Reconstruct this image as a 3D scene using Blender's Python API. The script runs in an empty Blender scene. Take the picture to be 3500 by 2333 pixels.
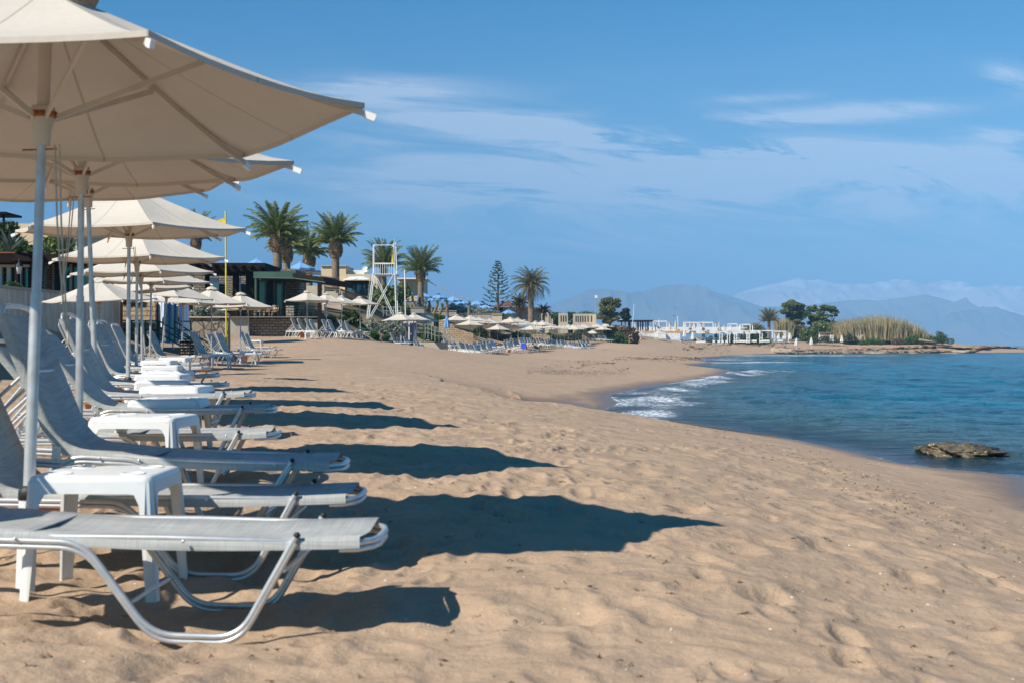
import bpy, math, random
import numpy as np
from mathutils import Vector, Matrix
R = math.radians
random.seed(7); rng = np.random.default_rng(7)
S = bpy.context.scene; COL = S.collection
# ------------------------------------------------------------------ camera
F0 = 3700.0; K = 1.27; F = F0*K; CZ = 1.85; HX = 1750.0; HY = 1178.0
cam_d = bpy.data.cameras.new('camera'); cam = bpy.data.objects.new('camera', cam_d); COL.objects.link(cam)
cam_d.sensor_width = 36; cam_d.lens = 36*F/3500; cam_d.clip_start = .05; cam_d.clip_end = 90000
cam.location = (0, 0, CZ); cam.rotation_euler = (R(90)+math.atan((HY-1166.5)/F), 0, 0)
cam_d.dof.use_dof = True; cam_d.dof.focus_distance = 38; cam_d.dof.aperture_fstop = 5.0
S.camera = cam
# ------------------------------------------------------------------ sun, sky, exposure
SUN_EL = 42.0; TRAV = Vector((.79, .61, 0)).normalized()
S_DIR = Vector((-TRAV.x*math.cos(R(SUN_EL)), -TRAV.y*math.cos(R(SUN_EL)), math.sin(R(SUN_EL))))
sl = bpy.data.lights.new('sun', 'SUN'); sl.energy = 5.2; sl.angle = R(.53); sl.color = (1, .93, .82)
so = bpy.data.objects.new('sun', sl); COL.objects.link(so)
so.rotation_euler = S_DIR.to_track_quat('Z', 'Y').to_euler(); so.location = (-20, -20, 30)
S.view_settings.view_transform = 'Standard'; S.view_settings.look = 'None'
S.view_settings.exposure = .52; S.view_settings.gamma = 1
W = bpy.data.worlds.new('World'); S.world = W; W.use_nodes = True
def world():
    nt = W.node_tree; N = nt.nodes; L = nt.links; N.clear()
    out = N.new('ShaderNodeOutputWorld'); bg = N.new('ShaderNodeBackground'); bg.inputs[1].default_value = .074
    sky = N.new('ShaderNodeTexSky'); sky.sky_type = 'NISHITA'; sky.sun_disc = False
    sky.sun_elevation = R(SUN_EL); sky.sun_rotation = math.atan2(S_DIR.x, S_DIR.y)
    sky.altitude = 0; sky.air_density = 1.0; sky.dust_density = .35; sky.ozone_density = 3.0
    hs = N.new('ShaderNodeHueSaturation'); hs.inputs['Saturation'].default_value = 1.78; hs.inputs['Value'].default_value = 1.0
    tint = N.new('ShaderNodeMix'); tint.data_type = 'RGBA'; tint.blend_type = 'MULTIPLY'; tint.inputs[0].default_value = 1
    tint.inputs[7].default_value = SKY_TINT
    L.new(sky.outputs[0], tint.inputs[6]); L.new(tint.outputs[2], hs.inputs['Color'])
    tc = N.new('ShaderNodeTexCoord'); sp = N.new('ShaderNodeSeparateXYZ'); L.new(tc.outputs['Generated'], sp.inputs[0])
    def m(op, a, b=None, c=None, clamp=False):
        n = N.new('ShaderNodeMath'); n.operation = op; n.use_clamp = clamp
        for i, v in enumerate((a, b, c)):
            if v is None: continue
            if hasattr(v, 'is_linked') or hasattr(v, 'node'): L.new(v, n.inputs[i])
            else: n.inputs[i].default_value = v
        return n.outputs[0]
    # scale of a high cloud sheet
    z = m('MAXIMUM', sp.outputs[2], .015)
    u = m('DIVIDE', sp.outputs[0], m('MAXIMUM', sp.outputs[1], .05)); v = m('DIVIDE', sp.outputs[2], m('MAXIMUM', sp.outputs[1], .05))
    comb = N.new('ShaderNodeCombineXYZ')
    L.new(m('MULTIPLY', m('SUBTRACT', u, m('MULTIPLY', v, .9)), 2.2), comb.inputs[0]); L.new(m('MULTIPLY', m('ADD', v, m('MULTIPLY', u, .13)), 15.0), comb.inputs[1])
    n1 = N.new('ShaderNodeTexNoise'); n1.inputs['Scale'].default_value = 2.2; n1.inputs['Detail'].default_value = 9; n1.inputs['Roughness'].default_value = .70
    n1.inputs['Distortion'].default_value = .7
    L.new(comb.outputs[0], n1.inputs['Vector'])
    nse = n1.outputs['Fac']
    def blob(u0, v0, su, sv, slope=0.0):
        du = m('DIVIDE', m('SUBTRACT', u, u0), su)
        dv = m('DIVIDE', m('SUBTRACT', m('SUBTRACT', v, v0), m('MULTIPLY', m('SUBTRACT', u, u0), slope)), sv)
        q = m('ADD', m('MULTIPLY', du, du), m('MULTIPLY', dv, dv))
        return m('EXPONENT', m('MULTIPLY', q, -1.0))
    # the streaks of cirrus the photo shows: (azimuth, height, half width, half height, slope, strength)
    tot = None
    for (px, y, w, h, sl_, k) in CLOUDS:
        b = m('MULTIPLY', blob((px-HX)/F, (HY-y)/F, w/F, h/F, sl_), k)
        tot = b if tot is None else m('ADD', tot, b)
    base = m('MULTIPLY', m('SUBTRACT', nse, .47, clamp=True), 1.0)
    a = m('MULTIPLY', tot, m('MULTIPLY', m('SUBTRACT', nse, .40, clamp=True), 7.5), clamp=True)
    veil = m('MULTIPLY', m('EXPONENT', m('MULTIPLY', m('POWER', m('DIVIDE', m('SUBTRACT', v, .10), .10), 2), -1)), .42)
    a = m('ADD', a, m('MULTIPLY', veil, m('ADD', .45, base)), clamp=True)
    a = m('MINIMUM', a, .75)
    mix = N.new('ShaderNodeMix'); mix.data_type = 'RGBA'; L.new(a, mix.inputs[0]); L.new(hs.outputs[0], mix.inputs[6])
    mix.inputs[7].default_value = CLOUD_COL
    L.new(mix.outputs[2], bg.inputs[0]); L.new(bg.outputs[0], out.inputs[0])
SKY_TINT = (.60, .93, 1.07, 1); CLOUD_COL = (8.0, 8.9, 10.2, 1)
CLOUDS = [(2500, 520, 1000, 34, -.115, .8), (1650, 420, 350, 26, -.14, .5), (2900, 560, 900, 60, -.03, .8), (1650, 650, 500, 40, .02, .6), (2780, 396, 430, 30, .06, .9), (2600, 336, 150, 16, .05, .5), (3480, 275, 90, 40, -.25, .8), (3440, 470, 160, 26, -.1, .7),
          (2800, 500, 330, 24, -.04, .55), (1330, 310, 330, 42, -.02, .6), (1750, 450, 520, 50, -.16, .6), (1850, 400, 260, 22, 0, .35),
          (2750, 640, 1400, 110, -.03, .62), (2150, 640, 700, 60, -.05, .5), (3100, 600, 600, 50, .02, .6), (2000, 820, 1500, 90, 0, .3), (3380, 515, 130, 18, 0, .5), (1250, 500, 200, 60, 0, .3)]
world()
# ------------------------------------------------------------------ materials
def mat(name, color, rough=.7, metal=0.0, var=.12, scale=6.0, bump=0.0, bscale=None, col2=None, trans=0.0, spec=None, coord='Object', detail=5, emis=None):
    mt = bpy.data.materials.new(name); mt.use_nodes = True; nt = mt.node_tree; N = nt.nodes; L = nt.links
    b = N['Principled BSDF']; out = N['Material Output']
    b.inputs['Roughness'].default_value = rough; b.inputs['Metallic'].default_value = metal
    if spec is not None: b.inputs['Specular IOR Level'].default_value = spec
    tc = N.new('ShaderNodeTexCoord'); no = N.new('ShaderNodeTexNoise'); no.inputs['Scale'].default_value = scale; no.inputs['Detail'].default_value = detail
    L.new(tc.outputs[coord], no.inputs['Vector'])
    c = tuple(color)+(1,) if len(color) == 3 else color
    mx = N.new('ShaderNodeMix'); mx.data_type = 'RGBA'
    a = tuple(max(0, q*(1-var)) for q in c[:3])+(1,); d = tuple(min(1, q*(1+var)) for q in c[:3])+(1,)
    if col2 is not None: a, d = c, tuple(col2)+(1,)
    mx.inputs[6].default_value = a; mx.inputs[7].default_value = d
    rp = N.new('ShaderNodeMapRange'); rp.inputs[1].default_value = .3; rp.inputs[2].default_value = .7; L.new(no.outputs['Fac'], rp.inputs[0])
    L.new(rp.outputs[0], mx.inputs[0]); L.new(mx.outputs[2], b.inputs['Base Color'])
    if bump:
        bn = N.new('ShaderNodeTexNoise'); bn.inputs['Scale'].default_value = bscale or scale*4; bn.inputs['Detail'].default_value = 6
        L.new(tc.outputs[coord], bn.inputs['Vector']); bu = N.new('ShaderNodeBump'); bu.inputs['Strength'].default_value = 1; bu.inputs['Distance'].default_value = bump
        L.new(bn.outputs['Fac'], bu.inputs['Height']); L.new(bu.outputs[0], b.inputs['Normal'])
    if trans:
        tr = N.new('ShaderNodeBsdfTranslucent'); L.new(mx.outputs[2], tr.inputs[0]); ms = N.new('ShaderNodeMixShader'); ms.inputs[0].default_value = trans
        L.new(b.outputs[0], ms.inputs[1]); L.new(tr.outputs[0], ms.inputs[2]); L.new(ms.outputs[0], out.inputs[0])
    mt['_'] = 1
    return mt
def leaf_mat(name, c1, c2, c3=None, trans=.25, rough=.6):
    mt = bpy.data.materials.new(name); mt.use_nodes = True; nt = mt.node_tree; N = nt.nodes; L = nt.links
    b = N['Principled BSDF']; out = N['Material Output']; b.inputs['Roughness'].default_value = rough; b.inputs['Specular IOR Level'].default_value = .3
    g = N.new('ShaderNodeNewGeometry'); cr = N.new('ShaderNodeValToRGB'); e = cr.color_ramp.elements
    e[0].color = tuple(c1)+(1,); e[1].color = tuple(c3 or c2)+(1,); m_ = e.new(.55); m_.color = tuple(c2)+(1,)
    L.new(g.outputs['Random Per Island'], cr.inputs[0])
    L.new(cr.outputs[0], b.inputs['Base Color'])
    tr = N.new('ShaderNodeBsdfTranslucent'); L.new(cr.outputs[0], tr.inputs[0]); ms = N.new('ShaderNodeMixShader'); ms.inputs[0].default_value = trans
    L.new(b.outputs[0], ms.inputs[1]); L.new(tr.outputs[0], ms.inputs[2]); L.new(ms.outputs[0], out.inputs[0])
    return mt
def brick_mat(name, c1, c2, mortar, bw=.5, bh=.2, ms=.015, rough=.9, bump=.02, irregular=False, scale=1.0):
    mt = bpy.data.materials.new(name); mt.use_nodes = True; nt = mt.node_tree; N = nt.nodes; L = nt.links
    b = N['Principled BSDF']; b.inputs['Roughness'].default_value = rough
    tc = N.new('ShaderNodeTexCoord'); mp = N.new('ShaderNodeMapping'); mp.inputs['Rotation'].default_value = (R(90), 0, 0)
    sp = N.new('ShaderNodeSeparateXYZ'); cb = N.new('ShaderNodeCombineXYZ'); ad = N.new('ShaderNodeMath'); ad.operation = 'ADD'
    L.new(tc.outputs['Object'], sp.inputs[0]); L.new(sp.outputs[0], ad.inputs[0]); L.new(sp.outputs[1], ad.inputs[1])
    L.new(ad.outputs[0], cb.inputs[0]); L.new(sp.outputs[2], cb.inputs[1])
    no = N.new('ShaderNodeTexNoise'); no.inputs['Scale'].default_value = 2.5; L.new(tc.outputs['Object'], no.inputs[0])
    va = N.new('ShaderNodeVectorMath'); va.operation = 'MULTIPLY_ADD'; L.new(no.outputs['Color'], va.inputs[0]); va.inputs[1].default_value = (.12, .12, 0) if not irregular else (.3, .3, 0); L.new(cb.outputs[0], va.inputs[2])
    if irregular:
        vo = N.new('ShaderNodeTexVoronoi'); vo.feature = 'DISTANCE_TO_EDGE'; vo.inputs['Scale'].default_value = scale; L.new(va.outputs[0], vo.inputs['Vector'])
        vc = N.new('ShaderNodeTexVoronoi'); vc.inputs['Scale'].default_value = scale; L.new(va.outputs[0], vc.inputs['Vector'])
        mr = N.new('ShaderNodeMapRange'); mr.inputs[1].default_value = ms; mr.inputs[2].default_value = ms*2.2; L.new(vo.outputs['Distance'], mr.inputs[0]); fac = mr.outputs[0]
        sx = N.new('ShaderNodeSeparateColor'); L.new(vc.outputs['Color'], sx.inputs[0])
        m1 = N.new('ShaderNodeMix'); m1.data_type = 'RGBA'; L.new(sx.outputs[0], m1.inputs[0]); m1.inputs[6].default_value = tuple(c1)+(1,); m1.inputs[7].default_value = tuple(c2)+(1,)
        m2 = N.new('ShaderNodeMix'); m2.data_type = 'RGBA'; L.new(fac, m2.inputs[0]); m2.inputs[6].default_value = tuple(mortar)+(1,); L.new(m1.outputs[2], m2.inputs[7])
        colr = m2.outputs[2]
    else:
        br = N.new('ShaderNodeTexBrick'); br.inputs['Scale'].default_value = 1; br.inputs['Brick Width'].default_value = bw; br.inputs['Row Height'].default_value = bh
        br.inputs['Mortar Size'].default_value = ms; br.inputs['Color1'].default_value = tuple(c1)+(1,); br.inputs['Color2'].default_value = tuple(c2)+(1,); br.inputs['Mortar'].default_value = tuple(mortar)+(1,)
        L.new(va.outputs[0], br.inputs['Vector']); colr = br.outputs['Color']
        iv = N.new('ShaderNodeMath'); iv.operation = 'SUBTRACT'; iv.inputs[0].default_value = 1; L.new(br.outputs['Fac'], iv.inputs[1]); fac = iv.outputs[0]
    n2 = N.new('ShaderNodeTexNoise'); n2.inputs['Scale'].default_value = 9; n2.inputs['Detail'].default_value = 8; L.new(tc.outputs['Object'], n2.inputs[0])
    mm = N.new('ShaderNodeMix'); mm.data_type = 'RGBA'; mm.blend_type = 'MULTIPLY'; mm.inputs[0].default_value = .7; L.new(colr, mm.inputs[6])
    r2 = N.new('ShaderNodeMapRange'); r2.inputs[1].default_value = .25; r2.inputs[2].default_value = .75; r2.inputs[3].default_value = .6; r2.inputs[4].default_value = 1.25; L.new(n2.outputs['Fac'], r2.inputs[0]); L.new(r2.outputs[0], mm.inputs[7])
    L.new(mm.outputs[2], b.inputs['Base Color'])
    hh = N.new('ShaderNodeMath'); hh.operation = 'MULTIPLY_ADD'; L.new(n2.outputs['Fac'], hh.inputs[0]); hh.inputs[1].default_value = .6; L.new(fac, hh.inputs[2])
    bu = N.new('ShaderNodeBump'); bu.inputs['Distance'].default_value = bump; L.new(hh.outputs[0], bu.inputs['Height']); L.new(bu.outputs[0], b.inputs['Normal'])
    return mt
def stripe_mat(name, ca, cb_, freq, trans=.2):
    mt = bpy.data.materials.new(name); mt.use_nodes = True; nt = mt.node_tree; N = nt.nodes; L = nt.links
    b = N['Principled BSDF']; b.inputs['Roughness'].default_value = .8
    uv = N.new('ShaderNodeUVMap'); uv.uv_map = 'UVMap'; sp = N.new('ShaderNodeSeparateXYZ'); L.new(uv.outputs[0], sp.inputs[0])
    mu = N.new('ShaderNodeMath'); mu.operation = 'MULTIPLY'; mu.inputs[1].default_value = freq; L.new(sp.outputs[0], mu.inputs[0])
    fr = N.new('ShaderNodeMath'); fr.operation = 'FRACT'; L.new(mu.outputs[0], fr.inputs[0])
    gt = N.new('ShaderNodeMath'); gt.operation = 'GREATER_THAN'; gt.inputs[1].default_value = .5; L.new(fr.outputs[0], gt.inputs[0])
    m1 = N.new('ShaderNodeMix'); m1.data_type = 'RGBA'; L.new(gt.outputs[0], m1.inputs[0]); m1.inputs[6].default_value = ca+(1,); m1.inputs[7].default_value = cb_+(1,)
    L.new(m1.outputs[2], b.inputs['Base Color'])
    return mt
M = {}
M['canopy'] = mat('beige_canvas', (.60, .54, .455), .85, var=.10, scale=2.2, bump=.014, bscale=3.2, trans=.025)
M['glow_rope'] = mat('pale_rope', (.85, .85, .85), .6, trans=.6)
M['canopy_white'] = mat('white_canvas', (.78, .75, .69), .85, var=.05, scale=3, trans=.15)
M['blue_canvas'] = mat('blue_canvas', (.20, .42, .74), .8, var=.08, scale=3, trans=.18)
M['rib'] = mat('painted_rib', (.55, .50, .43), .5, var=.08)
M['pole'] = mat('galvanised_pole', (.52, .52, .51), .42, metal=.45, var=.14, scale=14, bump=.0006, bscale=60)
M['alu'] = mat('aluminium_tube', (.64, .64, .63), .34, metal=.6, var=.08, scale=20)
M['pvc'] = mat('white_pvc', (.74, .73, .70), .4, var=.06, scale=9)
M['black'] = mat('black_rubber', (.015, .015, .015), .55)
M['rust'] = mat('rusty_band', (.30, .10, .03), .9, var=.5, scale=40)
def seams(mt):
    # stitched seams along and between the ribs, and the weave of the canvas
    N = mt.node_tree.nodes; L = mt.node_tree.links; b = N['Principled BSDF']; tc = N.new('ShaderNodeTexCoord'); sp = N.new('ShaderNodeSeparateXYZ'); L.new(tc.outputs['Object'], sp.inputs[0])
    def m(op, a, b_=None):
        n = N.new('ShaderNodeMath'); n.operation = op
        for i, v in enumerate((a, b_)):
            if v is None: continue
            if isinstance(v, (int, float)): n.inputs[i].default_value = v
            else: L.new(v, n.inputs[i])
        return n.outputs[0]
    an = m('MULTIPLY', m('ARCTAN2', sp.outputs[1], sp.outputs[0]), 6/math.pi); fr = m('ABSOLUTE', m('SUBTRACT', m('FRACT', m('ADD', an, 100.5)), .5)); r = m('SQRT', m('ADD', m('MULTIPLY', sp.outputs[0], sp.outputs[0]), m('MULTIPLY', sp.outputs[1], sp.outputs[1])))
    d = m('MULTIPLY', fr, m('MULTIPLY', r, math.pi/6)); line = m('LESS_THAN', d, .0075)
    st = N.new('ShaderNodeTexNoise'); st.inputs['Scale'].default_value = 1.1; st.inputs['Detail'].default_value = 7; st.inputs['Roughness'].default_value = .75; L.new(tc.outputs['Object'], st.inputs[0])
    mr = N.new('ShaderNodeMapRange'); mr.inputs[1].default_value = .40; mr.inputs[2].default_value = .72; mr.inputs[3].default_value = 1.04; mr.inputs[4].default_value = .80; L.new(st.outputs['Fac'], mr.inputs[0])
    f = m('MULTIPLY', mr.outputs[0], m('SUBTRACT', 1.0, m('MULTIPLY', line, .30))); src = b.inputs['Base Color'].links[0].from_socket
    mm = N.new('ShaderNodeMix'); mm.data_type = 'RGBA'; mm.blend_type = 'MULTIPLY'; mm.inputs[0].default_value = 1; L.new(src, mm.inputs[6]); L.new(f, mm.inputs[7]); L.new(mm.outputs[2], b.inputs['Base Color'])
seams(M['canopy'])
def mesh_fabric():
    mt = mat('grey_mesh_fabric', (.42, .425, .405), .75, var=.1, scale=5); N = mt.node_tree.nodes; L = mt.node_tree.links; b = N['Principled BSDF']
    tc = N.new('ShaderNodeTexCoord'); mp = N.new('ShaderNodeMapping'); mp.inputs['Scale'].default_value = (3, 160, 160); L.new(tc.outputs['Object'], mp.inputs[0])
    n = N.new('ShaderNodeTexNoise'); n.inputs['Scale'].default_value = 1; n.inputs['Detail'].default_value = 3; L.new(mp.outputs[0], n.inputs[0])
    mp2 = N.new('ShaderNodeMapping'); mp2.inputs['Scale'].default_value = (160, 3, 3); L.new(tc.outputs['Object'], mp2.inputs[0])
    n2 = N.new('ShaderNodeTexNoise'); n2.inputs['Scale'].default_value = 1; L.new(mp2.outputs[0], n2.inputs[0])
    ad = N.new('ShaderNodeMath'); ad.operation = 'ADD'; L.new(n.outputs['Fac'], ad.inputs[0]); L.new(n2.outputs['Fac'], ad.inputs[1])
    mr = N.new('ShaderNodeMapRange'); mr.inputs[1].default_value = .7; mr.inputs[2].default_value = 1.3; mr.inputs[3].default_value = .72; mr.inputs[4].default_value = 1.18; L.new(ad.outputs[0], mr.inputs[0])
    src = b.inputs['Base Color'].links[0].from_socket; mm = N.new('ShaderNodeMix'); mm.data_type = 'RGBA'; mm.blend_type = 'MULTIPLY'; mm.inputs[0].default_value = 1
    L.new(src, mm.inputs[6]); L.new(mr.outputs[0], mm.inputs[7]); L.new(mm.outputs[2], b.inputs['Base Color'])
    return mt
M['fabric'] = mesh_fabric()
M['seam'] = mat('seam_band', (.33, .35, .35), .8)
M['white_plastic'] = mat('white_plastic', (.78, .78, .76), .38, var=.05, scale=4)
M['terracotta'] = mat('terracotta', (.50, .20, .09), .85, var=.2, scale=5, bump=.004)
M['rope'] = mat('rope', (.50, .44, .34), .9, var=.2, scale=60)
M['white_paint'] = mat('white_paint', (.80, .79, .76), .5, var=.06, scale=3)
M['white_frame'] = mat('white_frame', (.80, .80, .78), .45, var=.05)
M['beige_wall'] = mat('beige_render', (.52, .44, .33), .92, var=.12, scale=1.2, bump=.01, bscale=12)
M['cream_wall'] = mat('cream_render', (.68, .53, .34), .92, var=.06, scale=.6, bump=.01, bscale=4)
M['grey_wall'] = mat('grey_concrete', (.36, .33, .28), .95, var=.18, scale=.7, bump=.01)
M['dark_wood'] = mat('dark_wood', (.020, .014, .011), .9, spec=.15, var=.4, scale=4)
M['green_paint'] = mat('green_paint', (.03, .12, .08), .5, var=.15)
M['green_roof'] = mat('green_fascia', (.04, .10, .07), .6, var=.2, scale=1)
M['red_roof'] = mat('dull_red_roof', (.20, .07, .05), .8, var=.2, scale=1.5)
M['bamboo'] = mat('brown_slats', (.20, .13, .08), .8, var=.3, scale=2.5)
M['yellow'] = mat('yellow_paint', (.75, .58, .03), .45, var=.06)
M['yellow_cloth'] = mat('yellow_cloth', (.80, .62, .08), .8, trans=.3)
M['blue_towel'] = mat('blue_towel', (.02, .06, .42), .95, var=.2, scale=9, bump=.01)
M['navy'] = mat('navy_cloth', (.012, .02, .06), .9)
M['skin'] = mat('skin', (.52, .30, .20), .55, var=.08, scale=4)
M['black_cloth'] = mat('black_cloth', (.012, .012, .014), .8)
M['blue_cloth'] = mat('light_blue_cloth', (.16, .26, .55), .8)
M['tan_cloth'] = mat('tan_cloth', (.5, .33, .17), .8)
M['hair'] = mat('dark_hair', (.03, .018, .012), .6)
M['hair2'] = mat('brown_hair', (.07, .03, .015), .6)
M['glass'] = mat('dark_glass', (.05, .09, .14), .06, var=.3, scale=.7, spec=.9)
M['stone_crazy'] = brick_mat('crazy_stone', (.34, .28, .21), (.22, .18, .15), (.05, .04, .035), irregular=True, scale=2.6, ms=.018, bump=.04)
M['stone_course'] = brick_mat('coursed_stone', (.34, .29, .22), (.22, .19, .16), (.06, .05, .045), .45, .2, .025, bump=.04)
M['stone_gold'] = brick_mat('golden_stone', (.55, .42, .26), (.42, .30, .19), (.20, .14, .09), .5, .22, .02, bump=.04)
M['stone_red'] = brick_mat('reddish_stone', (.36, .20, .11), (.24, .13, .08), (.05, .035, .025), .28, .1, .02, bump=.03)
M['white_rough'] = mat('whitewashed_rubble', (.72, .73, .76), .95, var=.1, scale=2, bump=.12, bscale=2.5)
M['palm_leaf'] = leaf_mat('palm_leaf', (.06, .095, .025), (.14, .18, .05), (.32, .33, .13), trans=.25)
M['palm_dry'] = leaf_mat('dry_palm_leaf', (.16, .13, .045), (.10, .13, .045), (.28, .19, .09), trans=.2)
M['palm_trunk'] = mat('palm_trunk', (.22, .16, .11), .95, var=.4, scale=3, bump=.05, bscale=10)
M['palm_boss'] = leaf_mat('cut_leaf_bases', (.20, .11, .05), (.36, .24, .13), (.55, .42, .27), trans=0)
M['olive_leaf'] = leaf_mat('olive_leaf', (.08, .115, .035), (.15, .20, .06), (.26, .30, .11))
M['tam_leaf'] = leaf_mat('tamarisk_leaf', (.10, .11, .04), (.18, .20, .07), (.27, .24, .14))
M['dark_leaf'] = leaf_mat('dark_leaf', (.025, .045, .015), (.055, .085, .028), (.11, .15, .05))
M['green_leaf'] = leaf_mat('green_leaf', (.03, .07, .015), (.06, .13, .02), (.13, .21, .05))
M['silver_leaf'] = leaf_mat('silver_leaf', (.16, .19, .15), (.30, .33, .27), (.44, .46, .38))
M['brown_leaf'] = leaf_mat('dry_brush', (.10, .07, .04), (.17, .12, .07), (.26, .2, .11))
M['reed'] = leaf_mat('reed', (.34, .28, .14), (.54, .44, .27), (.20, .24, .08))
M['pine_leaf'] = leaf_mat('pine_leaf', (.04, .065, .03), (.08, .12, .05), (.13, .17, .08))
M['agave'] = leaf_mat('agave_leaf', (.06, .10, .08), (.13, .19, .15), (.20, .26, .18))
M['bark'] = mat('bark', (.14, .10, .07), .95, var=.4, scale=3, bump=.03)
M['rock'] = mat('ledge_rock', (.36, .25, .15), .95, var=.4, scale=.8, bump=.15, bscale=2.5, col2=(.13, .085, .055))
M['rock_pale'] = mat('pale_rock', (.40, .32, .23), .95, var=.3, scale=1, bump=.12, bscale=3)
M['door_grey'] = mat('blue_grey_door', (.16, .20, .26), .4)
M['wood'] = mat('tan_wood', (.45, .30, .17), .7, var=.2)
# ------------------------------------------------------------------ mesh builder
def round_poly(pts, rad, n=6):
    P = [Vector(q) for q in pts]; out = [P[0]]
    for i in range(1, len(P)-1):
        a, b, c = P[i-1], P[i], P[i+1]; da = (a-b); dc = (c-b); r = min(rad, da.length*.45, dc.length*.45); s = b+da.normalized()*r; e = b+dc.normalized()*r
        for k in range(n+1): t = k/n; out.append(s*(1-t)**2+b*2*t*(1-t)+e*t*t)
    out.append(P[-1]); return out
class MB:
    def __init__(s): s.v = []; s.f = []; s.sm = []
    def add(s, vs, fs, smooth=False):
        o = len(s.v); s.v.extend([tuple(p) for p in vs]); s.f.extend([tuple(i+o for i in f) for f in fs]); s.sm.extend([smooth]*len(fs)); return s
    def box(s, c, size, rz=0, rot=None):
        hx, hy, hz = size[0]/2, size[1]/2, size[2]/2; m = rot if rot is not None else Matrix.Rotation(rz, 3, 'Z'); c = Vector(c)
        vs = [c+m@Vector((x, y, z)) for x in (-hx, hx) for y in (-hy, hy) for z in (-hz, hz)]
        return s.add(vs, [(0, 1, 3, 2), (4, 6, 7, 5), (0, 4, 5, 1), (2, 3, 7, 6), (0, 2, 6, 4), (1, 5, 7, 3)])
    def bb(s, x0, x1, y0, y1, z0, z1): return s.box(((x0+x1)/2, (y0+y1)/2, (z0+z1)/2), (x1-x0, y1-y0, z1-z0))
    def beam(s, a, b, w, h=None, up=(0, 0, 1)):
        h = h or w; a = Vector(a); b = Vector(b); d = b-a; L = d.length
        if L < 1e-6: return s
        x = d/L; up = Vector(up)
        if abs(x.dot(up)) > .98: up = Vector((0, 1, 0))
        y = up.cross(x).normalized(); z = x.cross(y); m = Matrix((x, y, z)).transposed()
        return s.box((a+b)/2, (L, w, h), rot=m)
    def tube(s, pts, r, n=8, closed=False, caps=True):
        pts = [Vector(p) for p in pts]; k = len(pts); rs = r if isinstance(r, (list, tuple)) else [r]*k
        t0 = (pts[1]-pts[0]).normalized(); up = Vector((0, 0, 1)) if abs(t0.z) < .9 else Vector((1, 0, 0)); nx = up.cross(t0).normalized(); vs = []
        for i in range(k):
            if closed: t = (pts[(i+1) % k]-pts[i-1]).normalized()
            else: t = (pts[min(i+1, k-1)]-pts[max(i-1, 0)]).normalized()
            nx = (nx-t*nx.dot(t)).normalized(); ny = t.cross(nx)
            for j in range(n):
                a = 2*math.pi*j/n; vs.append(pts[i]+(nx*math.cos(a)+ny*math.sin(a))*rs[i])
        fs = []
        for i in range(k if closed else k-1):
            a = i*n; b = ((i+1) % k)*n
            for j in range(n): fs.append((a+j, a+(j+1) % n, b+(j+1) % n, b+j))
        s.add(vs, fs, True)
        if caps and not closed:
            s.add(vs[:n], [tuple(range(n))[::-1]]); s.add(vs[-n:], [tuple(range(n))])
        return s
    def lathe(s, prof, n=16, c=(0, 0, 0), smooth=True):
        vs = []; fs = []
        for (r, z) in prof:
            for j in range(n): a = 2*math.pi*j/n; vs.append((c[0]+r*math.cos(a), c[1]+r*math.sin(a), c[2]+z))
        for i in range(len(prof)-1):
            for j in range(n): fs.append((i*n+j, i*n+(j+1) % n, (i+1)*n+(j+1) % n, (i+1)*n+j))
        return s.add(vs, fs, smooth)
    def sphere(s, c, r, n=8, m=6):
        prof = [(max(1e-4, math.sin(math.pi*i/m)), -math.cos(math.pi*i/m)) for i in range(m+1)]
        rr = r if isinstance(r, (tuple, list)) else (r, r, r); t = MB(); t.lathe(prof, n)
        return s.add([(c[0]+v[0]*rr[0], c[1]+v[1]*rr[1], c[2]+v[2]*rr[2]) for v in t.v], t.f, True)
    def build(s, name, m, parent=None, label=None):
        me = bpy.data.meshes.new(name); me.from_pydata(s.v, [], s.f); me.polygons.foreach_set('use_smooth', s.sm); me.materials.append(M[m] if isinstance(m, str) else m); me.update()
        o = bpy.data.objects.new(name, me); COL.objects.link(o)
        if parent is not None: o.parent = parent
        if label: o['label'] = label
        return o
def np_mesh(name, V, Fq, m, parent=None, smooth=False):
    me = bpy.data.meshes.new(name); V = np.asarray(V, dtype=np.float32).reshape(-1, 3); Fq = np.asarray(Fq, dtype=np.int32); k = Fq.shape[1]
    me.vertices.add(len(V)); me.vertices.foreach_set('co', V.ravel()); me.loops.add(Fq.size); me.loops.foreach_set('vertex_index', Fq.ravel())
    me.polygons.add(len(Fq)); me.polygons.foreach_set('loop_start', np.arange(0, Fq.size, k, dtype=np.int32)); me.polygons.foreach_set('loop_total', np.full(len(Fq), k, dtype=np.int32))
    if smooth: me.polygons.foreach_set('use_smooth', np.ones(len(Fq), dtype=bool))
    me.update(calc_edges=True); me.materials.append(M[m] if isinstance(m, str) else m)
    o = bpy.data.objects.new(name, me); COL.objects.link(o)
    if parent is not None: o.parent = parent
    return o
def tag(o, label=None, cat=None, group=None, kind=None):
    if label: o['label'] = label
    if cat: o['category'] = cat; o['kind'] = 'thing'
    if group: o['group'] = group
    if kind: o['kind'] = kind
    return o
def thing(name, label, cat, loc=(0, 0, 0), rz=0.0, group=None):
    o = bpy.data.objects.new(name, None); COL.objects.link(o); o.location = loc; o.rotation_euler = (0, 0, rz); o.empty_display_size = .1
    return tag(o, label, cat, group)
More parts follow.
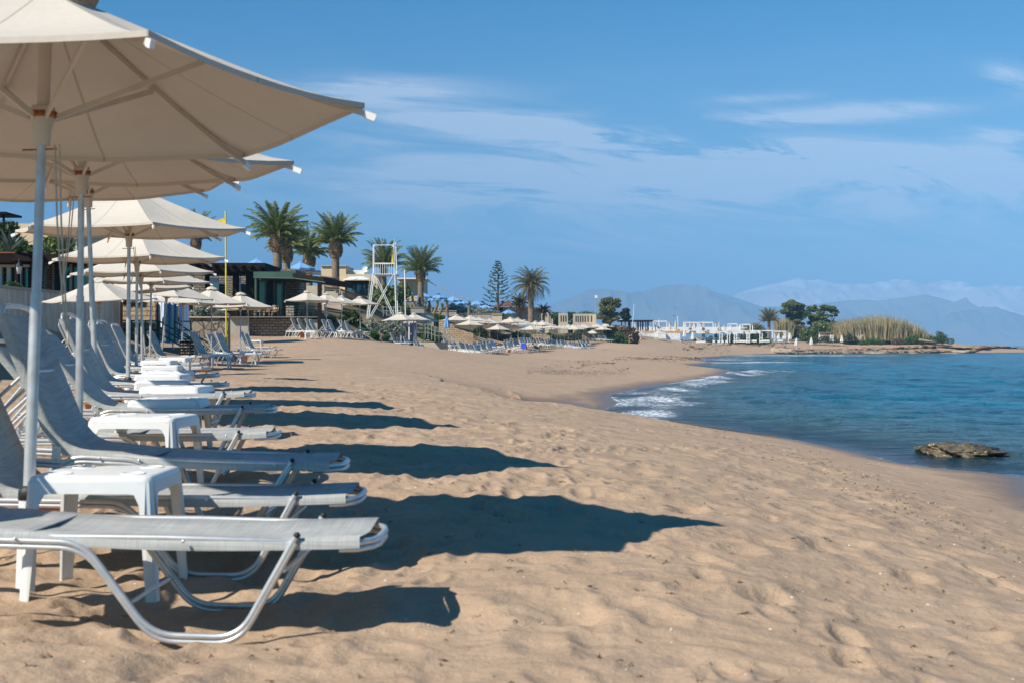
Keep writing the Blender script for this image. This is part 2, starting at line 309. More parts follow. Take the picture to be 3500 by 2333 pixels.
def dup(root, loc, rot=(0, 0, 0), scale=None, label=None, group=None, cat=None, skip=()):
    def rec(o, par):
        c = o.copy(); COL.objects.link(c)
        if par is not None: c.parent = par
        for ch in o.children:
            if ch.name.split('.')[0] not in skip: rec(ch, c)
        return c
    c = rec(root, None); c.location = loc; c.rotation_euler = rot if isinstance(rot, (tuple, list)) else (0, 0, rot)
    if scale: c.scale = scale if isinstance(scale, (tuple, list)) else (scale,)*3
    return tag(c, label, cat, group)
def remove(root):
    for ch in list(root.children): remove(ch)
    bpy.data.objects.remove(root)
def at(px, y, d): return Vector(((px-HX)*d/F0, d*K, CZ-(y-HY)*d/F0))
def XY(px, d): return (px-HX)*d/F0, d*K
ORD = ['zeroth', 'first', 'second', 'third', 'fourth', 'fifth', 'sixth', 'seventh', 'eighth', 'ninth', 'tenth', 'eleventh', 'twelfth', 'thirteenth', 'fourteenth', 'fifteenth', 'sixteenth', 'seventeenth', 'eighteenth', 'nineteenth']
TENS = ['', '', 'twenty', 'thirty', 'forty', 'fifty', 'sixty', 'seventy', 'eighty', 'ninety']
TENTH = ['', '', 'twentieth', 'thirtieth', 'fortieth', 'fiftieth', 'sixtieth', 'seventieth', 'eightieth', 'ninetieth']
def nth(i):
    if i >= 100: return 'hundred and '+nth(i-100) if i > 100 else 'hundredth'
    return ORD[i] if i < 20 else (TENTH[i//10] if i % 10 == 0 else TENS[i//10]+'-'+ORD[i % 10])
def fbox(mb, px0, px1, y0, y1, d, th=.3, zbot=None):
    a = at(px0, y1, d); b = at(px1, y0, d)
    mb.bb(a.x, b.x, a.y, a.y+th, a.z if zbot is None else zbot, b.z); return mb
# ------------------------------------------------------------------ ground, water, mountains
CP = [(1750,1.5,.66),(-200,3,.68),(0,4,.68),(600,4.3,.635),(1300,4.0,.66),(2400,4,.66),(3500,4,.55),(4800,4,.45),
(200,5.6,.64),(900,5.6,.64),(200,6.9,.76),(900,6.9,.76),(1700,6,.72),(2350,6.6,.77),(3000,6.5,.62),(3500,7,.42),
(300,8,.88),(900,8,.85),(1700,9,.86),(2400,10,.70),(3000,10,.45),(3500,10,.2),
(300,12,1.0),(900,11,.95),(1500,12,.93),(2100,14,.75),(2700,14,.45),(3300,13,.12),
(3500,15.1,0),(3100,16.8,0),(2700,21.3,0),(2400,24.3,0),(2200,27.2,0),(2050,29.5,0),(1960,26,.34),(2000,20,.66),
(1760,37.7,.3),(1650,36.5,.5),(1650,23.3,.85),(1500,31.4,.95),(1300,36,1.08),(1850,25.2,.55),(1600,26,.85),
(2100,41,0),(2200,46.6,0),(2400,56,0),(2480,67,0),(2480,81.5,0),(2440,110,0),(2400,145,0),(2500,185,0),(2700,228,0),(2900,244,0),(3100,250,0),(3300,253,0),(3500,320,0),
(2000,60,.4),(2250,60,.2),(2300,90,.3),(2250,120,.35),(1700,50,.7),(1700,80,1.0),(2000,100,.85),(2000,150,1.3),(2150,180,1.9),(2200,130,.7),(2350,200,1.45),
(1300,50,1.15),(1000,45,1.2),(700,30,1.1),(800,43,1.15),(500,20,1.1),(100,20,1.15),(0,12,.95),(-400,10,.9),(100,29,1.35),(-300,30,1.6),
(850,58,1.6),(850,69,2.1),(1050,79,2.35),(950,66,2.2),(1200,75,2.3),(1250,83,2.15),(1100,55,1.4),(1080,66,2.3),
(1350,86,1.5),(1500,110,1.4),(1600,120,1.35),(1610,133,2.15),(1750,138,1.45),(1750,152,2.1),(1900,172,1.5),(1900,184,2.1),(2050,202,2.5),(2120,208,1.9),(2250,215,1.75),(2350,230,2.1),(2700,262,2.4),(3000,265,2.1),(3200,268,2.4),(3350,275,1.4),(3500,300,.6),
(3500,25,-.8),(3000,30,-.9),(2700,40,-1),(2500,42,-.45),(2700,100,-2),(3500,100,-3),(3000,200,-2),(2750,180,-1.4),(2600,150,-1),(2350,35,-.15),(2200,36,-.06),(3500,200,-2),(3400,600,-3),(2900,600,-3),(2500,700,-3),(4500,15,-1),(6000,12,-1.5),(5000,100,-4),
(2300,500,-2),(2850,420,-1.5),(2950,300,3),(3150,290,2.8),(2700,300,3),(2400,280,2.5),(2100,300,3),
(1300,97.5,4.2),(1240,98,4.2),(1300,91,2.0),(1340,92,1.6),(1400,97,1.5),(1480,100,1.55),(1370,103,3.4),(1500,124,2.6),(1500,140,4.5),(1450,160,6),(1700,156,2.8),(1750,175,5.2),(1950,205,2.6),(1950,230,4.5),(2060,225,5),(2130,235,4.5),(2000,280,5),(1600,200,7),(1400,190,9),(1150,112,7),(1000,90,5),
(900,72,2.15),(900,79,2.4),(900,87,3.2),(900,120,7.5),(1100,125,8.5),(700,100,5),(650,52,1.5),(520,44,1.5),(420,46,1.7),(400,60,2.6),(100,60,4.2),
(-100,33,3.3),(-100,38,3.3),(200,42,3.4),(330,46,3.4),(100,26,1.3),(350,34,1.4),(-100,24,1.25),(-300,20,1.25),(100,75,6.5),
(0,400,12),(1000,400,12),(1700,400,5),(2100,400,1)]
def cp_uv(px, d): x = (px-HX)/F; return math.atan(x)*2.0, math.log(d*K*math.sqrt(1+x*x))
_c = np.array([cp_uv(p, d) for p, d, z in CP]+[(-5.2, 1.5), (-5.2, 4), (5.2, 1.5), (5.2, 4), (0, -1.5), (-3, 3.6), (3, 3.4)])
_z = np.array([z for p, d, z in CP]+[.7, .9, .7, .2, .66, 1.6, -2.5])
EPS = .035
def _phi(r2): return np.sqrt(r2+EPS*EPS)
def _solve():
    n = len(_c); D = ((_c[:, None]-_c[None])**2).sum(-1); A = np.zeros((n+3, n+3)); A[:n, :n] = _phi(D); A[:n, n] = 1; A[:n, n+1:] = _c; A[n, :n] = 1; A[n+1:, :n] = _c.T
    b = np.zeros(n+3); b[:n] = _z; return np.linalg.solve(A, b)
_w = _solve()
def scarp(X, Y):
    # the stream-cut bank that hides the lower sand behind the near berm
    X = X+.35*vnoise(X*.9, Y*.9, 91); dx = X-.1; sl = np.where(dx < 0, 5.6, 2.6); Yc = 26.8+sl*(np.sqrt(dx*dx+.09)-.3); s = (Y-Yc)/np.sqrt(1+sl*sl*np.clip(np.abs(dx), 0, 1))+.10*vnoise(X*3, Y*3, 92)
    a = np.clip(s/.35, 0, 1); a = a*a*(3-2*a); return -.55*a*np.exp(-np.maximum(s, 0)/14)*np.clip((47+.8*X+1.2*vnoise(X*.5, Y*0, 94)-Y)/3.5, 0, 1)*np.clip((2.4-X)/2.2, 0, 1)
def hbase(X, Y):
    Z = hb0(X, Y); X = np.asarray(X, float); Y = np.asarray(Y, float); return Z+np.where(Y > 10, scarp(X, Y), 0)
def hb0(X, Y):
    X = np.asarray(X, float); Y = np.asarray(Y, float); sh = X.shape; x = X.ravel(); y = Y.ravel(); out = np.empty(len(x))
    for i in range(0, len(x), 60000):
        xx = x[i:i+60000]; yy = y[i:i+60000]; u = np.arctan2(xx, yy)*2.0; v = np.log(np.maximum(np.hypot(xx, yy), .25))
        P = np.stack([u, v], 1); D = ((P[:, None]-_c[None])**2).sum(-1); out[i:i+60000] = _phi(D)@_w[:-3]+_w[-3]+P@_w[-2:]
    return out.reshape(sh)
def _hash(ix, iy, k):
    h = (ix.astype(np.int64)*374761393+iy.astype(np.int64)*668265263+k*974634777) & 0xffffffff; h = ((h ^ (h >> 13))*1274126177) & 0xffffffff; return ((h ^ (h >> 16)) & 0xffffff)/float(0xffffff)
def vnoise(x, y, k=0):
    ix = np.floor(x); iy = np.floor(y); fx = x-ix; fy = y-iy; fx = fx*fx*fx*(fx*(fx*6-15)+10); fy = fy*fy*fy*(fy*(fy*6-15)+10); ix = ix.astype(np.int64); iy = iy.astype(np.int64)
    a = _hash(ix, iy, k); b = _hash(ix+1, iy, k); c = _hash(ix, iy+1, k); d = _hash(ix+1, iy+1, k)
    return (a*(1-fx)+b*fx)*(1-fy)+(c*(1-fx)+d*fx)*fy-.5
def _stamps():
    g = random.Random(77); S_ = []
    for k in range(15):   # people walking along the beach
        x, y, a = g.uniform(-2.2, 4.2), g.uniform(3.6, 11), g.uniform(.6, 2.4)+(math.pi if g.random() < .5 else 0)
        for i in range(26):
            x += .36*math.cos(a); y += .36*math.sin(a); a += g.gauss(0, .05); sd = .085*(1 if i % 2 else -1)
            S_.append((x-sd*math.sin(a), y+sd*math.cos(a), a+g.gauss(0, .12), .135, .055, g.uniform(.012, .026)))
    for k in range(420):  # older, half filled dents
        r = g.uniform(.08, .15); S_.append((g.uniform(-3.2, 5), g.uniform(3.8, 17), g.uniform(0, 3), r*1.3, r, g.uniform(.010, .026)))
    return S_
STAMPS = _stamps()
def stamps(X, Y):
    sh = X.shape; x = X.ravel(); y = Y.ravel(); out = np.zeros(len(x)); idx = np.nonzero((y > 3) & (y < 18) & (np.abs(x) < 7))[0]
    if not len(idx): return out.reshape(sh)
    xs, ys = x[idx], y[idx]; o = np.zeros(len(idx)); order = np.argsort(ys, kind='stable'); ysr = ys[order]
    for (sx, sy, a, la, lb, dp) in STAMPS:
        i0, i1 = np.searchsorted(ysr, (sy-.32, sy+.32))
        if i0 == i1: continue
        k = order[i0:i1]; dx = xs[k]-sx; m = np.abs(dx) < .32; k = k[m]; dx = dx[m]; dy = ys[k]-sy; c, s = math.cos(a), math.sin(a); u = (dx*c+dy*s)/la; v = (-dx*s+dy*c)/lb; q = u*u+v*v
        o[k] += -dp*np.exp(-q**1.6)+dp*.42*np.exp(-((np.sqrt(q)-1.45)/.38)**2)
    out[idx] = o; return out.reshape(sh)
def lumps(X, Y, Z):
    r = np.hypot(X, Y); dry = np.clip((Z-.12)/.35, 0, 1)
    w1 = vnoise(X*1.1+3, Y*1.1, 1)*.09
    xx = X+.35*vnoise(X*1.7, Y*1.7, 7); yy = Y+.35*vnoise(X*1.7+9, Y*1.7, 8)
    w2 = (np.sqrt(vnoise(xx*3.3, yy*3.3, 2)**2+.007)*2-.5)*-.075
    w3 = (np.sqrt(vnoise(xx*6.5+4, yy*6.5, 3)**2+.015)*2-.5)*-.022
    w4 = vnoise(X*14, Y*14, 4)*.004
    foot = np.clip((44-r)/22, 0, 1)
    # tracks are deepest round the loungers and under the nearest sand
    busy = .48+.6*np.clip((1.6-X)/3.5, 0, 1)
    far = vnoise(X*.16, Y*.16, 5)*.10*np.clip((r-15)/20, 0, 1)+vnoise(X*.5, Y*.5, 6)*.05*np.clip((r-10)/20, 0, 1)
    return dry*(w1*.75*np.clip((60-r)/30, .15, 1)+(w2*.66+w3+w4)*foot*busy+far+stamps(X, Y))
def hfull(X, Y): Z = hbase(X, Y); return Z+lumps(np.asarray(X, float), np.asarray(Y, float), Z)
_gc = {}
def gz(x, y):
    k = (round(x, 3), round(y, 3))
    if k not in _gc: _gc[k] = float(hfull(np.array([x]), np.array([y]))[0])
    return _gc[k]
FPX = [-3000, -1200, 0, 412, 450, 640, 1110, 1120, 1250, 1400, 1600, 1900, 2100, 2300, 2450, 2650, 3000, 3200, 3330, 3400, 9000]
FD = [20, 21, 32, 40, 60, 82, 82, 84, 92, 103, 136, 196, 218, 240, 262, 268, 271, 275, 290, 900, 9000]
def veg_at(X, Y):
    px = HX+F*np.asarray(X)/np.maximum(Y, .1); d = np.interp(px, FPX, FD)*K; v = np.clip((Y-d)/(.02*d), 0, 1); return np.where(Y > .5, v, 0)
def ground():
    th = np.concatenate([np.linspace(-180, -42, 70)[:-1], np.linspace(-42, -24, 90)[:-1], np.linspace(-24, 24, 840)[:-1], np.linspace(24, 50, 120)[:-1], np.linspace(50, 180, 60)])
    rr = np.concatenate([np.geomspace(.02, 3.4, 30)[:-1], np.geomspace(3.4, 28, 540)[:-1], np.geomspace(28, 80, 130)[:-1], np.geomspace(80, 1200, 230)])
    T, RR = np.meshgrid(np.radians(th), rr); X = RR*np.sin(T); Y = RR*np.cos(T); Z = hbase(X, Y); Zf = Z+lumps(X, Y, Z)
    # a cut bank where the stream has undermined the berm
    nr, nt_ = X.shape; V = np.stack([X, Y, Zf], -1).reshape(-1, 3)
    i = np.arange(nr-1)[:, None]*nt_+np.arange(nt_-1)[None]; Fq = np.stack([i, i+1, i+nt_+1, i+nt_], -1).reshape(-1, 4)
    o = np_mesh('sand', V, Fq, 'sand', smooth=True); tag(o, 'brown beach sand with trampled hollows and the planted slope behind it', kind='structure')
    # close the hole under the camera
    me = o.data
    a = me.attributes.new('veg', 'FLOAT', 'POINT'); a.data.foreach_set('value', veg_at(X, Y).ravel().astype(np.float32))
    a = me.attributes.new('hgt', 'FLOAT', 'POINT'); a.data.foreach_set('value', Z.ravel().astype(np.float32))
    a = me.attributes.new('damp_shade', 'FLOAT', 'POINT'); a.data.foreach_set('value', (np.clip(-scarp(X, Y)/.25, 0, 1)*(Y > 10)).ravel().astype(np.float32))
    mb = MB(); n = 40; vs = [(.36*math.sin(2*math.pi*k/n), .36*math.cos(2*math.pi*k/n), gz(0, .3)-.01) for k in range(n)]
    return o
def sand_mat():
    mt = bpy.data.materials.new('sand'); mt.use_nodes = True; nt = mt.node_tree; N = nt.nodes; L = nt.links; b = N['Principled BSDF']; M['sand'] = mt
    g = N.new('ShaderNodeNewGeometry'); P = g.outputs['Position']
    def noise(sc, det=4, rough=.55):
        n = N.new('ShaderNodeTexNoise'); n.inputs['Scale'].default_value = sc; n.inputs['Detail'].default_value = det; n.inputs['Roughness'].default_value = rough; L.new(P, n.inputs['Vector']); return n.outputs['Fac']
    def mixc(f, a, c):
        m = N.new('ShaderNodeMix'); m.data_type = 'RGBA'
        for s, v in ((0, f), (6, a), (7, c)):
            if isinstance(v, (tuple, float, int)): m.inputs[s].default_value = v if not isinstance(v, tuple) or len(v) == 4 else v+(1,)
            else: L.new(v, m.inputs[s])
        return m.outputs[2]
    def mr(f, a, b_, c=0, d=1):
        m = N.new('ShaderNodeMapRange'); L.new(f, m.inputs[0]); m.inputs[1].default_value = a; m.inputs[2].default_value = b_; m.inputs[3].default_value = c; m.inputs[4].default_value = d; return m.outputs[0]
    def mul(a, b_):
        m = N.new('ShaderNodeMath'); m.operation = 'MULTIPLY'
        for s, v in ((0, a), (1, b_)):
            if isinstance(v, (float, int)): m.inputs[s].default_value = v
            else: L.new(v, m.inputs[s])
        return m.outputs[0]
    at_h = N.new('ShaderNodeAttribute'); at_h.attribute_name = 'hgt'; at_v = N.new('ShaderNodeAttribute'); at_v.attribute_name = 'veg'
    dry = mixc(mr(noise(1.3, 6), .3, .7), (.425, .302, .202), (.345, .240, .158))
    dry = mixc(mr(noise(95, 3, .85), .45, .72), dry, (.50, .37, .26)); dry = mixc(mr(noise(120, 2, .8), .60, .74), dry, (.17, .10, .065))
    at_d = N.new('ShaderNodeAttribute'); at_d.attribute_name = 'damp_shade'; dry = mixc(mul(at_d.outputs['Fac'], .6), dry, (.20, .13, .085))  # damp sand plus painted shade of the slope facing away from the sun
    # drifts of fine dark debris
    deb = mul(mr(noise(34, 3, .8), .62, .70), mr(noise(.55, 3), .50, .66)); dry = mixc(deb, dry, (.17, .105, .065))
    dry = mixc(mul(mr(noise(4.5, 5, .7), .55, .75), .35), dry, (.20, .135, .09))
    wn = N.new('ShaderNodeMath'); wn.operation = 'MULTIPLY_ADD'; L.new(noise(.9, 3), wn.inputs[0]); wn.inputs[1].default_value = .16; L.new(at_h.outputs['Fac'], wn.inputs[2])
    wet = mr(wn.outputs[0], .10, .22, 1, 0); colr = mixc(wet, dry, (.17, .11, .07))
    soil = mixc(mr(noise(1.1, 5), .35, .65), (.09, .085, .035), (.19, .13, .08)); colr = mixc(at_v.outputs['Fac'], colr, soil)
    L.new(colr, b.inputs['Base Color']); L.new(mr(wn.outputs[0], .1, .25, .35, .97), b.inputs['Roughness'])
    b.inputs['Specular IOR Level'].default_value = .25
    bu = N.new('ShaderNodeBump'); bu.inputs['Distance'].default_value = .003; L.new(noise(55, 5, .75), bu.inputs['Height'])
    b2 = N.new('ShaderNodeBump'); b2.inputs['Distance'].default_value = .030; L.new(noise(5, 5, .65), b2.inputs['Height']); L.new(b2.outputs[0], bu.inputs['Normal']); b3 = N.new('ShaderNodeBump'); b3.inputs['Distance'].default_value = .10; L.new(noise(1.3, 4, .6), b3.inputs['Height']); L.new(b3.outputs[0], b2.inputs['Normal']); b3.inputs['Strength'].default_value = .8
    dry1 = mr(wn.outputs[0], .2, .45, .05, 1); L.new(dry1, bu.inputs['Strength']); L.new(dry1, b2.inputs['Strength'])
    L.new(bu.outputs[0], b.inputs['Normal'])
sand_mat(); ground()
# breaker and foam lines in plan
FOAM = [[at(p, y, CZ*F0/(y-HY)) for p, y in ln] for ln in (
    [(2120,1430),(2150,1405),(2185,1375),(2230,1348),(2300,1322),(2400,1298),(2480,1284),(2560,1272),(2610,1268)],
    [(2190,1462),(2300,1400),(2420,1345),(2520,1312)],)]
def water_mat():
    mt = bpy.data.materials.new('sea_water'); mt.use_nodes = True; nt = mt.node_tree; N = nt.nodes; L = nt.links; b = N['Principled BSDF']; out = N['Material Output']; M['water'] = mt
    g = N.new('ShaderNodeNewGeometry'); P = g.outputs['Position']
    def attr(n): a = N.new('ShaderNodeAttribute'); a.attribute_name = n; return a.outputs['Fac']
    def noise(sc, det=3, rough=.5, stretch=None, dist=0):
        n = N.new('ShaderNodeTexNoise'); n.inputs['Scale'].default_value = sc; n.inputs['Detail'].default_value = det; n.inputs['Roughness'].default_value = rough; n.inputs['Distortion'].default_value = dist
        if stretch:
            mp = N.new('ShaderNodeMapping'); mp.inputs['Scale'].default_value = stretch; L.new(P, mp.inputs[0]); L.new(mp.outputs[0], n.inputs['Vector'])
        else: L.new(P, n.inputs['Vector'])
        return n.outputs['Fac']
    def mr(f, a, b_, c=0, d=1):
        m = N.new('ShaderNodeMapRange'); L.new(f, m.inputs[0]); m.inputs[1].default_value = a; m.inputs[2].default_value = b_; m.inputs[3].default_value = c; m.inputs[4].default_value = d; return m.outputs[0]
    def mixc(f, a, c):
        m = N.new('ShaderNodeMix'); m.data_type = 'RGBA'
        for s, v in ((0, f), (6, a), (7, c)):
            if isinstance(v, tuple): m.inputs[s].default_value = v+(1,)
            else: L.new(v, m.inputs[s])
        return m.outputs[2]
    def mul(a, b_, op='MULTIPLY'):
        m = N.new('ShaderNodeMath'); m.operation = op; m.use_clamp = True
        for s, v in ((0, a), (1, b_)):
            if isinstance(v, (float, int)): m.inputs[s].default_value = v
            else: L.new(v, m.inputs[s])
        return m.outputs[0]
    dp = attr('dep')
    deep = mixc(mr(noise(.35, 3, .6, (1, .35, 1)), .35, .65), (.002, .11, .22), (.012, .23, .36))  # dark and bright ripple streaks painted into the water colour
    c = mixc(mr(dp, .3, 1.3), (.05, .11, .12), deep); b.inputs['Roughness'].default_value = .10; b.inputs['IOR'].default_value = 1.33; L.new(c, b.inputs['Base Color'])
    hs = None
    lay = ((3.2, 3, .6, (1, 2.2, 1), .50), (.8, 3, .55, (1, 2.2, 1), .62), (11, 2, .6, (1, 1.4, 1), .09))
    for (sc, de, ro, st, amp) in lay:
        bu = N.new('ShaderNodeBump'); bu.inputs['Distance'].default_value = amp; L.new(noise(sc, de, ro, st, .4), bu.inputs['Height'])
        L.new(mr(dp, .02, .5, .12, 1), bu.inputs['Strength'])
        if hs: L.new(hs, bu.inputs['Normal'])
        hs = bu.outputs[0]
    L.new(hs, b.inputs['Normal'])
    # thin film of water over the sand at the edge
    tr = N.new('ShaderNodeBsdfTransparent'); tr.inputs[0].default_value = (.72, .78, .78, 1); gl = N.new('ShaderNodeBsdfGlossy'); gl.inputs['Roughness'].default_value = .12; L.new(hs, gl.inputs['Normal'])
    fr = N.new('ShaderNodeFresnel'); fr.inputs[0].default_value = 1.33; L.new(hs, fr.inputs['Normal'])
    thin = N.new('ShaderNodeMixShader'); L.new(fr.outputs[0], thin.inputs[0]); L.new(tr.outputs[0], thin.inputs[1]); L.new(gl.outputs[0], thin.inputs[2])
    m1 = N.new('ShaderNodeMixShader'); L.new(mr(dp, .02, .42), m1.inputs[0]); L.new(thin.outputs[0], m1.inputs[1]); L.new(b.outputs[0], m1.inputs[2])
    # foam
    fo = N.new('ShaderNodeBsdfPrincipled'); fo.inputs['Base Color'].default_value = (.80, .84, .86, 1); fo.inputs['Roughness'].default_value = .7
    web = mr(noise(7, 6, .75, (1, .6, 1), .9), .42, .60); f = mul(attr('foam'), 1.0); ff = mul(mr(mul(f, web), .16, .5), 1.0)
    solid = mr(f, 1.0, 1.25, 0, .6); ff = mul(ff, solid, 'ADD')
    m2 = N.new('ShaderNodeMixShader'); L.new(ff, m2.inputs[0]); L.new(m1.outputs[0], m2.inputs[1]); L.new(fo.outputs[0], m2.inputs[2]); L.new(m2.outputs[0], out.inputs[0])
def seg_dist(X, Y, ln):
    best = np.full(X.shape, 1e9); par = np.zeros(X.shape)
    for k in range(len(ln)-1):
        a, c = ln[k], ln[k+1]; dx, dy = c.x-a.x, c.y-a.y; t = np.clip(((X-a.x)*dx+(Y-a.y)*dy)/(dx*dx+dy*dy), 0, 1); q = np.hypot(X-a.x-t*dx, Y-a.y-t*dy)
        par = np.where(q < best, (k+t)/(len(ln)-1), par); best = np.minimum(best, q)
    return best, par
def water():
    water_mat()
    th = np.concatenate([np.linspace(-180, -1, 40)[:-1], np.linspace(-1, 24, 620)[:-1], np.linspace(24, 180, 60)]); rr = np.concatenate([np.geomspace(9, 125, 420)[:-1], np.geomspace(125, 560, 100)[:-1], np.geomspace(560, 60000, 50)])
    T, RR = np.meshgrid(np.radians(th), rr); X = RR*np.sin(T); Y = RR*np.cos(T); H = hbase(X, Y); dep = np.clip(-H, 0, 5); dep = np.where(RR > 560, 5, dep)
    rz = np.clip((RR-8)/10, 0, 1)*np.clip(dep/.5, 0, 1)*np.clip((380-RR)/200, 0, 1)
    wv = vnoise(X*.22+.15*Y, Y*.42, 20)*.13+vnoise(X*.6+.3*Y, Y*1.0, 21)*.12+vnoise(X*1.5-.4*Y, Y*2.3, 22)*.055
    foam = np.zeros(X.shape); Z = .0+wv*rz
    q, t = seg_dist(X, Y, FOAM[0]); wide = .5+RR*.018; wob = vnoise(X*.8, Y*.8, 31)*1.2; qq = q+wob*.5
    foam += np.exp(-(qq/wide)**2)*(.36+1.2*vnoise(X*.7, Y*.3, 33))
    Z += .14*np.exp(-(q/(.35*wide))**2)*np.clip(t*1.2-.1, 0, 1)
    q, t = seg_dist(X, Y, FOAM[1]); foam += np.exp(-((q+wob*.6)/(wide*.7))**2)*(.10+.6*vnoise(X*.6, Y*.3, 34))
    # wash between the breaker and the sand
    wash = np.clip(1-np.abs(dep-.12)/.14, 0, 1)*np.clip((120-RR)/40, 0, 1)*np.clip((RR-30)/10, 0, 1); foam += wash*(.12+.8*vnoise(X*.6, Y*.3, 41))
    edge = np.clip(1-dep/.03, 0, 1)*np.where(H < .01, 1, 0); foam += edge*.35*np.clip(vnoise(X*1.2, Y*1.2, 43)*2+.6, 0, 1)
    for (px, y, L_, k) in ((2500, 1238, 8, 1.2), (2620, 1214, 26, .9), (2420, 1228, 7, .9)):
        c = at(px, y, CZ*F0/(y-HY)); q = np.hypot((X-c.x)/L_, (Y-c.y)/(L_*.35)); foam += np.exp(-q*q)*k
    nr, nt_ = X.shape; V = np.stack([X, Y, Z], -1).reshape(-1, 3); i = np.arange(nr-1)[:, None]*nt_+np.arange(nt_-1)[None]; Fq = np.stack([i, i+1, i+nt_+1, i+nt_], -1).reshape(-1, 4)
    keep = (H.reshape(-1)[Fq].min(1) < .25) | (RR.reshape(-1)[Fq].min(1) > 540); Fq = Fq[keep]
    o = np_mesh('sea_water', V, Fq, 'water', smooth=True); tag(o, 'blue rippled sea of the bay', kind='structure')
    for n, A in (('dep', dep), ('foam', np.clip(foam, 0, 1.2))):
        a = o.data.attributes.new(n, 'FLOAT', 'POINT'); a.data.foreach_set('value', A.ravel().astype(np.float32))
water()
def mountains():
    def fbm(x, k, o=5):
        s = 0; a = 1
        for i in range(o): s = s+a*vnoise(x*2**i, x*0+k+i*7.3, k+i); a *= .5
        return s
    def range_(name, label, prof, d0, depth, m, rough=.16, k=50, base=0):
        pxs = np.linspace(min(p for p, y in prof), max(p for p, y in prof), 520); hy = np.interp(pxs, [p for p, y in prof], [y for p, y in prof])
        H = (HY-hy)*d0/F; nz = 46; rows = []
        for j in range(nz+1):
            t = j/nz; prof_t = np.clip(t/.62, 0, 1)**1.25 if t <= .62 else (1-(t-.62)/.38)**.8
            Yd = d0-depth*.62+depth*t
            xx = (pxs-HX)/F*d0
            q = np.stack([xx/(depth*.14)+0*pxs, np.full_like(xx, t*5.5)], 0)
            rid = 0; a = 1
            for o_ in range(5): rid = rid+a*(.5-np.abs(vnoise(q[0]*2**o_+t*1.3, q[1]*2**o_, k+o_))*2); a *= .5
            env = math.sin(math.pi*min(1, t/.62*.5+.0)) if t < .62 else 1
            bump_ = rid*rough*H*np.clip(t*6, 0, 1)*(1-abs(t-.62) < .98)*np.clip(abs(t-.62)*5, .10, 1)
            rows.append(np.stack([xx*(Yd/d0)**.0, np.full_like(xx, Yd), np.maximum(H*prof_t+bump_, -5)+base], -1))
        V = np.array(rows); n = len(pxs); i = np.arange(nz)[:, None]*n+np.arange(n-1)[None]; Fq = np.stack([i, i+1, i+n+1, i+n], -1).reshape(-1, 4)
        return tag(np_mesh(name, V, Fq, m, smooth=True), label, kind='structure')
    M['hill_rock'] = mat('hill_rock', (.07, .09, .08), 1, var=.3, scale=.0015, coord='Object', col2=(.17, .16, .14))
    mt = mat('snow_rock', (.48, .40, .37), 1, scale=.0015, coord='Object', col2=(.72, .62, .57)); M['snow_rock'] = mt
    N = mt.node_tree.nodes; L = mt.node_tree.links; b = N['Principled BSDF']; g = N.new('ShaderNodeNewGeometry'); sp = N.new('ShaderNodeSeparateXYZ'); L.new(g.outputs['Position'], sp.inputs[0])
    no = N.new('ShaderNodeTexNoise'); no.inputs['Scale'].default_value = .0030; no.inputs['Detail'].default_value = 8; no.inputs['Roughness'].default_value = .7
    mpp = N.new('ShaderNodeMapping'); mpp.inputs['Scale'].default_value = (1.6, .5, 1.0); L.new(g.outputs['Position'], mpp.inputs[0]); L.new(mpp.outputs[0], no.inputs[0])
    ma = N.new('ShaderNodeMath'); ma.operation = 'MULTIPLY_ADD'; L.new(no.outputs['Fac'], ma.inputs[0]); ma.inputs[1].default_value = 1250; L.new(sp.outputs[2], ma.inputs[2])
    mr = N.new('ShaderNodeMapRange'); mr.inputs[1].default_value = 1230; mr.inputs[2].default_value = 1290; L.new(ma.outputs[0], mr.inputs[0])
    mx = N.new('ShaderNodeMix'); mx.data_type = 'RGBA'; L.new(mr.outputs[0], mx.inputs[0]); L.new(b.inputs['Base Color'].links[0].from_socket, mx.inputs[6]); mx.inputs[7].default_value = (.85, .86, .9, 1); L.new(mx.outputs[2], b.inputs['Base Color'])
    range_('snowy_mountains', 'distant mountain chain with patches of snow along its crest', [(2250, 1100), (2450, 1040), (2530, 995), (2600, 975), (2680, 958), (2727, 944), (2760, 954), (2800, 950), (2850, 965), (2920, 965), (2980, 968), (3005, 957), (3030, 960), (3054, 949), (3100, 960), (3150, 970), (3190, 962), (3225, 953), (3270, 968), (3350, 978), (3400, 968), (3440, 975), (3500, 972), (3700, 985), (4200, 1010), (5000, 1080)], 14500, 4600, 'snow_rock', .36, 60)
    range_('hills', 'pale blue hills across the bay', [(1500, 1150), (1700, 1100), (1800, 1068), (1880, 1040), (1950, 1012), (2010, 985), (2060, 984), (2120, 990), (2170, 1000), (2215, 985), (2270, 970), (2330, 968), (2380, 975), (2430, 990), (2500, 1010), (2600, 1045), (2680, 1045), (2760, 1040), (2900, 1022), (3000, 1025), (3090, 1012), (3160, 1003), (3210, 1015), (3260, 1030), (3400, 1075), (3500, 1100), (3700, 1140), (4000, 1178)], 8800, 2800, 'hill_rock', .42, 70)
    mb = MB(); rnd = random.Random(3)
    for i in range(110):
        px = rnd.choice([rnd.uniform(2430, 2680), rnd.uniform(2460, 2640), rnd.uniform(3380, 3500), rnd.uniform(2250, 2440)]); t = rnd.uniform(.04, .17); Yh = 7064+2800*t; X_ = (px-HX)/F*8800; Hh = 190*8800/F*(t/.62)**1.25; s = rnd.uniform(5, 11)
        h = rnd.uniform(4, 8); mb.box((X_, Yh, Hh+2+h/2), (s, s, h*2))
    o = mb.build('distant_town', 'white_paint'); tag(o, 'tiny white houses of a far town below the hills', 'town', kind='stuff')
mountains()
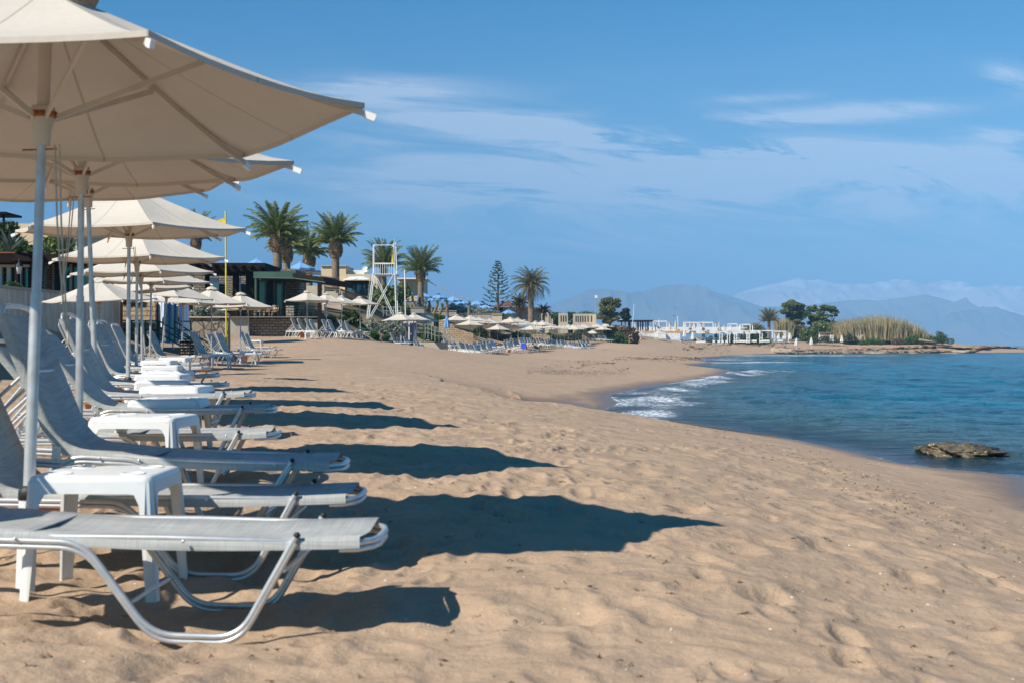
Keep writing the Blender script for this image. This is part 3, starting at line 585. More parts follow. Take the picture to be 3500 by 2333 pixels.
# ------------------------------------------------------------------ beach furniture prototypes
def make_umbrella():
    root = thing('beach_umbrella', 'x', 'umbrella'); RAD = 1.62; RIM = 2.3; RISE = .62; NS = 6
    MB().tube([(0, 0, .38), (0, 0, 1.35)], .030, 12).tube([(0, 0, 1.33), (0, 0, RIM+RISE)], .0245, 12).build('pole', 'pole', root)
    t = MB().tube([(0, 0, -.6), (0, 0, .36)], .048, 12).build('base_tube', 'pvc', root)
    MB().lathe([(.02, .33), (.053, .33), (.053, .375), (.036, .40), (.02, .40)], 12).build('collar', 'black', t)
    # canopy: six panels stretched between the ribs
    vs = []; fs = []; nr, na = 9, 8; n = NS*na
    for i in range(nr+1):
        t_ = .13+.87*i/nr
        for j in range(n):
            a = 2*math.pi*j/n; ph = (a % (2*math.pi/NS))-math.pi/NS; side = math.cos(math.pi/NS)/math.cos(ph)
            mid = 1-(abs(ph)/(math.pi/NS))**2
            r = RAD*t_*(side*(1-.035*mid*t_))
            z = RIM+RISE*(1-t_)*abs(1-t_)**.12+.035*t_**8*(1-mid)-.02*mid*math.sin(math.pi*t_)+.004*math.sin(j*.9+i*.7)*t_
            vs.append((r*math.cos(a), r*math.sin(a), z))
    for i in range(nr):
        for j in range(n): fs.append((i*n+j, i*n+(j+1) % n, (i+1)*n+(j+1) % n, (i+1)*n+j))
    k = len(vs)
    for j in range(n):
        x, y, z = vs[nr*n+j]; vs.append((x*1.0, y*1.0, z-.028))
    for j in range(n): fs.append((nr*n+j, nr*n+(j+1) % n, k+(j+1) % n, k+j))
    mb = MB(); mb.add(vs, fs, False); cn = mb.build('canopy', 'canopy', root)
    vv = []; ff = []; m = 24
    for i in range(5):
        t_ = i/4
        for j in range(m):
            a = 2*math.pi*j/m; r = .02+.235*t_*(1+.05*math.cos(a*6)); z = RIM+RISE+.065-.105*t_**1.4-(.03*abs(math.sin(a*3)) if i == 4 else 0)+(.012*math.sin(a*9) if i > 1 else 0)
            vv.append((r*math.cos(a), r*math.sin(a), z))
    for i in range(4):
        for j in range(m): ff.append((i*m+j, i*m+(j+1) % m, (i+1)*m+(j+1) % m, (i+1)*m+j))
    MB().add(vv, ff, True).build('vent', 'canopy', cn)
    MB().lathe([(.0, RIM-.20), (.042, RIM-.20), (.045, RIM-.12), (.060, RIM-.07), (.070, RIM-.03), (.055, RIM+.0), (.03, RIM+.0)], 14).build('hub', 'rib', root)
    MB().lathe([(.05, RIM-.060), (.0715, RIM-.060), (.0735, RIM-.030), (.05, RIM-.030)], 14).build('rust_band', 'rust', root)
    p = MB().tube([(-.10, .02, RIM-.22), (.08, -.02, RIM-.22)], .005, 6); p.build('locking_pin', 'rust', root)
    MB().tube([(0, 0, RIM-.05), (0, 0, RIM+RISE+.02)], .032, 10).build('upper_sleeve', 'rib', root)
    for q in range(NS):
        a = 2*math.pi*q/NS; c, s = math.cos(a), math.sin(a)
        pt = lambda t_, dz=-.022: (RAD*t_*c, RAD*t_*s, RIM+RISE*(1-t_)*abs(1-t_)**.12+dz)
        rb = MB()
        for t0, t1 in ((.02, .3), (.3, .6), (.6, .85), (.85, 1.035)): rb.beam(pt(t0), pt(t1), .018, .030)
        r = rb.build('rib', 'rib', root)
        MB().beam((.055*c, .055*s, RIM-.06), pt(.50, -.04), .016, .028).build('strut', 'rib', r)
        MB().beam(pt(1.0, -.024), pt(1.035, -.032), .024, .034).build('rib_cap', 'white_plastic', r)
    return root
def make_rope(root, ln, sag_dir, depth_):
    pts = []; x0 = .07*sag_dir
    for i in range(13):
        t = i/12; pts.append((x0+.09*math.sin(math.pi*t)*sag_dir+.03*t, -.02-.02*t, 2.1-ln*max(0, 1-(2*t-1)**2)**.8))
    MB().tube(pts, .005, 5).build('rope', 'rope', root)
def make_lounger(kind='B', fabric='fabric', ang=65):
    root = thing('sun_lounger', 'x', 'sun lounger'); w = .31; z = .41; Lf = 1.42 if kind == 'B' else 1.86; DX = Lf-1.42; BA = R(ang); BL = .84
    def seat_z(x): return z+.012-.035*math.sin(math.pi*max(0, min(1, x/Lf)))
    # seat fabric wraps both rails
    def strip(path, hw, th=.02):
        vs = []; fs = []
        prof = [(-hw-.016, -.030), (-hw-.017, .0), (-hw-.006, .017), (-hw*.5, .004), (0, -.004), (hw*.5, .004), (hw+.006, .017), (hw+.017, .0), (hw+.016, -.030)]
        k = len(prof)
        for i, (x, zz) in enumerate(path):
            a = path[max(i-1, 0)]; b = path[min(i+1, len(path)-1)]; dx, dz = b[0]-a[0], b[1]-a[1]; l = math.hypot(dx, dz); nx, nz = -dz/l, dx/l
            for (yy, o) in prof: vs.append((x+nx*o, yy, zz+nz*o))
        for i in range(len(path)-1):
            for j in range(k-1): fs.append((i*k+j, (i+1)*k+j, (i+1)*k+j+1, i*k+j+1))
        return vs, fs
    path = []; EB = .055
    c, s = math.cos(BA), math.sin(BA)
    for i in range(9): t = 1-i/8; q = .16+(BL-.22)*t; path.append((-.02-q*c, z+q*s))
    for i in range(1, 6): t = i/6; a0 = (-.02-.16*c, z+.16*s); a1 = (.16, z+.004); b = (.0, z-.02); path.append(((1-t)**2*a0[0]+2*t*(1-t)*b[0]+t*t*a1[0], (1-t)**2*a0[1]+2*t*(1-t)*b[1]+t*t*a1[1]))
    for i in range(13): x = .16+(Lf-.16-EB)*i/12; path.append((x, seat_z(x)))
    vs, fs = strip(path, w); mb = MB().add(vs, fs, True); mb.build('fabric', fabric, root)
    MB().box((.42, 0, seat_z(.42)+.010), (.05, 2*w-.06, .006)).build('seam', 'seam', root)
    # frames
    r = .014
    f = MB(); zt = z-.004
    loop = [(0, -w, zt), (.5, -w, zt-.01), (1.0, -w, zt), (Lf-.14, -w, zt), (Lf-.07, -w+.02, zt), (Lf-.015, -w+.11, zt), (Lf, -w+.2, zt), (Lf, w-.2, zt), (Lf-.015, w-.11, zt), (Lf-.07, w-.02, zt), (Lf-.14, w, zt), (1.0, w, zt), (.5, w, zt-.01), (0, w, zt)]
    f.tube(loop, r, 8); f.tube([(p[0], p[1], p[2]-.026) for p in loop[3:11]], r*.9, 8); f.build('seat_frame', 'alu', root)
    g = MB(); P = lambda q, y: (-.02-q*c, y, z+q*s-.004)
    g.tube([P(0, -w), P(BL-.12, -w), P(BL-.05, -w+.02), P(BL-.01, -w+.1), P(BL, -w+.2), P(BL, w-.2), P(BL-.01, w-.1), P(BL-.05, w-.02), P(BL-.12, w), P(0, w)], r, 8)
    g.build('backrest_frame', 'alu', root)
    g = MB()
    for sy in (-1, 1):
        g.tube([(-.66, sy*(w-.03), z-.06), P(.46, sy*(w-.03))], .010, 6)
        g.tube([(-.60, sy*(w-.06), z-.09), P(.40, sy*(w-.06))], .009, 6)
        for q in range(4): g.box((-.64+.075*q, sy*(w-.045), .355+.030*q), (.035, .008, .05), rot=Matrix.Rotation(-R(25), 3, 'Y'))
    g.tube([P(.46, -w+.03), P(.46, w-.03)], .010, 6); g.build('backrest_prop', 'alu', root)
    def leg(pts, rr=.0135, name='leg'):
        m = MB(); m.tube(pts, rr, 8)
        m.tube([(p[0]+.001, p[1]*.94, p[2]-.024) if 0 else (p[0], p[1]+(.026 if p[1] < 0 else -.026)*0+(.0), p[2]-.024) for p in pts], rr*.85, 8)
        return m.build(name, 'alu', root)
    for sy in (-1, 1):
        y = sy*(w+.02)
        if kind == 'A':
            leg(round_poly([(-.66, y, z-.03), (.235+DX, y, z-.03), (.525+DX, y, .012), (.885+DX, y, .012), (1.105+DX, y, .428)], .10))
            MB().sphere((1.11+DX, y, .435), (.015, .014, .014), 8, 6).build('end_cap', 'black', root)
        else:
            leg([(-.66, y, z-.05), (-.1, y, z-.05), (.02, y, z-.05)], name='side_rail')
            leg(round_poly([(-.20, y*.98, .0), (.01, y, z-.02), (.45, y, z-.02), (.62, y*.98, .0)], .12))
            leg([(1.17, y, z+.01), (1.10, y, .29), (1.0, y, .08), (.96, y*.98, .0)])
            MB().sphere((1.175, y, z+.02), (.012, .012, .012), 8, 6).build('end_cap', 'black', root)
        leg([(-.60, y, z-.05), (-.66, y, .16), (-.72, y, .0)], name='leg')
    for x, zz in ((-.655, .17), (-.13, .13) if kind == 'B' else (.42+DX, .13), (1.04, .13) if kind == 'B' else (1.06+DX, .29)): MB().tube([(x, -w-.02, zz), (x, w+.02, zz)], .010, 6).build('crossbar', 'alu', root)
    m = MB()
    for sy in (-1, 1):
        m.box((-.02, sy*(w+.035), z-.012), (.045, .006, .085))
        for x, zz in ((-.02, z+.015), (-.02, z-.04), (.2, z-.02), (.4, z-.02), (1.09, z-.01)): m.sphere((x, sy*(w+.040), zz), (.008, .006, .008), 6, 4)
    m.build('hinge_plate', 'alu', root)
    return root
def make_table():
    root = thing('side_table', 'x', 'table'); h = .46; a = .295; ins = .02; m = MB()
    # slab with rounded rim
    def ring(r, z, rc=.045, n=5):
        out = []
        for q, (sx, sy) in enumerate(((1, 1), (-1, 1), (-1, -1), (1, -1))):
            for i in range(n+1):
                t = math.pi/2*(q+i/n); out.append((sx*(r-rc)+rc*math.cos(t), sy*(r-rc)+rc*math.sin(t), z))
        return out
    rs = [ring(a-.03, h), ring(a-.012, h-.003), ring(a-.003, h-.012), ring(a, h-.028)]
    vs = []; [vs.extend(q) for q in rs]; k = len(rs[0]); fs = [tuple(range(k))]
    for i in range(3):
        for j in range(k): fs.append((i*k+j, (i+1)*k+j, (i+1)*k+(j+1) % k, i*k+(j+1) % k))
    m.add(vs, fs, True)
    for sx in (-1, 1):
        for sy in (-1, 1):
            m.lathe([(.050, .0), (.052, .004), (.058, .004), (.060, .0)], 16, (sx*.175, sy*.175, h))
    m.build('tabletop', 'white_plastic', root)
    # apron with arches between the legs
    for q in range(4):
        rt = Matrix.Rotation(q*math.pi/2, 3, 'Z'); vs = []; fs = []; n = 20
        for i in range(n+1):
            x = -a+.03+(2*a-.06)*i/n; e = abs(x)/(a-.03); zb = h-.074-(.15*max(0, (e-.76)/.24)**2.0)
            for zz in (h-.026, zb):
                o = .012*(h-zz)/.1
                vs.append(tuple(rt@Vector((x*(1+.0*o), -a-o+.002, zz)))); vs.append(tuple(rt@Vector((x, -a-o+.014, zz))))
        for i in range(n):
            o = i*4; p = o+4
            fs += [(o, p, p+2, o+2), (o+1, o+3, p+3, p+1), (o+2, p+2, p+3, o+3)]
        MB().add(vs, fs).build('apron', 'white_plastic', root)
    for sx in (-1, 1):
        for sy in (-1, 1):
            vs = []; fs = []; L = []
            for i in range(9):
                t = i/8; zz = (h-.026)*(1-t)-.06*t; o = a+.002+.030*t; wd = .070-.018*t; rc = .04
                arc = [(o-wd, o), (o-rc, o), (o-rc*.4, o-rc*.12), (o-rc*.12, o-rc*.4), (o, o-rc), (o, o-wd)]
                inn = [(o-.012, o-wd), (o-.012-.0, o-rc), (o-rc*.6, o-rc*.6), (o-rc, o-.012), (o-wd, o-.012)]
                L.append([(x*sx, y*sy, zz) for x, y in arc+inn])
            k = len(L[0]); [vs.extend(q) for q in L]
            for i in range(8):
                for j in range(k): fs.append((i*k+j, i*k+(j+1) % k, (i+1)*k+(j+1) % k, (i+1)*k+j))
            MB().add(vs, fs).build('leg', 'white_plastic', root)
    return root
def make_pot():
    root = thing('flower_pot', 'x', 'pot')
    MB().lathe([(.001, .0), (.085, .0), (.115, .20), (.130, .205), (.133, .245), (.115, .245), (.110, .20), (.08, .03), (.001, .03)], 20).build('clay_body', 'terracotta', root)
    return root
U0 = make_umbrella(); LA = make_lounger('A'); LB = make_lounger('B'); LC = make_lounger('B', ang=50); T0 = make_table(); POT = make_pot()
# ------------------------------------------------------------------ the near row
# (px of the pole foot, depth, rim height above the eye, lean x, lean y, spin, label, rope)
NEAR_U = [
 (90, 5.3, 1.21, .35, -5.2, 1, 'nearest beige parasol, its underside and rusty hub filling the upper left corner', 'P'),
 (268, 8.0, 1.31, .6, 0, -8, 'second beige parasol of the near row, seen from below behind the nearest one', 'P'),
 (330, 11.2, 1.62, -2.2, .6, -12, 'third beige parasol of the near row, its leaning pole just right of the second pole', 'P'),
 (437, 14.2, 1.48, .4, 0, -10, 'fourth beige parasol of the near row, wide sunlit canopy cut by the front poles', 'P'),
 (466, 18.3, 1.43, .3, 0, -14, 'fifth beige parasol of the near row, lying just under the fourth canopy', 'P'),
 (486, 23.5, 1.53, -.5, 0, -6, 'sixth beige parasol of the near row, flat canopy ending left of the yellow pole', None),
 (512, 28.0, 1.60, 1.0, 0, -10, 'seventh beige parasol of the near row, thin pale edge below the sixth', None),
 (500, 33.0, 1.62, -4.5, 1, -4, 'eighth beige parasol of the near row, on a pole leaning to the left', None),
 (352, 31.0, 1.25, -2, 2, 6, 'beige parasol set back against the beige retaining wall, left of the row', None),
 (550, 36.0, 1.62, 5.0, 0, -8, 'ninth beige parasol of the near row, leaning pole before the striped curtains', None),
 (620, 40.0, 1.55, 2.0, 1, 0, 'tenth beige parasol, half hidden, its tip above the striped curtains', None),
 (723, 42.0, 1.57, 0, 0, -25, 'beige parasol with a ruffled vent standing alone left of the yellow flagpole', None),
 (822, 47.5, 1.62, 0, 0, -18, 'beige parasol with a ruffled vent right of the yellow flagpole', None),
 (853, 62.0, 2.03, -2.4, 0, -4, 'smaller looking beige parasol behind, on the dune right of the yellow flagpole', None),
]
for i, (px, d, rim, lx, ly, sp, lab, rp) in enumerate(NEAR_U):
    x, d = XY(px, d); z = CZ+rim-2.3
    u = dup(U0, (x, d, z), (R(ly), R(lx), R(sp)), (1, .82 if i == 0 else .74 if i < 11 else .9, 1), label=lab, group='parasols of the near row')
    if rp: make_rope(u, (1.0, .75, .3, .55, .3)[i], (1, -1, -1, 1, -1)[i], 0)
NL = [  # foot px, side depth, kind, yaw, pitch, label
 (1275, 4.66, 'A', -1.5, 1.5, 'nearest grey sun lounger, foot end and bent metal runners in the lower left'),
 (1215, 5.85, 'A', 0, .8, 'second grey sun lounger, just behind the nearest white table'),
 (1062, 6.35, 'B', 1, 3.0, 'third grey sun lounger, backrest raised at the left edge, foot in blue shade'),
 (925, 7.9, 'C', 4, .6, 'fourth grey sun lounger, behind the second white table'),
 (918, 9.3, 'C', 5, .6, 'fifth grey sun lounger, its raised backrest right of the second pole'),
 (846, 10.6, 'B', 4, .4, 'sixth grey sun lounger, mostly hidden behind the paired tables'),
 (757, 12.9, 'B', 3, .8, 'seventh grey sun lounger, upright backrest by the fourth pole'),
 (726, 15.6, 'B', -2, .4, 'eighth grey sun lounger, its foot right of the small white tables'),
 (700, 18.0, 'B', 0, .4, 'ninth grey sun lounger of the near row'),
 (690, 21.5, 'B', 2, .4, 'tenth grey sun lounger, beside the fifth and sixth poles'),
 (640, 25.0, 'B', 0, .4, 'eleventh grey sun lounger, among the crowded poles'),
 (560, 27.0, 'B', 4, .2, 'twelfth grey sun lounger, before the green handrail'),
 (480, 24.0, 'B', 8, .2, 'grey sun lounger with yellow cloth on its backrest, left of the poles'),
 (700, 33.0, 'B', -5, .2, 'grey lounger with a worn wooden prop beside the black crates'),
 (826, 36.5, 'B', -8, 0, 'grey lounger left of the pole of the lone ruffled parasol'),
 (905, 38.5, 'B', -8, 0, 'grey lounger between the two ruffled parasols'),
 (850, 44.0, 'B', -12, 1, 'grey lounger with reclined back behind the right ruffled parasol'),
 (960, 52.0, 'B', -4, 1, 'grey lounger at the end of the near row below the dune'),
 (940, 53.6, 'B', -4, 1, 'second lounger below the dune, its back just visible behind the first'),
]
for px, d, k, yaw, pit, lab in NL:
    xf = (px-HX)*(d-.24)/F0; d *= K; y = R(yaw); Lk = 1.86 if k == 'A' else 1.42; x = xf-Lk*math.cos(y); yy = d-Lk*math.sin(y)
    z = min(gz(x+.0, yy), gz(x+.75*math.cos(y), yy+.75*math.sin(y)))+(.045 if d < 6.2 else .0)
    if pit > 2: z += .10
    dup({'A': LA, 'B': LB, 'C': LC}[k], (x, yy, z), (0, R(pit), y), (1.1, 1, 1.06) if pit > 2 else 1.0, label=lab, group='grey sun loungers of the near row')
TB = [(368, 5.32, 0, 'nearest white plastic table, between the two nearest loungers'), (497, 7.45, -4, 'second white plastic table, half in the shade of a parasol'),
 (580, 9.3, 3, 'third white plastic table, in front of an identical one'), (607, 10.7, -3, 'fourth white plastic table, just behind the third'),
 (557, 12.6, 10, 'fifth white plastic table, with its apron turned to the right'), (558, 13.9, 0, 'sixth white plastic table, behind the fifth'),
 (575, 15.0, 0, 'seventh white plastic table, thin white strip over the sixth'), (556, 17.6, 5, 'eighth white plastic table, beside the base of the seventh pole'),
 (600, 23.5, 0, 'ninth white table, small, among the crowded poles'), (545, 21.0, 0, 'tenth white table, small, left of the ninth'),
 (753, 35.0, 4, 'white table at the foot of the lone ruffled parasol'), (852, 40.5, 0, 'white table at the foot of the right ruffled parasol'), (877, 58.0, 0, 'white table on the dune under the smaller looking parasol')]
for px, d, yaw, lab in TB:
    x, d = XY(px, d); dup(T0, (x, d, gz(x, d)+(.09 if d < 7.5 else .07 if d < 10 else .0)), (0, 0, R(yaw)), (1, 1, 1.13 if d < 7 else 1), label=lab, group='white tables of the near row')
for px, d, s, lab in [(178, 6.6, 1.35, 'terracotta pot behind the nearest pole'), (345, 11.9, 1.3, 'terracotta pot behind the second white table'), (700, 31, 1.3, 'small terracotta pot under the lounger by the crates'), (835, 45, 1.3, 'small terracotta pot beneath the right ruffled parasol'), (385, 15.5, 1.3, 'terracotta pot by the fourth pole')]:
    x, d = XY(px, d); dup(POT, (x, d, gz(x, d)-.03), (R(3), R(-4), 0), s, label=lab, group='terracotta pots')
# ------------------------------------------------------------------ far rows of parasols and loungers
FARU = [ # px, depth, top y, scale, label
 (1050, 66, 993, .94, 'first beige parasol from the left on the dune before the restaurant'), (1115, 68.5, 1001, .87, 'second beige parasol from the left on the dune before the restaurant'),
 (1167, 73, 1010, .83, 'third beige parasol from the left on the dune before the restaurant'), (1232, 76, 1013, .875, 'fourth beige parasol from the left on the dune, leftmost of the lifeguard tower legs'),
 (1371, 86, 1067, .95, 'beige parasol in front of the white changing cabins'), (1416, 92, 1069, .95, 'beige parasol just right of the changing cabins'), (1447, 99, 1073, 1.0, 'beige parasol in front of the grey handrail'),
]
for px, d, yt, sc, lab in FARU:
    zt = CZ+(HY-yt)*d/F0-2.985*sc; x, d = XY(px, d); dup(U0, (x, d, zt), (0, R(random.uniform(-1.5, 1.5)), R(random.uniform(-30, 30))), sc, label=lab, group='parasols by the dune', skip=('locking_pin', 'rust_band'))
FARV = [(1561,125,1075),(1607,137,1077),(1640,141,1083),(1607,120,1090),(1674,150,1088),(1711,160,1093),(1726,165,1092),(1747,132,1083),(1771,136,1086),(1791,142,1092),(1815,150,1110),(1700,140,1108),
 (1830,152,1096),(1840,158,1106),(1855,152,1095),(1884,166,1106),(1897,176,1110),(1913,182,1111),(1928,184,1110),(1943,186,1108),(1958,186,1108),(1968,182,1112),(1977,188,1109),(1995,190,1107),(2003,196,1108),(2042,204,1106),(2048,212,1112),(2071,206,1104),(2080,212,1112),(2026,200,1127),(2060,199,1114)]
FARV.sort()
rs_ = random.Random(5)
for i, (px, d, yt) in enumerate(FARV):
    rim = (HY-yt)*d/F0-.70; x, d = XY(px, d)
    dup(U0, (x, d, CZ+rim-2.3+.0), (0, R(rs_.uniform(-1.5, 1.5)), R(rs_.uniform(-30, 30))), (1.14, 1.14, 1.0), label='beige parasol in the crowded row along the far beach, %s from its left end' % nth(i+1), group='parasols of the crowded far row', skip=('locking_pin', 'rust_band', 'rib', 'base_tube'))
for i, (px, d, rim, lab) in enumerate([(2171, 222, 2.35, 'beige parasol beside the woman in black by the white bar'), (2190, 232, 2.2, 'beige parasol partly behind another before the white bar'), (2252, 228, 2.3, 'beige parasol before the whitewashed pier of the bar')]):
    x, d = XY(px, d); dup(U0, (x, d, CZ+rim-2.3), (0, 0, R(10*i)), label=lab, group='parasols by the white bar', skip=('locking_pin', 'rust_band', 'rib'))
# loungers: (px of centre, depth, yaw)
k_ = 0
def far_lounger(px, d, yaw, lab, group, pit=0, fab=None, zo=0.0):
    x, d = XY(px, d); return dup(LBF if fab is None else fab, (x, d, gz(x, d)+.02+zo), (0, R(pit), R(yaw)), 1.0, label=lab, group=group)
def slim(src):
    c = dup(src, (0, 0, 0), label='x', group='x', skip=('hinge_plate', 'end_cap', 'crossbar', 'seam')); return c
LBF = slim(LB)
for ch in LBF.children:
    if ch.data and ch.data.materials[0] == M['alu']: ch.data = ch.data.copy(); ch.data.materials[0] = M['white_frame']
dl = [(1018, 66, -8), (1040, 67, -10), (1066, 67.5, -8), (1080, 68.5, -10), (1123, 71, -14), (1142, 72, -14), (1180, 75, -16), (1199, 76, -14)]
for i, (px, d, yaw) in enumerate(dl): far_lounger(px, d, yaw, '%s grey lounger from the left in the group on the dune' % nth(i+1), 'loungers on the dune')
dl = [(1352, 84, -12), (1375, 87, -14), (1398, 85, -20), (1452, 88, -30), (1462, 91, 150), (1530, 104, -35), (1550, 108, -28), (1562, 112, -24), (1440, 86, -10)]
for i, (px, d, yaw) in enumerate(sorted(dl)): far_lounger(px, d, yaw, '%s grey lounger from the left in the loose group before the cabins' % nth(i+1), 'loungers before the cabins')
far = []
for px in np.linspace(1585, 2010, 44):
    u = (px-1585)/425; d0 = 104+u*68
    for r_ in range(2): far.append((px+rs_.uniform(-3, 3), d0+r_*(5+6*u)+rs_.uniform(-1.5, 1.5), -28+rs_.uniform(-7, 7)))
for px in np.linspace(2030, 2075, 9): far.append((px, 198+rs_.uniform(0, 6), -30+rs_.uniform(-5, 5)))
far += [(2134, 222, -5), (2168, 224, 170), (2200, 226, -5), (2248, 226, -8), (2262, 230, -8)]
far.sort()
far = [f for f in far if not (1768 < f[0] < 1858 and f[1]/1 < 136+(f[0]-1768)*.14) and not (1690 < f[0] < 1730 and f[1] < 136)]
for i, (px, d, yaw) in enumerate(far): far_lounger(px, d, yaw, 'white framed lounger in the long far row, %s from its left end' % nth(i+1), 'loungers of the long far row')
for i, (px, d) in enumerate([(1060, 64), (1113, 69), (1165, 73), (1224, 75), (1384, 84), (1410, 87), (1585, 108), (1626, 117), (1640, 121), (1704, 130), (1742, 131), (1775, 128), (1848, 150)]):
    x, d = XY(px, d); dup(T0, (x, d, gz(x, d)), (0, 0, R(rs_.uniform(-10, 10))), label='small white table in the far lounger groups, %s from the left' % nth(i+1), group='tables of the far groups')
for i, (px, d) in enumerate([(1034, 66.5), (1358, 85.5), (1409, 86), (1426, 85), (1740, 127)]):
    x, d = XY(px, d); dup(POT, (x, d, gz(x, d)-.03), (0, 0, 0), 1.6, label='small terracotta pot in the far lounger groups, %s from the left' % nth(i+1), group='terracotta pots')
# blue parasols of the hotel terrace
def make_blue():
    root = thing('terrace_parasol', 'x', 'umbrella'); n = 48; vs = []; fs = []; rim, rise, RAD = 2.15, .62, 1.35
    for i in range(7):
        t_ = .03+.97*i/6
        for j in range(n):
            a = 2*math.pi*j/n; ph = (a % (math.pi/4))-math.pi/8; mid = 1-(abs(ph)/(math.pi/8))**2; r = RAD*t_*math.cos(math.pi/8)/math.cos(ph)*(1-.02*mid)
            vs.append((r*math.cos(a), r*math.sin(a), rim+rise*(1-t_)-.03*mid*t_))
    for i in range(6):
        for j in range(n): fs.append((i*n+j, i*n+(j+1) % n, (i+1)*n+(j+1) % n, (i+1)*n+j))
    cn = MB().add(vs, fs).build('canopy', 'blue_canvas', root); b = vs[-n:]; v2 = []; f2 = []
    for q in range(2):
        for j in range(n):
            a = 2*math.pi*j/n; ph = (a % (math.pi/4))-math.pi/8; sc = 1-(ph/(math.pi/8))**2; x, y, z = b[j]; v2.append((x*1.006, y*1.006, z+.01-q*(.12+.09*sc)))
    for j in range(n): f2.append((j, (j+1) % n, n+(j+1) % n, n+j))
    MB().add(v2, f2).build('valance', 'blue_canvas', cn)
    MB().lathe([(.001, rim+rise+.05), (.12, rim+rise+.02), (.2, rim+rise-.06)], 12).build('vent', 'blue_canvas', cn)
    MB().tube([(0, 0, -.6), (0, 0, rim+rise)], .025, 8).build('pole', 'white_frame', root)
    for k in range(8):
        a = k*math.pi/4; MB().beam((0, 0, rim+rise-.05), (RAD*.98*math.cos(a), RAD*.98*math.sin(a), rim-.02), .014, .02).build('rib', 'white_frame', root)
    return root
BP = make_blue()
for px, y, d, s, lab in [(878, 903, 118, 1.0, 'light blue parasol on the roof terrace left of the tall palms'), (1030, 918, 118, 1.15, 'light blue parasol on the roof terrace under the third palm'), (1060, 926, 135, 1, 'sliver of a blue parasol behind the roof terrace fence'),
  (1387, 1005, 150, .9, 'blue parasol right behind the lifeguard tower'), (1449, 1015, 158, 1, 'blue parasol under the palm by the cream house'), (1498, 1018, 165, 1, 'blue parasol second right of the cream house palm'), (1484, 1026, 185, .9, 'faint blue parasol tucked behind others on the terrace'),
  (1550, 1027, 165, 1.05, 'dark blue shaded parasol in the middle of the terrace row'), (1580, 1038, 168, 1, 'blue parasol just right of the dark shaded one'), (1630, 1040, 172, 1, 'blue parasol at the end of the white rope'),
  (1661, 1053, 178, 1.05, 'blue parasol above the silver bushes at the terrace end'), (1643, 1056, 200, .9, 'blue parasol partly hidden behind the one above the silver bushes'), (1705, 1067, 185, .8, 'small blue parasol by the red roofed kiosk door'), (1738, 1070, 178, .95, 'blue parasol in front of the red roofed kiosk'),
  (1548, 1000, 170, .8, 'extra')]:
    if lab == 'extra': continue
    p = at(px, y, d); z = p.z-2.15*s; dup(BP, (p.x, p.y, z), (0, R(rs_.uniform(-2, 2)), R(rs_.uniform(-20, 20))), s, label=lab, group='blue parasols of the hotel terrace')
# closed parasols
def make_closed(name, m, h=2.6, r=.22, lo=.9):
    root = thing(name, 'x', 'umbrella'); n = 24; vs = []; fs = []; pr = [(0, .0), (.06, .18), (.25, .45), (.5, .70), (.75, .92), (1, 1)]
    for t_, q in pr:
        for j in range(n):
            a = 2*math.pi*j/n; rr = r*q*(1+.25*math.cos(6*a))+.012; vs.append((rr*math.cos(a), rr*math.sin(a), h-(h-lo)*t_+.05*math.cos(6*a)*(t_ == 1)))
    for i in range(len(pr)-1):
        for j in range(n): fs.append((i*n+j, i*n+(j+1) % n, (i+1)*n+(j+1) % n, (i+1)*n+j))
    MB().add(vs, fs).build('folded_canopy', m, root); MB().tube([(0, 0, -.3), (0, 0, h+.06)], .03, 8).build('pole', 'white_frame', root)
    MB().lathe([(r*.42, h-.55), (r*.62, h-.56), (r*.60, h-.62), (r*.4, h-.62)], 10).build('tie', m, root)
    return root
CW = make_closed('closed_parasol', 'canopy_white', 2.55, .33, 1.0); CT = make_closed('closed_parasol', 'canopy', 3.2, .30, .7); CB = make_closed('closed_parasol', 'blue_canvas', 2.7, .40, .75)
p = at(1527, 1120, 112); dup(CB, (p.x, p.y, p.z-.5), (0, 0, 0), .66, label='folded light blue parasol beside the grey handrail', group='folded parasols')
for i, (px, yb, ht) in enumerate([(2199, 1170, 36), (2219, 1172, 37), (2241, 1170, 37), (2267, 1168, 34), (2304, 1171, 36), (2339, 1178, 40), (2368, 1176, 42), (2405, 1172, 38), (2447, 1175, 36), (2503, 1172, 33), (2661, 1171, 34), (2680, 1170, 36), (2700, 1168, 34), (2722, 1176, 40), (2773, 1172, 39), (2801, 1175, 36), (2840, 1175, 35), (2847, 1172, 32), (2877, 1174, 35)]):
    d = 2.6*F0/ht; d = min(d, 258); p = at(px, yb, d); dup(CW, (p.x, p.y, gz(p.x, p.y)), (0, 0, R(i*17)), 1.05, label='%s folded white parasol from the left standing on the far sand' % nth(i+1), group='folded parasols on the far sand')
PROTOS_FAR = [LBF, BP, CW, CT, CB]
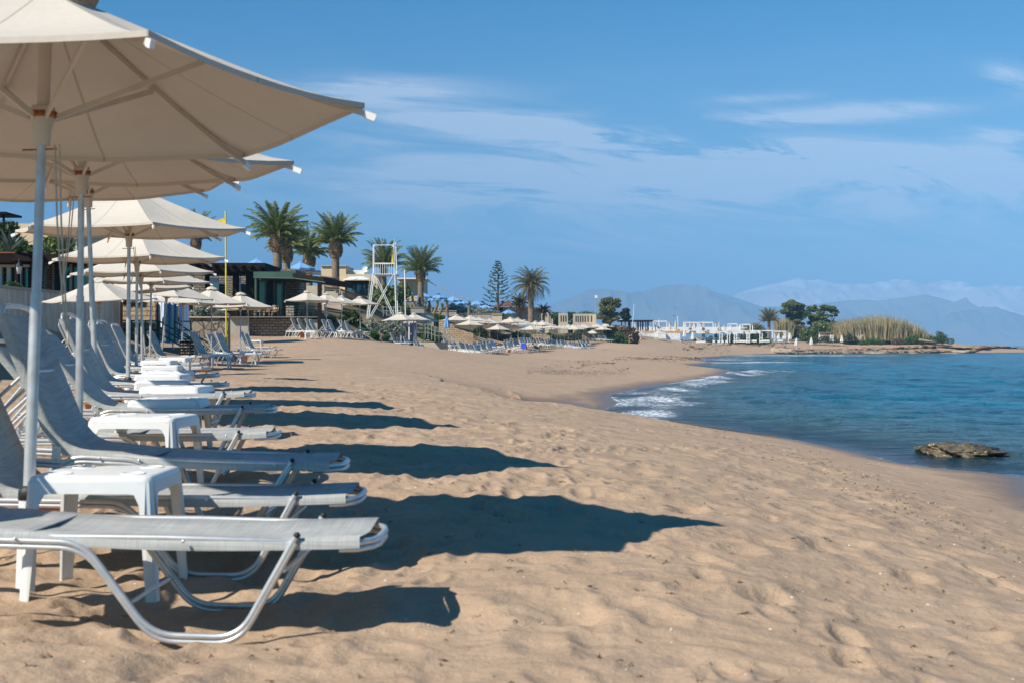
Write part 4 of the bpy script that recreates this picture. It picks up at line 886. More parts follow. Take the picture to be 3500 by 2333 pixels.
# ------------------------------------------------------------------ plants
def leaves(centers, radii, n, size, seed, elong=1.8, droop=0.0, shell=.55, flat=False):
    g = np.random.default_rng(seed); C = np.array(centers, float); Rd = np.array([(r, r, r*.8) if np.isscalar(r) else r for r in radii], float)
    vol = Rd.prod(1)**(2/3.); idx = g.choice(len(C), n, p=vol/vol.sum()); d = g.normal(size=(n, 3)); d /= np.linalg.norm(d, axis=1)[:, None]
    rad = shell+(1-shell)*g.random(n)**.7; rad = np.where(g.random(n) < .18, rad*1.12, rad); P = C[idx]+d*Rd[idx]*rad[:, None]
    a = g.normal(size=(n, 3)); a[:, 2] -= droop; a += d*.6; a /= np.linalg.norm(a, axis=1)[:, None]; b = np.cross(a, g.normal(size=(n, 3))); b /= np.linalg.norm(b, axis=1)[:, None]
    s = size*(.6+.8*g.random(n))[:, None]; l = a*s*elong*.5; w = b*s*.5
    V = np.stack([P-l, P+w*.9, P+l, P-w*.9], 1).reshape(-1, 3); return V, np.arange(4*n).reshape(-1, 4)
def bush(px, y0, y1, w_px, d, m, lab, leafn=900, size=None, name='bush', cat='bush', group=None, seed=1, depth=None, gl=None, base=None):
    # a low shrub: many small clumps over a mound
    g = random.Random(seed); s = d/F0; p = at(px, y1, d); h = (y1-y0)*s; w = w_px*s; dep = depth or max(.5, w*.35); root = thing(name, lab, cat, (p.x, p.y+dep*.3, p.z), 0, group)
    cs = []; rs = []; nc = max(5, int(w/h*5))
    for i in range(nc):
        u = g.uniform(-1, 1); hh = (1-abs(u)**2.6)*h*g.uniform(.65, 1.0); r = max(.12*h, h*g.uniform(.22, .36)); cs.append((u*(w/2-r*.6), g.uniform(-.5, .5)*dep, max(r*.5, hh-r))); rs.append((r*1.25, r*1.1, r))
        cs.append((u*(w/2-r*.8), g.uniform(-.5, .5)*dep, max(r*.3, (hh-r)*.45))); rs.append((r*1.4, r*1.1, r*1.1))
    V, Fq = leaves(cs, rs, leafn, size or max(.10, h*.10), seed); np_mesh('foliage', V, Fq, m, root)
    mb = MB()
    for i in range(5): a = g.uniform(0, 6.28); mb.tube([(g.uniform(-.2, .2)*w, 0, -.5), (g.uniform(-.35, .35)*w, g.uniform(-.2, .2)*dep, h*.6)], [.03, .012], 5)
    mb.build('stem', 'bark', root); return root
def tree(px, ytop, ybase, d, clumps, m, lab, n=9000, size=.28, trunk=.22, seed=1, name='tree', forks=None):
    s = d/F0; base = at(px, ybase, d); root = thing(name, lab, 'tree', base); cs = []; rs = []
    for (cx, cy, r, ry) in clumps: cs.append(((cx-px)*s, random.Random(seed+cx).uniform(-.6, .6)*r*s, (ybase-cy)*s)); rs.append((r*s, r*s*.9, ry*s))
    g = random.Random(seed); c2 = []; r2 = []
    for c, r in zip(cs, rs):
        for q in range(9):
            a = g.uniform(0, 6.28); e = g.uniform(-.8, 1.2); k = g.uniform(.25, .85); c2.append((c[0]+r[0]*k*math.cos(a)*math.cos(e), c[1]+r[1]*k*math.sin(a)*math.cos(e), c[2]+r[2]*k*math.sin(e))); f = g.uniform(.30, .58); r2.append((r[0]*f, r[1]*f, r[2]*f*.8))
    V, Fq = leaves(c2, r2, int(n*1.5), size*.85, seed, shell=.12); np_mesh('crown', V, Fq, m, root)
    mb = MB(); H = (ybase-ytop)*s
    for c, r in zip(cs, rs): mb.tube([(0, 0, -.5), (c[0]*.15, c[1]*.1, c[2]*.3), (c[0]*.5+g.uniform(-.2, .2), c[1]*.5, c[2]*.6), (c[0]*.9, c[1]*.9, c[2])], [trunk*.7, trunk*.55, trunk*.35, trunk*.12], 7)
    for c, r in zip(c2[::3], r2[::3]): mb.tube([(c[0]*.5, c[1]*.5, c[2]*.6), c], [trunk*.2, trunk*.06], 5)
    mb.build('trunk', 'bark', root); return root
def frond(mb, base, az, el, L, droop, g, nl=24, lw=.06, ll=.55, mbr=None, fold=.5):
    c, s = math.cos(az), math.sin(az); pts = []; x = z = 0.0; e = el; n = 10
    tw = g.uniform(-.35, .35)
    for i in range(n+1):
        pts.append(Vector((base[0]+x*c-tw*.0*s, base[1]+x*s, base[2]+z))); st = L/n; x += st*math.cos(e); z += st*math.sin(e); e -= droop/n*(.5+1.3*i/n)
    (mbr or mb).tube(pts, [.045*(1-.85*i/n)+.006 for i in range(n+1)], 4)
    side = Vector((-s, c, 0)); ca, sa = math.cos(tw), math.sin(tw)
    for k in range(nl):
        t = .14+.86*(k+.5)/nl; f = t*n; i = min(int(f), n-1); q = pts[i].lerp(pts[i+1], f-i); tan = (pts[i+1]-pts[i]).normalized(); nor = side.cross(tan).normalized()
        sd = side*ca+nor*sa; nr_ = nor*ca-side*sa
        l = ll*(math.sin(math.pi*min(1, t*.82+.14))**.7)*g.uniform(.85, 1.15)
        for sg in (-1, 1):
            dr = (sd*sg*(.75-.2*t)+tan*(.55+.4*t)+nr_*fold*g.uniform(.4, 1.1)-Vector((0, 0, .12))).normalized(); w = tan*lw*.5
            a = q; b = q+dr*l*.5-Vector((0, 0, .01)); e_ = q+dr*l-Vector((0, 0, .05*l))
            mb.add([a-w*.6, a+w*.6, b+w, e_, b-w], [(0, 1, 2, 3, 4)])
def canary(px, yc, ybase, d, wpx, lab, seed, nf=42, bossh=55, bossw=52, trw=30, leaf='palm_leaf', lean=0.0, name='palm_tree', up=1.0, group='tall palms by the hotel'):
    g = random.Random(seed); s = d/F0; base = at(px, ybase, d); root = thing(name, lab, 'palm tree', base, 0, group); H = (ybase-yc)*s; bh = bossh*s; tr = trw*s/2; br = bossw*s/2; L = wpx*s/2*1.12
    x1 = lean*H
    mb = MB(); n = 26; pts = []; rs = []
    for i in range(n+1): t = i/n; pts.append((x1*t*t, 0, -1.5+(H-bh+1.7)*t)); rs.append(tr*(1.12-.12*t)*(1+.018*((i % 2)*2-1)))
    mb.tube(pts, rs, 14); mb.build('trunk', 'palm_trunk', root)
    mb = MB(); z0 = H-bh; core = MB(); prof = [(tr*.9, 0), (br*.80, .12), (br*.95, .35), (br*.98, .6), (br*.86, .85), (br*.6, 1.05)]
    core.lathe([(r*.93, z0+t*bh) for r, t in prof], 14, (x1, 0, 0))
    bo = core.build('leaf_base_boss', 'palm_trunk', root)
    for ring in range(11):
        t = (ring+.5)/11; rr = np.interp(t, [q[1] for q in prof], [q[0] for q in prof]); k = 15
        for j in range(k):
            a = 2*math.pi*(j+.5*(ring % 2))/k+g.uniform(-.05, .05); c, sn = math.cos(a), math.sin(a); p = Vector((x1+rr*.88*c, rr*.88*sn, z0+t*bh)); o = Vector((c, sn, .55)).normalized(); tn = Vector((-sn, c, 0)); w = bh/11*.85
            q = p+o*.24*g.uniform(.7, 1.1)*(br/.8); up_ = Vector((0, 0, 1))
            mb.add([p-tn*w, p+up_*w*.8, p+tn*w, p-up_*w*.9, q-tn*w*.55, q+up_*w*.35, q+tn*w*.55, q-up_*w*.45], [(4, 7, 6, 5), (0, 3, 7, 4), (3, 2, 6, 7), (2, 1, 5, 6), (1, 0, 4, 5)])
    mb.build('cut_leaf_stub', 'palm_boss', bo)['kind'] = 'stuff'
    mb = MB(); top = (x1, 0, H-.12*bh)
    for i in range(nf):
        t = i/nf; az = i*2.399963+g.uniform(-.2, .2); el = R(90-66*t**.9*up)+g.uniform(-.1, .1); frond(mb, (top[0]+.2*math.cos(az)*(.3+t), .2*math.sin(az)*(.3+t), top[2]+.3*(1-t)), az, el, L*g.uniform(.88, 1.08)*(.80+.28*math.sin(math.pi*min(1, t+.25))), R(36+46*t)*g.uniform(.75, 1.25), g, nl=30, ll=.17*L+.12, lw=.075)
    mb.build('crown', leaf, root); return root
def date_palm(px, yc, ybase, d, wpx, lab, seed, nf=60, leaf='palm_dry', trw=20, skirt=True, lean=0):
    g = random.Random(seed); s = d/F0; base = at(px, ybase, d); root = thing('palm_tree', lab, 'palm tree', base, 0, 'drooping palms'); H = (ybase-yc)*s; tr = trw*s/2; L = wpx*s/2*1.15; mb = MB()
    pts = [(lean*H*(i/14)**2, 0, -1+(H+1)*i/14) for i in range(15)]; mb.tube(pts, [tr*(1.15-.25*i/14)*(1+.07*((i % 2)*2-1)) for i in range(15)], 10); mb.build('trunk', 'palm_trunk', root)
    mb = MB(); dry = MB()
    for i in range(nf):
        t = i/nf; az = i*2.399963; el = R(85-95*t)+g.uniform(-.12, .12); frond(mb, (lean*H, 0, H), az, el, L*g.uniform(.85, 1.1), R(60+65*t)*g.uniform(.8, 1.15), g, nl=26, ll=.16*L+.1, lw=.07, fold=.35)
    mb.build('crown', leaf, root)
    if skirt:
        for i in range(24): frond(dry, (lean*H, 0, H-.1), g.uniform(0, 6.28), R(-35-35*g.random()), L*g.uniform(.5, .9), R(40), g, nl=16, ll=.12*L, lw=.05, fold=0)
        dry.build('dead_leaf_skirt', 'brown_leaf', root)
    return root
canary(948, 806, 990, 105, 232, 'tallest palm, thick trunk and wide crown behind the dark restaurant roof', 11, 54, 58, 54, 30)
canary(980, 848, 990, 112, 185, 'palm half hidden behind the tallest palm, right of it', 12, 46, 52, 42, 25)
canary(1057, 868, 990, 128, 168, 'shorter palm between the two tall palm trunks, scruffy crown', 13, 50, 50, 42, 22)
canary(1147, 828, 1010, 120, 190, 'palm with a slender clean trunk before the cream hotel block', 14, 52, 56, 46, 25)
canary(670, 812, 960, 125, 170, 'palm mostly hidden behind the parasols, left of the yellow flagpole', 15, 40, 45, 36, 22)
canary(1312, 912, 1060, 135, 170, 'palm behind the lifeguard tower', 16, 44, 30, 26, 18)
canary(1438, 925, 1045, 150, 165, 'palm in front of the small cream house with a white roof', 17, 50, 38, 33, 19)
date_palm(1815, 978, 1085, 165, 142, 'drooping palm with a brown skirt beside the red roofed kiosk', 18, 58)
date_palm(1775, 1040, 1090, 168, 84, 'short bushy palm leaning against the drooping one', 19, 34, trw=12, skirt=False)
date_palm(1858, 1066, 1092, 166, 60, 'lowest ragged palm at the foot of the drooping one', 20, 26, trw=10, skirt=False)
canary(2628, 1098, 1168, 258, 82, 'lone palm on the far beach beside the white cabana frames', 21, 46, 9, 11, 11, leaf='palm_dry', group='drooping palms')
def norfolk():
    d = 165; px = 1702; yt, yb = 893, 1060; s = d/F0; root = thing('norfolk_pine', 'tiered conifer with upturned branch tips behind the red roofed kiosk', 'tree', at(px, yb, d)); H = (yb-yt)*s; g = random.Random(4)
    MB().tube([(0, 0, -1), (0, 0, H*.5), (0, 0, H)], [.22, .13, .02], 7).build('trunk', 'bark', root); mb = MB(); br = MB(); z = H*.10; k = 0
    while z < H*.985:
        t = z/H; L = (1-t)**.85*2.75*1.05+.12; nb = 5
        for j in range(nb):
            a = 2*math.pi*j/nb+k*.45; c, sn = math.cos(a), math.sin(a); Lb = L*g.uniform(.8, 1.1); P = []
            for i in range(7): u = i/6; P.append(Vector((Lb*u*c, Lb*u*sn, z-.10*Lb*math.sin(math.pi*u)+.16*Lb*u*u)))
            br.tube(P, [.035*(1-.7*i/6) for i in range(7)], 4)
            for i in range(int(5+Lb*8)):
                u = g.uniform(.30, 1.04) if g.random() < .8 else g.uniform(.85, 1.1); f = min(5.99, u*6*.99); q = P[int(f)].lerp(P[int(f)+1], f-int(f)); sd = g.choice((-1, 1)); l = g.uniform(.16, .42); dr = Vector((c*.6-sn*sd*.6, sn*.6+c*sd*.6, g.uniform(.3, 1.1))).normalized()
                w = dr.cross(Vector((g.uniform(-1, 1), g.uniform(-1, 1), .2))).normalized()*.045; mb.add([q-w, q+dr*l*.5-w*1.5, q+dr*l, q+dr*l*.5+w*1.5, q+w], [(0, 1, 2, 3, 4)])
        z += (.62-.34*t)*1.02; k += 1
    mb.build('crown', 'pine_leaf', root); br.build('branches', 'bark', root)
norfolk()
tree(2085, 1002, 1105, 200, [(2078, 1030, 26, 22), (2100, 1042, 22, 18), (2060, 1052, 20, 22), (2085, 1062, 30, 22), (2112, 1028, 14, 12), (2068, 1082, 30, 18), (2100, 1080, 24, 18), (2085, 1098, 34, 14)], 'tam_leaf', 'feathery olive green tree beside the walls with slits', 11000, .20, .28, 31)
tree(2137, 1045, 1105, 205, [(2134, 1062, 12, 10), (2143, 1068, 12, 10), (2128, 1078, 14, 13), (2140, 1086, 16, 12)], 'dark_leaf', 'small dark tree at the right foot of the feathery one', 4500, .22, .16, 32)
tree(2715, 1020, 1140, 272, [(2712, 1046, 34, 22), (2735, 1056, 24, 18), (2694, 1062, 24, 18), (2715, 1080, 34, 20), (2745, 1074, 16, 14), (2715, 1100, 36, 18)], 'olive_leaf', 'largest round green tree left of the reed clump', 12000, .30, .35, 33)
tree(2775, 1040, 1140, 275, [(2778, 1058, 18, 16), (2765, 1078, 20, 18), (2785, 1088, 24, 16), (2780, 1105, 26, 16), (2782, 1124, 30, 16)], 'olive_leaf', 'middle green tree of the trio by the reed clump', 7500, .30, .3, 34)
tree(2828, 1042, 1145, 272, [(2826, 1056, 26, 14), (2850, 1068, 17, 10), (2808, 1066, 16, 14), (2820, 1082, 22, 12), (2858, 1078, 8, 6), (2826, 1102, 24, 14), (2832, 1122, 28, 14)], 'olive_leaf', 'right hand green tree of the trio, branch reaching to the reeds', 8000, .30, .3, 35)
tree(2855, 1098, 1145, 285, [(2852, 1112, 20, 12), (2870, 1118, 14, 10)], 'dark_leaf', 'low dark tree between the trio and the reeds', 3000, .32, .2, 36)
def reeds(px0, px1, ytop_f, yb, d, lab, n, seed, m='reed', depth=14):
    g = np.random.default_rng(seed); s = d/F0; c = at((px0+px1)/2, yb, d); root = thing('reed_clump', lab, 'reeds', c); P = g.uniform(px0, px1, n); yt = np.interp(P, *ytop_f); dy = g.uniform(0, depth, n); x = (P-(px0+px1)/2)*s*(1+dy/(d*K))
    h = (yb-yt)*s*(.62+.42*g.random(n)); w = .055+.03*g.random(n); lx = g.normal(0, .09, n)*h+(P-(px0+px1)/2)/(px1-px0)*.30*h; ly = g.normal(0, .06, n)*h
    th = g.uniform(0, math.pi, n); wx = np.cos(th)*w; wy = np.sin(th)*w; z0 = np.zeros(n)+g.uniform(-.3, .2, n)
    V = np.stack([np.stack([x-wx, dy-wy, z0], 1), np.stack([x+wx, dy+wy, z0], 1), np.stack([x+lx*.45+wx, dy+ly*.45+wy, z0+h*.6], 1), np.stack([x+lx*.45-wx, dy+ly*.45-wy, z0+h*.6], 1), np.stack([x+lx, dy+ly, z0+h], 1)], 1).reshape(-1, 3)
    i = np.arange(n)[:, None]*5; Fq = np.concatenate([i+np.array([[0, 1, 2, 3]])], 0); tri = np.concatenate([i+np.array([[3, 2, 4, 4]])], 0); np_mesh('cane', V, np.concatenate([Fq, tri]), m, root)['kind'] = 'stuff'
    # blades
    k = int(n*1.6); idx = g.integers(0, n, k); f = g.uniform(.35, 1.0, k); px_ = x[idx]+lx[idx]*f*.8; py_ = dy[idx]+ly[idx]*f*.8; pz = z0[idx]+h[idx]*f; a = g.uniform(0, 6.28, k); l = g.uniform(.3, .8, k); e = g.uniform(.1, .9, k)
    q = np.stack([px_, py_, pz], 1); dv = np.stack([np.cos(a)*l, np.sin(a)*l*.7, e*l], 1); sv = np.stack([-np.sin(a), np.cos(a), np.zeros(k)], 1)*.035
    V = np.stack([q-sv, q+sv, q+dv*.6+sv, q+dv+np.array([0, 0, -.05])], 1).reshape(-1, 3); np_mesh('blades', V, np.arange(4*k).reshape(-1, 4), m, root)['kind'] = 'stuff'
reeds(2875, 3195, ([2875, 2900, 2960, 3020, 3070, 3110, 3150, 3195], [1105, 1090, 1082, 1070, 1076, 1092, 1112, 1150]), 1162, 262, 'big clump of dry and green reeds on the far point', 5200, 41)
reeds(2655, 2715, ([2655, 2690, 2715], [1085, 1078, 1100]), 1150, 268, 'small tuft of yellow reeds left of the round green tree', 420, 42, depth=4)
B = [ (2800, 1092, 1150, 130, 269, 'olive_leaf', 'grey green undergrowth below the right hand trees of the trio', 4200), # px, ytop, ybase, width, d, material, label, leaves
 (2085, 1098, 1150, 150, 208, 'tam_leaf', 'olive brown scrub at the foot of the feathery tree', 4200), (2010, 1108, 1150, 120, 209, 'dark_leaf', 'dark shrub bank below the long slit wall', 3000), (3130, 1140, 1170, 110, 258, 'green_leaf', 'green creeper at the right foot of the reed clump', 2600), (3215, 1138, 1170, 90, 262, 'green_leaf', 'rounded green scrub ending the planted point', 2600), (3212, 1126, 1145, 26, 268, 'dark_leaf', 'tiny dark shrub on top of the last scrub', 500),
 (2985, 1152, 1174, 100, 256, 'green_leaf', 'bright green mat under the middle of the reeds', 2200), (3070, 1148, 1173, 54, 255, 'brown_leaf', 'reddish brown cut bank bush under the reeds', 1200), (2820, 1140, 1168, 130, 258, 'dark_leaf', 'dull green scrub behind the folded parasols', 2600), (2900, 1135, 1160, 60, 262, 'dark_leaf', 'dull green scrub left of the reeds', 1200),
 (2735, 1095, 1150, 110, 270, 'brown_leaf', 'brown dry thicket under the round green tree', 3000), (2575, 1100, 1150, 130, 262, 'tam_leaf', 'pale scrub behind the white cabana frames', 2600), (2480, 1142, 1170, 240, 250, 'dark_leaf', 'long dark green hedge behind the white sunbeds', 4500), (2580, 1140, 1168, 140, 252, 'green_leaf', 'green hedge left of the lone far palm', 2600),
 (2135, 1090, 1170, 90, 206, 'brown_leaf', 'brown dry brush left of the white bar', 4000), (2110, 1135, 1176, 100, 199, 'green_leaf', 'dark glossy creeper left of the two women', 3500), (2060, 1142, 1170, 70, 205, 'green_leaf', 'green creeper behind the last packed loungers', 2000),
 (1980, 1130, 1165, 150, 205, 'dark_leaf', 'dark hedge behind the far loungers', 3500), (1880, 1058, 1090, 70, 235, 'green_leaf', 'bright green hedge over the first slit wall', 1800), (1958, 1060, 1092, 70, 236, 'dark_leaf', 'dark green bush draped between the slit walls', 1800), (2010, 1058, 1085, 110, 240, 'green_leaf', 'bright green hedge over the long slit wall', 2600), (1905, 1065, 1110, 50, 225, 'dark_leaf', 'black green shrub hanging over the stepped wall', 1600), (1952, 1085, 1130, 26, 222, 'dark_leaf', 'narrow climber between two slit walls', 1000),
 (1855, 1128, 1168, 130, 174, 'dark_leaf', 'dark shrub bank behind the packed loungers', 3500), (1770, 1125, 1170, 110, 160, 'dark_leaf', 'olive dark shrub bank behind the blue towel lounger', 3500), (1700, 1115, 1170, 80, 152, 'brown_leaf', 'brown grassy bush behind the loungers', 3000), (1640, 1112, 1168, 70, 146, 'dark_leaf', 'dark round bush right of the golden stone wall', 2800),
 (1655, 1045, 1075, 100, 158, 'silver_leaf', 'silver bush on the right half of the terrace wall', 3600), (1560, 1032, 1072, 110, 153, 'silver_leaf', 'silver bush in the middle of the terrace wall', 3800), (1435, 1015, 1065, 90, 148, 'silver_leaf', 'silver bush behind the twisted yucca trunks', 2600), (1690, 1052, 1080, 60, 158, 'dark_leaf', 'dark clipped bush at the end of the terrace wall', 2000), (1610, 1038, 1060, 60, 175, 'green_leaf', 'low green bush under the end of the rope', 900),
 (1500, 1070, 1110, 80, 130, 'green_leaf', 'light green bush below the yucca trunks', 2200), (1455, 1105, 1160, 100, 108, 'green_leaf', 'dark green bush inside the grey handrail', 3000), (1460, 1148, 1185, 40, 99, 'silver_leaf', 'grey green plant on the low wall by the cabins', 1200), (1520, 1120, 1160, 60, 118, 'dark_leaf', 'dark bush left of the golden stone wall', 1800), (1385, 1035, 1080, 50, 122, 'olive_leaf', 'olive shrub behind the thin white pole', 1600),
 (1330, 1075, 1120, 80, 96, 'green_leaf', 'leafy green bush at the right feet of the lifeguard tower', 2600), (1325, 1085, 1135, 110, 94, 'silver_leaf', 'pale silver bush under the lifeguard tower', 4200), (1260, 1080, 1130, 60, 94, 'silver_leaf', 'silver bush left of the lifeguard tower feet', 2400), (1290, 1125, 1162, 120, 91, 'green_leaf', 'yellow green ground bush inside the green fence', 3000), (1245, 1012, 1050, 90, 108, 'green_leaf', 'glossy green bush in front of the garden pavilion', 2600), (1190, 1050, 1160, 110, 92, 'dark_leaf', 'big black green bush behind the dune parasols', 6500), (1130, 1065, 1100, 30, 86, 'olive_leaf', 'yellowish shrub by the corner post of the restaurant', 600),
 (1320, 960, 1080, 80, 128, 'olive_leaf', 'bushy green growth behind the tower legs', 4200), (1262, 950, 1020, 40, 130, 'olive_leaf', 'feathery green bush right of the garden pavilion', 1600), (1370, 940, 1010, 50, 140, 'olive_leaf', 'feathery bush left of the cream house', 1600),
 (705, 1036, 1085, 130, 55, 'silver_leaf', 'silver grey shrub growing over the crazy stone wall', 5200), (430, 1008, 1032, 110, 50, 'silver_leaf', 'grey green planting on top of the end of the retaining wall', 2400), (370, 928, 985, 90, 56, 'olive_leaf', 'green shrub peeking between the parasols at left', 1800),
 (60, 815, 880, 150, 52, 'green_leaf', 'leafy bank over the bungalow at the left edge', 4500), (170, 800, 880, 150, 54, 'olive_leaf', 'reddish green shrubs over the bungalow roof', 4000), (20, 748, 850, 90, 62, 'dark_leaf', 'dark tree top at the far left edge', 3000), (30, 962, 985, 60, 33.5, 'green_leaf', 'small green plants along the wall top at the left edge', 700)]
for i, (px, y0, y1, w, d, m, lab, n) in enumerate(B): bush(px, y0, y1, w, d, m, lab, n, seed=100+i, size=max(.09, (y1-y0)*d/F0*.085))
def agave(px, yb, d, h, lab, seed):
    g = random.Random(seed); p = at(px, yb, d); root = thing('agave', lab, 'plant', p); mb = MB()
    for i in range(22):
        az = i*2.4+g.uniform(-.2, .2); el = R(80-50*(i/22)); L = h*g.uniform(.75, 1.1); c, s = math.cos(az), math.sin(az); prev = None; P = []
        for q in range(7): u = q/6; P.append(Vector((c*L*u*math.cos(el)*(1+.2*u), s*L*u*math.cos(el), L*u*math.sin(el)-.10*L*u*u)))
        w = [.07, .10, .11, .10, .08, .045, .004]; sd = Vector((-s, c, 0)); vs = []; fs = []
        for q in range(7): vs += [P[q]-sd*w[q]*h*.8, P[q]-Vector((0, 0, .05*h*(1-q/6))), P[q]+sd*w[q]*h*.8]
        for q in range(6): fs += [(q*3, q*3+1, q*3+4, q*3+3), (q*3+1, q*3+2, q*3+5, q*3+4)]
        mb.add(vs, fs, True)
    mb.build('leaf_rosette', 'agave', root)
agave(235, 850, 50, 1.05, 'large blue green agave above the bungalow, between the parasol poles', 1); agave(35, 860, 49, 1.2, 'agave with long arching leaves at the left edge', 2)
def yucca(px, y0, y1, d, lab, seed, bend=0):
    g = random.Random(seed); s = d/F0; p = at(px, y1, d); h = (y1-y0)*s; root = thing('yucca', lab, 'tree', p, 0, 'twisted yucca trunks'); mb = MB(); b = bend*s
    P = [(0, 0, -.8), (b*.1, 0, h*.3), (b*.5, 0, h*.6), (b*.9, 0, h*.85), (b, 0, h)]; mb.tube(P, [.26, .2, .17, .18, .14], 8); mb.build('trunk', 'palm_trunk', root); lf = MB()
    for i in range(70):
        a = g.uniform(0, 6.28); e = g.uniform(-.5, 1.4); l = g.uniform(.4, .75); q = Vector(P[-1]); dr = Vector((math.cos(a)*math.cos(e), math.sin(a)*math.cos(e), math.sin(e))); w = dr.cross(Vector((0, 0, 1.01))).normalized()*.04; lf.add([q-w, q+w, q+dr*l], [(0, 1, 2)])
    lf.build('crown', 'palm_leaf', root)
for i, (px, y0, y1, d, b) in enumerate([(1422, 1022, 1072, 140, -12), (1440, 1025, 1075, 138, -6), (1466, 1038, 1075, 138, 2), (1482, 1036, 1088, 134, 14), (1500, 1048, 1090, 132, 12), (1528, 1036, 1075, 136, 0), (1603, 1040, 1068, 150, 2)]): yucca(px, y0, y1, d, '%s twisted yucca trunk from the left in the terrace slope' % nth(i+1), 60+i, b)
# ------------------------------------------------------------------ walls, buildings, street furniture
def part(px0, px1, y0, y1, d, th, name, m, root, dz=0):
    # a box seen at these heights, its front face at depth d; coordinates are world, roots stand at the origin of the thing
    mb = MB(); fbox(mb, px0, px1, y0, y1, d, th); o = root.location; mb.v = [(v[0]-o.x, v[1]-o.y, v[2]-o.z) for v in mb.v]; return mb.build(name, m, root)
def world_part(mb, name, m, root):
    o = root.location; mb.v = [(v[0]-o.x, v[1]-o.y, v[2]-o.z) for v in mb.v]; return mb.build(name, m, root)
def thing_at(name, lab, cat, px, y, d, group=None): return thing(name, lab, cat, at(px, y, d), 0, group)
# beige retaining wall running away along the left
t = thing_at('retaining_wall', 'long beige rendered wall with vertical streaks behind the near loungers', 'wall', 200, 1230, 34)
a, b, c = at(-700, 0, 17), at(0, 0, 32), at(412, 0, 39.5); mb = MB()
def wallrun(mb, P, z0, z1, th, side=-1):
    for (x0, y0), (x1, y1) in zip(P[:-1], P[1:]):
        dx, dy = x1-x0, y1-y0; l = math.hypot(dx, dy); nx, ny = -dy/l*th*side*-1, dx/l*th*side*-1
        mb.add([(x0, y0, z0), (x1, y1, z0), (x1+nx, y1+ny, z0), (x0+nx, y0+ny, z0), (x0, y0, z1), (x1, y1, z1), (x1+nx, y1+ny, z1), (x0+nx, y0+ny, z1)], [(0, 1, 5, 4), (1, 2, 6, 5), (2, 3, 7, 6), (3, 0, 4, 7), (4, 5, 6, 7), (3, 2, 1, 0)])
M['wall_streak'] = mat('streaked_render', (.60, .52, .42), .95, var=.15, scale=1.5, bump=.01)
def streak():
    mt = M['wall_streak']; N = mt.node_tree.nodes; L = mt.node_tree.links; b = N['Principled BSDF']; tc = N.new('ShaderNodeTexCoord'); mp = N.new('ShaderNodeMapping'); mp.inputs['Scale'].default_value = (2.2, 2.2, .12); L.new(tc.outputs['Object'], mp.inputs[0])
    n = N.new('ShaderNodeTexNoise'); n.inputs['Scale'].default_value = 2.5; n.inputs['Detail'].default_value = 5; L.new(mp.outputs[0], n.inputs[0]); mr = N.new('ShaderNodeMapRange'); mr.inputs[1].default_value = .35; mr.inputs[2].default_value = .62; mr.inputs[3].default_value = .66; mr.inputs[4].default_value = 1.08; L.new(n.outputs['Fac'], mr.inputs[0])
    s = b.inputs['Base Color'].links[0].from_socket; mm = N.new('ShaderNodeMix'); mm.data_type = 'RGBA'; mm.blend_type = 'MULTIPLY'; mm.inputs[0].default_value = 1; L.new(s, mm.inputs[6]); L.new(mr.outputs[0], mm.inputs[7]); L.new(mm.outputs[2], b.inputs['Base Color'])
streak()
wallrun(mb, [(a.x, a.y), (b.x, b.y), (c.x, c.y)], .6, 3.52, .3); world_part(mb, 'wall', 'wall_streak', t)
mb = MB(); wallrun(mb, [(a.x+.04, a.y-.1), (b.x+.04, b.y), (c.x+.04, c.y+.04)], 3.523, 3.60, .40); world_part(mb, 'coping', 'grey_wall', t)
t = thing_at('drain_pipe', 'brown drain pipe on the end of the long beige wall', 'pipe', 408, 1190, 39.3); mb = MB(); p = at(404, 1195, 39.1); p.x += .12; mb.tube([(p.x, p.y, 1.3), (p.x, p.y, 3.4)], .05, 8); world_part(mb, 'pipe', 'rust', t)
# stepped stone face, platform and stair rails
t = thing_at('stone_wall', 'pale crazy paved stone face left of the striped curtains', 'wall', 470, 1190, 50); part(412, 530, 1028, 1200, 50, .5, 'wall', 'stone_gold', t)
t = thing_at('stone_wall', 'low dark crazy stone wall under the silver grey shrub', 'wall', 710, 1190, 54); part(640, 779, 1086, 1215, 54, .6, 'wall', 'stone_crazy', t); part(638, 781, 1082, 1086, 53.9, .8, 'coping', 'beige_wall', t)
t = thing_at('concrete_landing', 'concrete landing under the striped changing booth', 'landing', 600, 1205, 49); part(500, 640, 1186, 1215, 49.0, 2.2, 'slab', 'grey_wall', t)
def rail(name, lab, segs, m, r=.028, cat='handrail'):
    t = thing(name, lab, cat, at(*segs[0][0]))
    for kind, pts in [(('rail'), s) for s in segs]:
        mb = MB(); mb.tube([at(*p) for p in pts], r, 6); world_part(mb, 'rail', m, t)
    return t
def rail2(lab, tops, d, drop, m='green_paint', r=.026, cat='handrail', mids=2, post_px=None, name='handrail'):
    # tops: polyline (px, y) of the upper rail, height drop in px
    t = thing(name, lab, cat, at(tops[0][0], tops[0][1]+drop, d))
    for k in range(mids+1): mb = MB(); mb.tube([at(px, y+drop*k/(mids+1), d) for px, y in tops], r, 6); world_part(mb, 'rail', m, t)
    for px in (post_px or [p[0] for p in tops]):
        y = np.interp(px, [q[0] for q in tops], [q[1] for q in tops]); mb = MB(); mb.tube([at(px, y, d), at(px, y+drop+6, d)], r*1.15, 6); world_part(mb, 'post', m, t)
    return t
rail2('dark green handrail left of the striped curtains', [(388, 1095), (545, 1098)], 47, 92, 'green_paint', .035, post_px=[396, 450, 498, 545])
rail2('green sloping handrail crossing in front of the striped curtains', [(545, 1098), (600, 1130), (660, 1165), (712, 1200)], 46, 62, 'green_paint', .035, post_px=[545, 700])
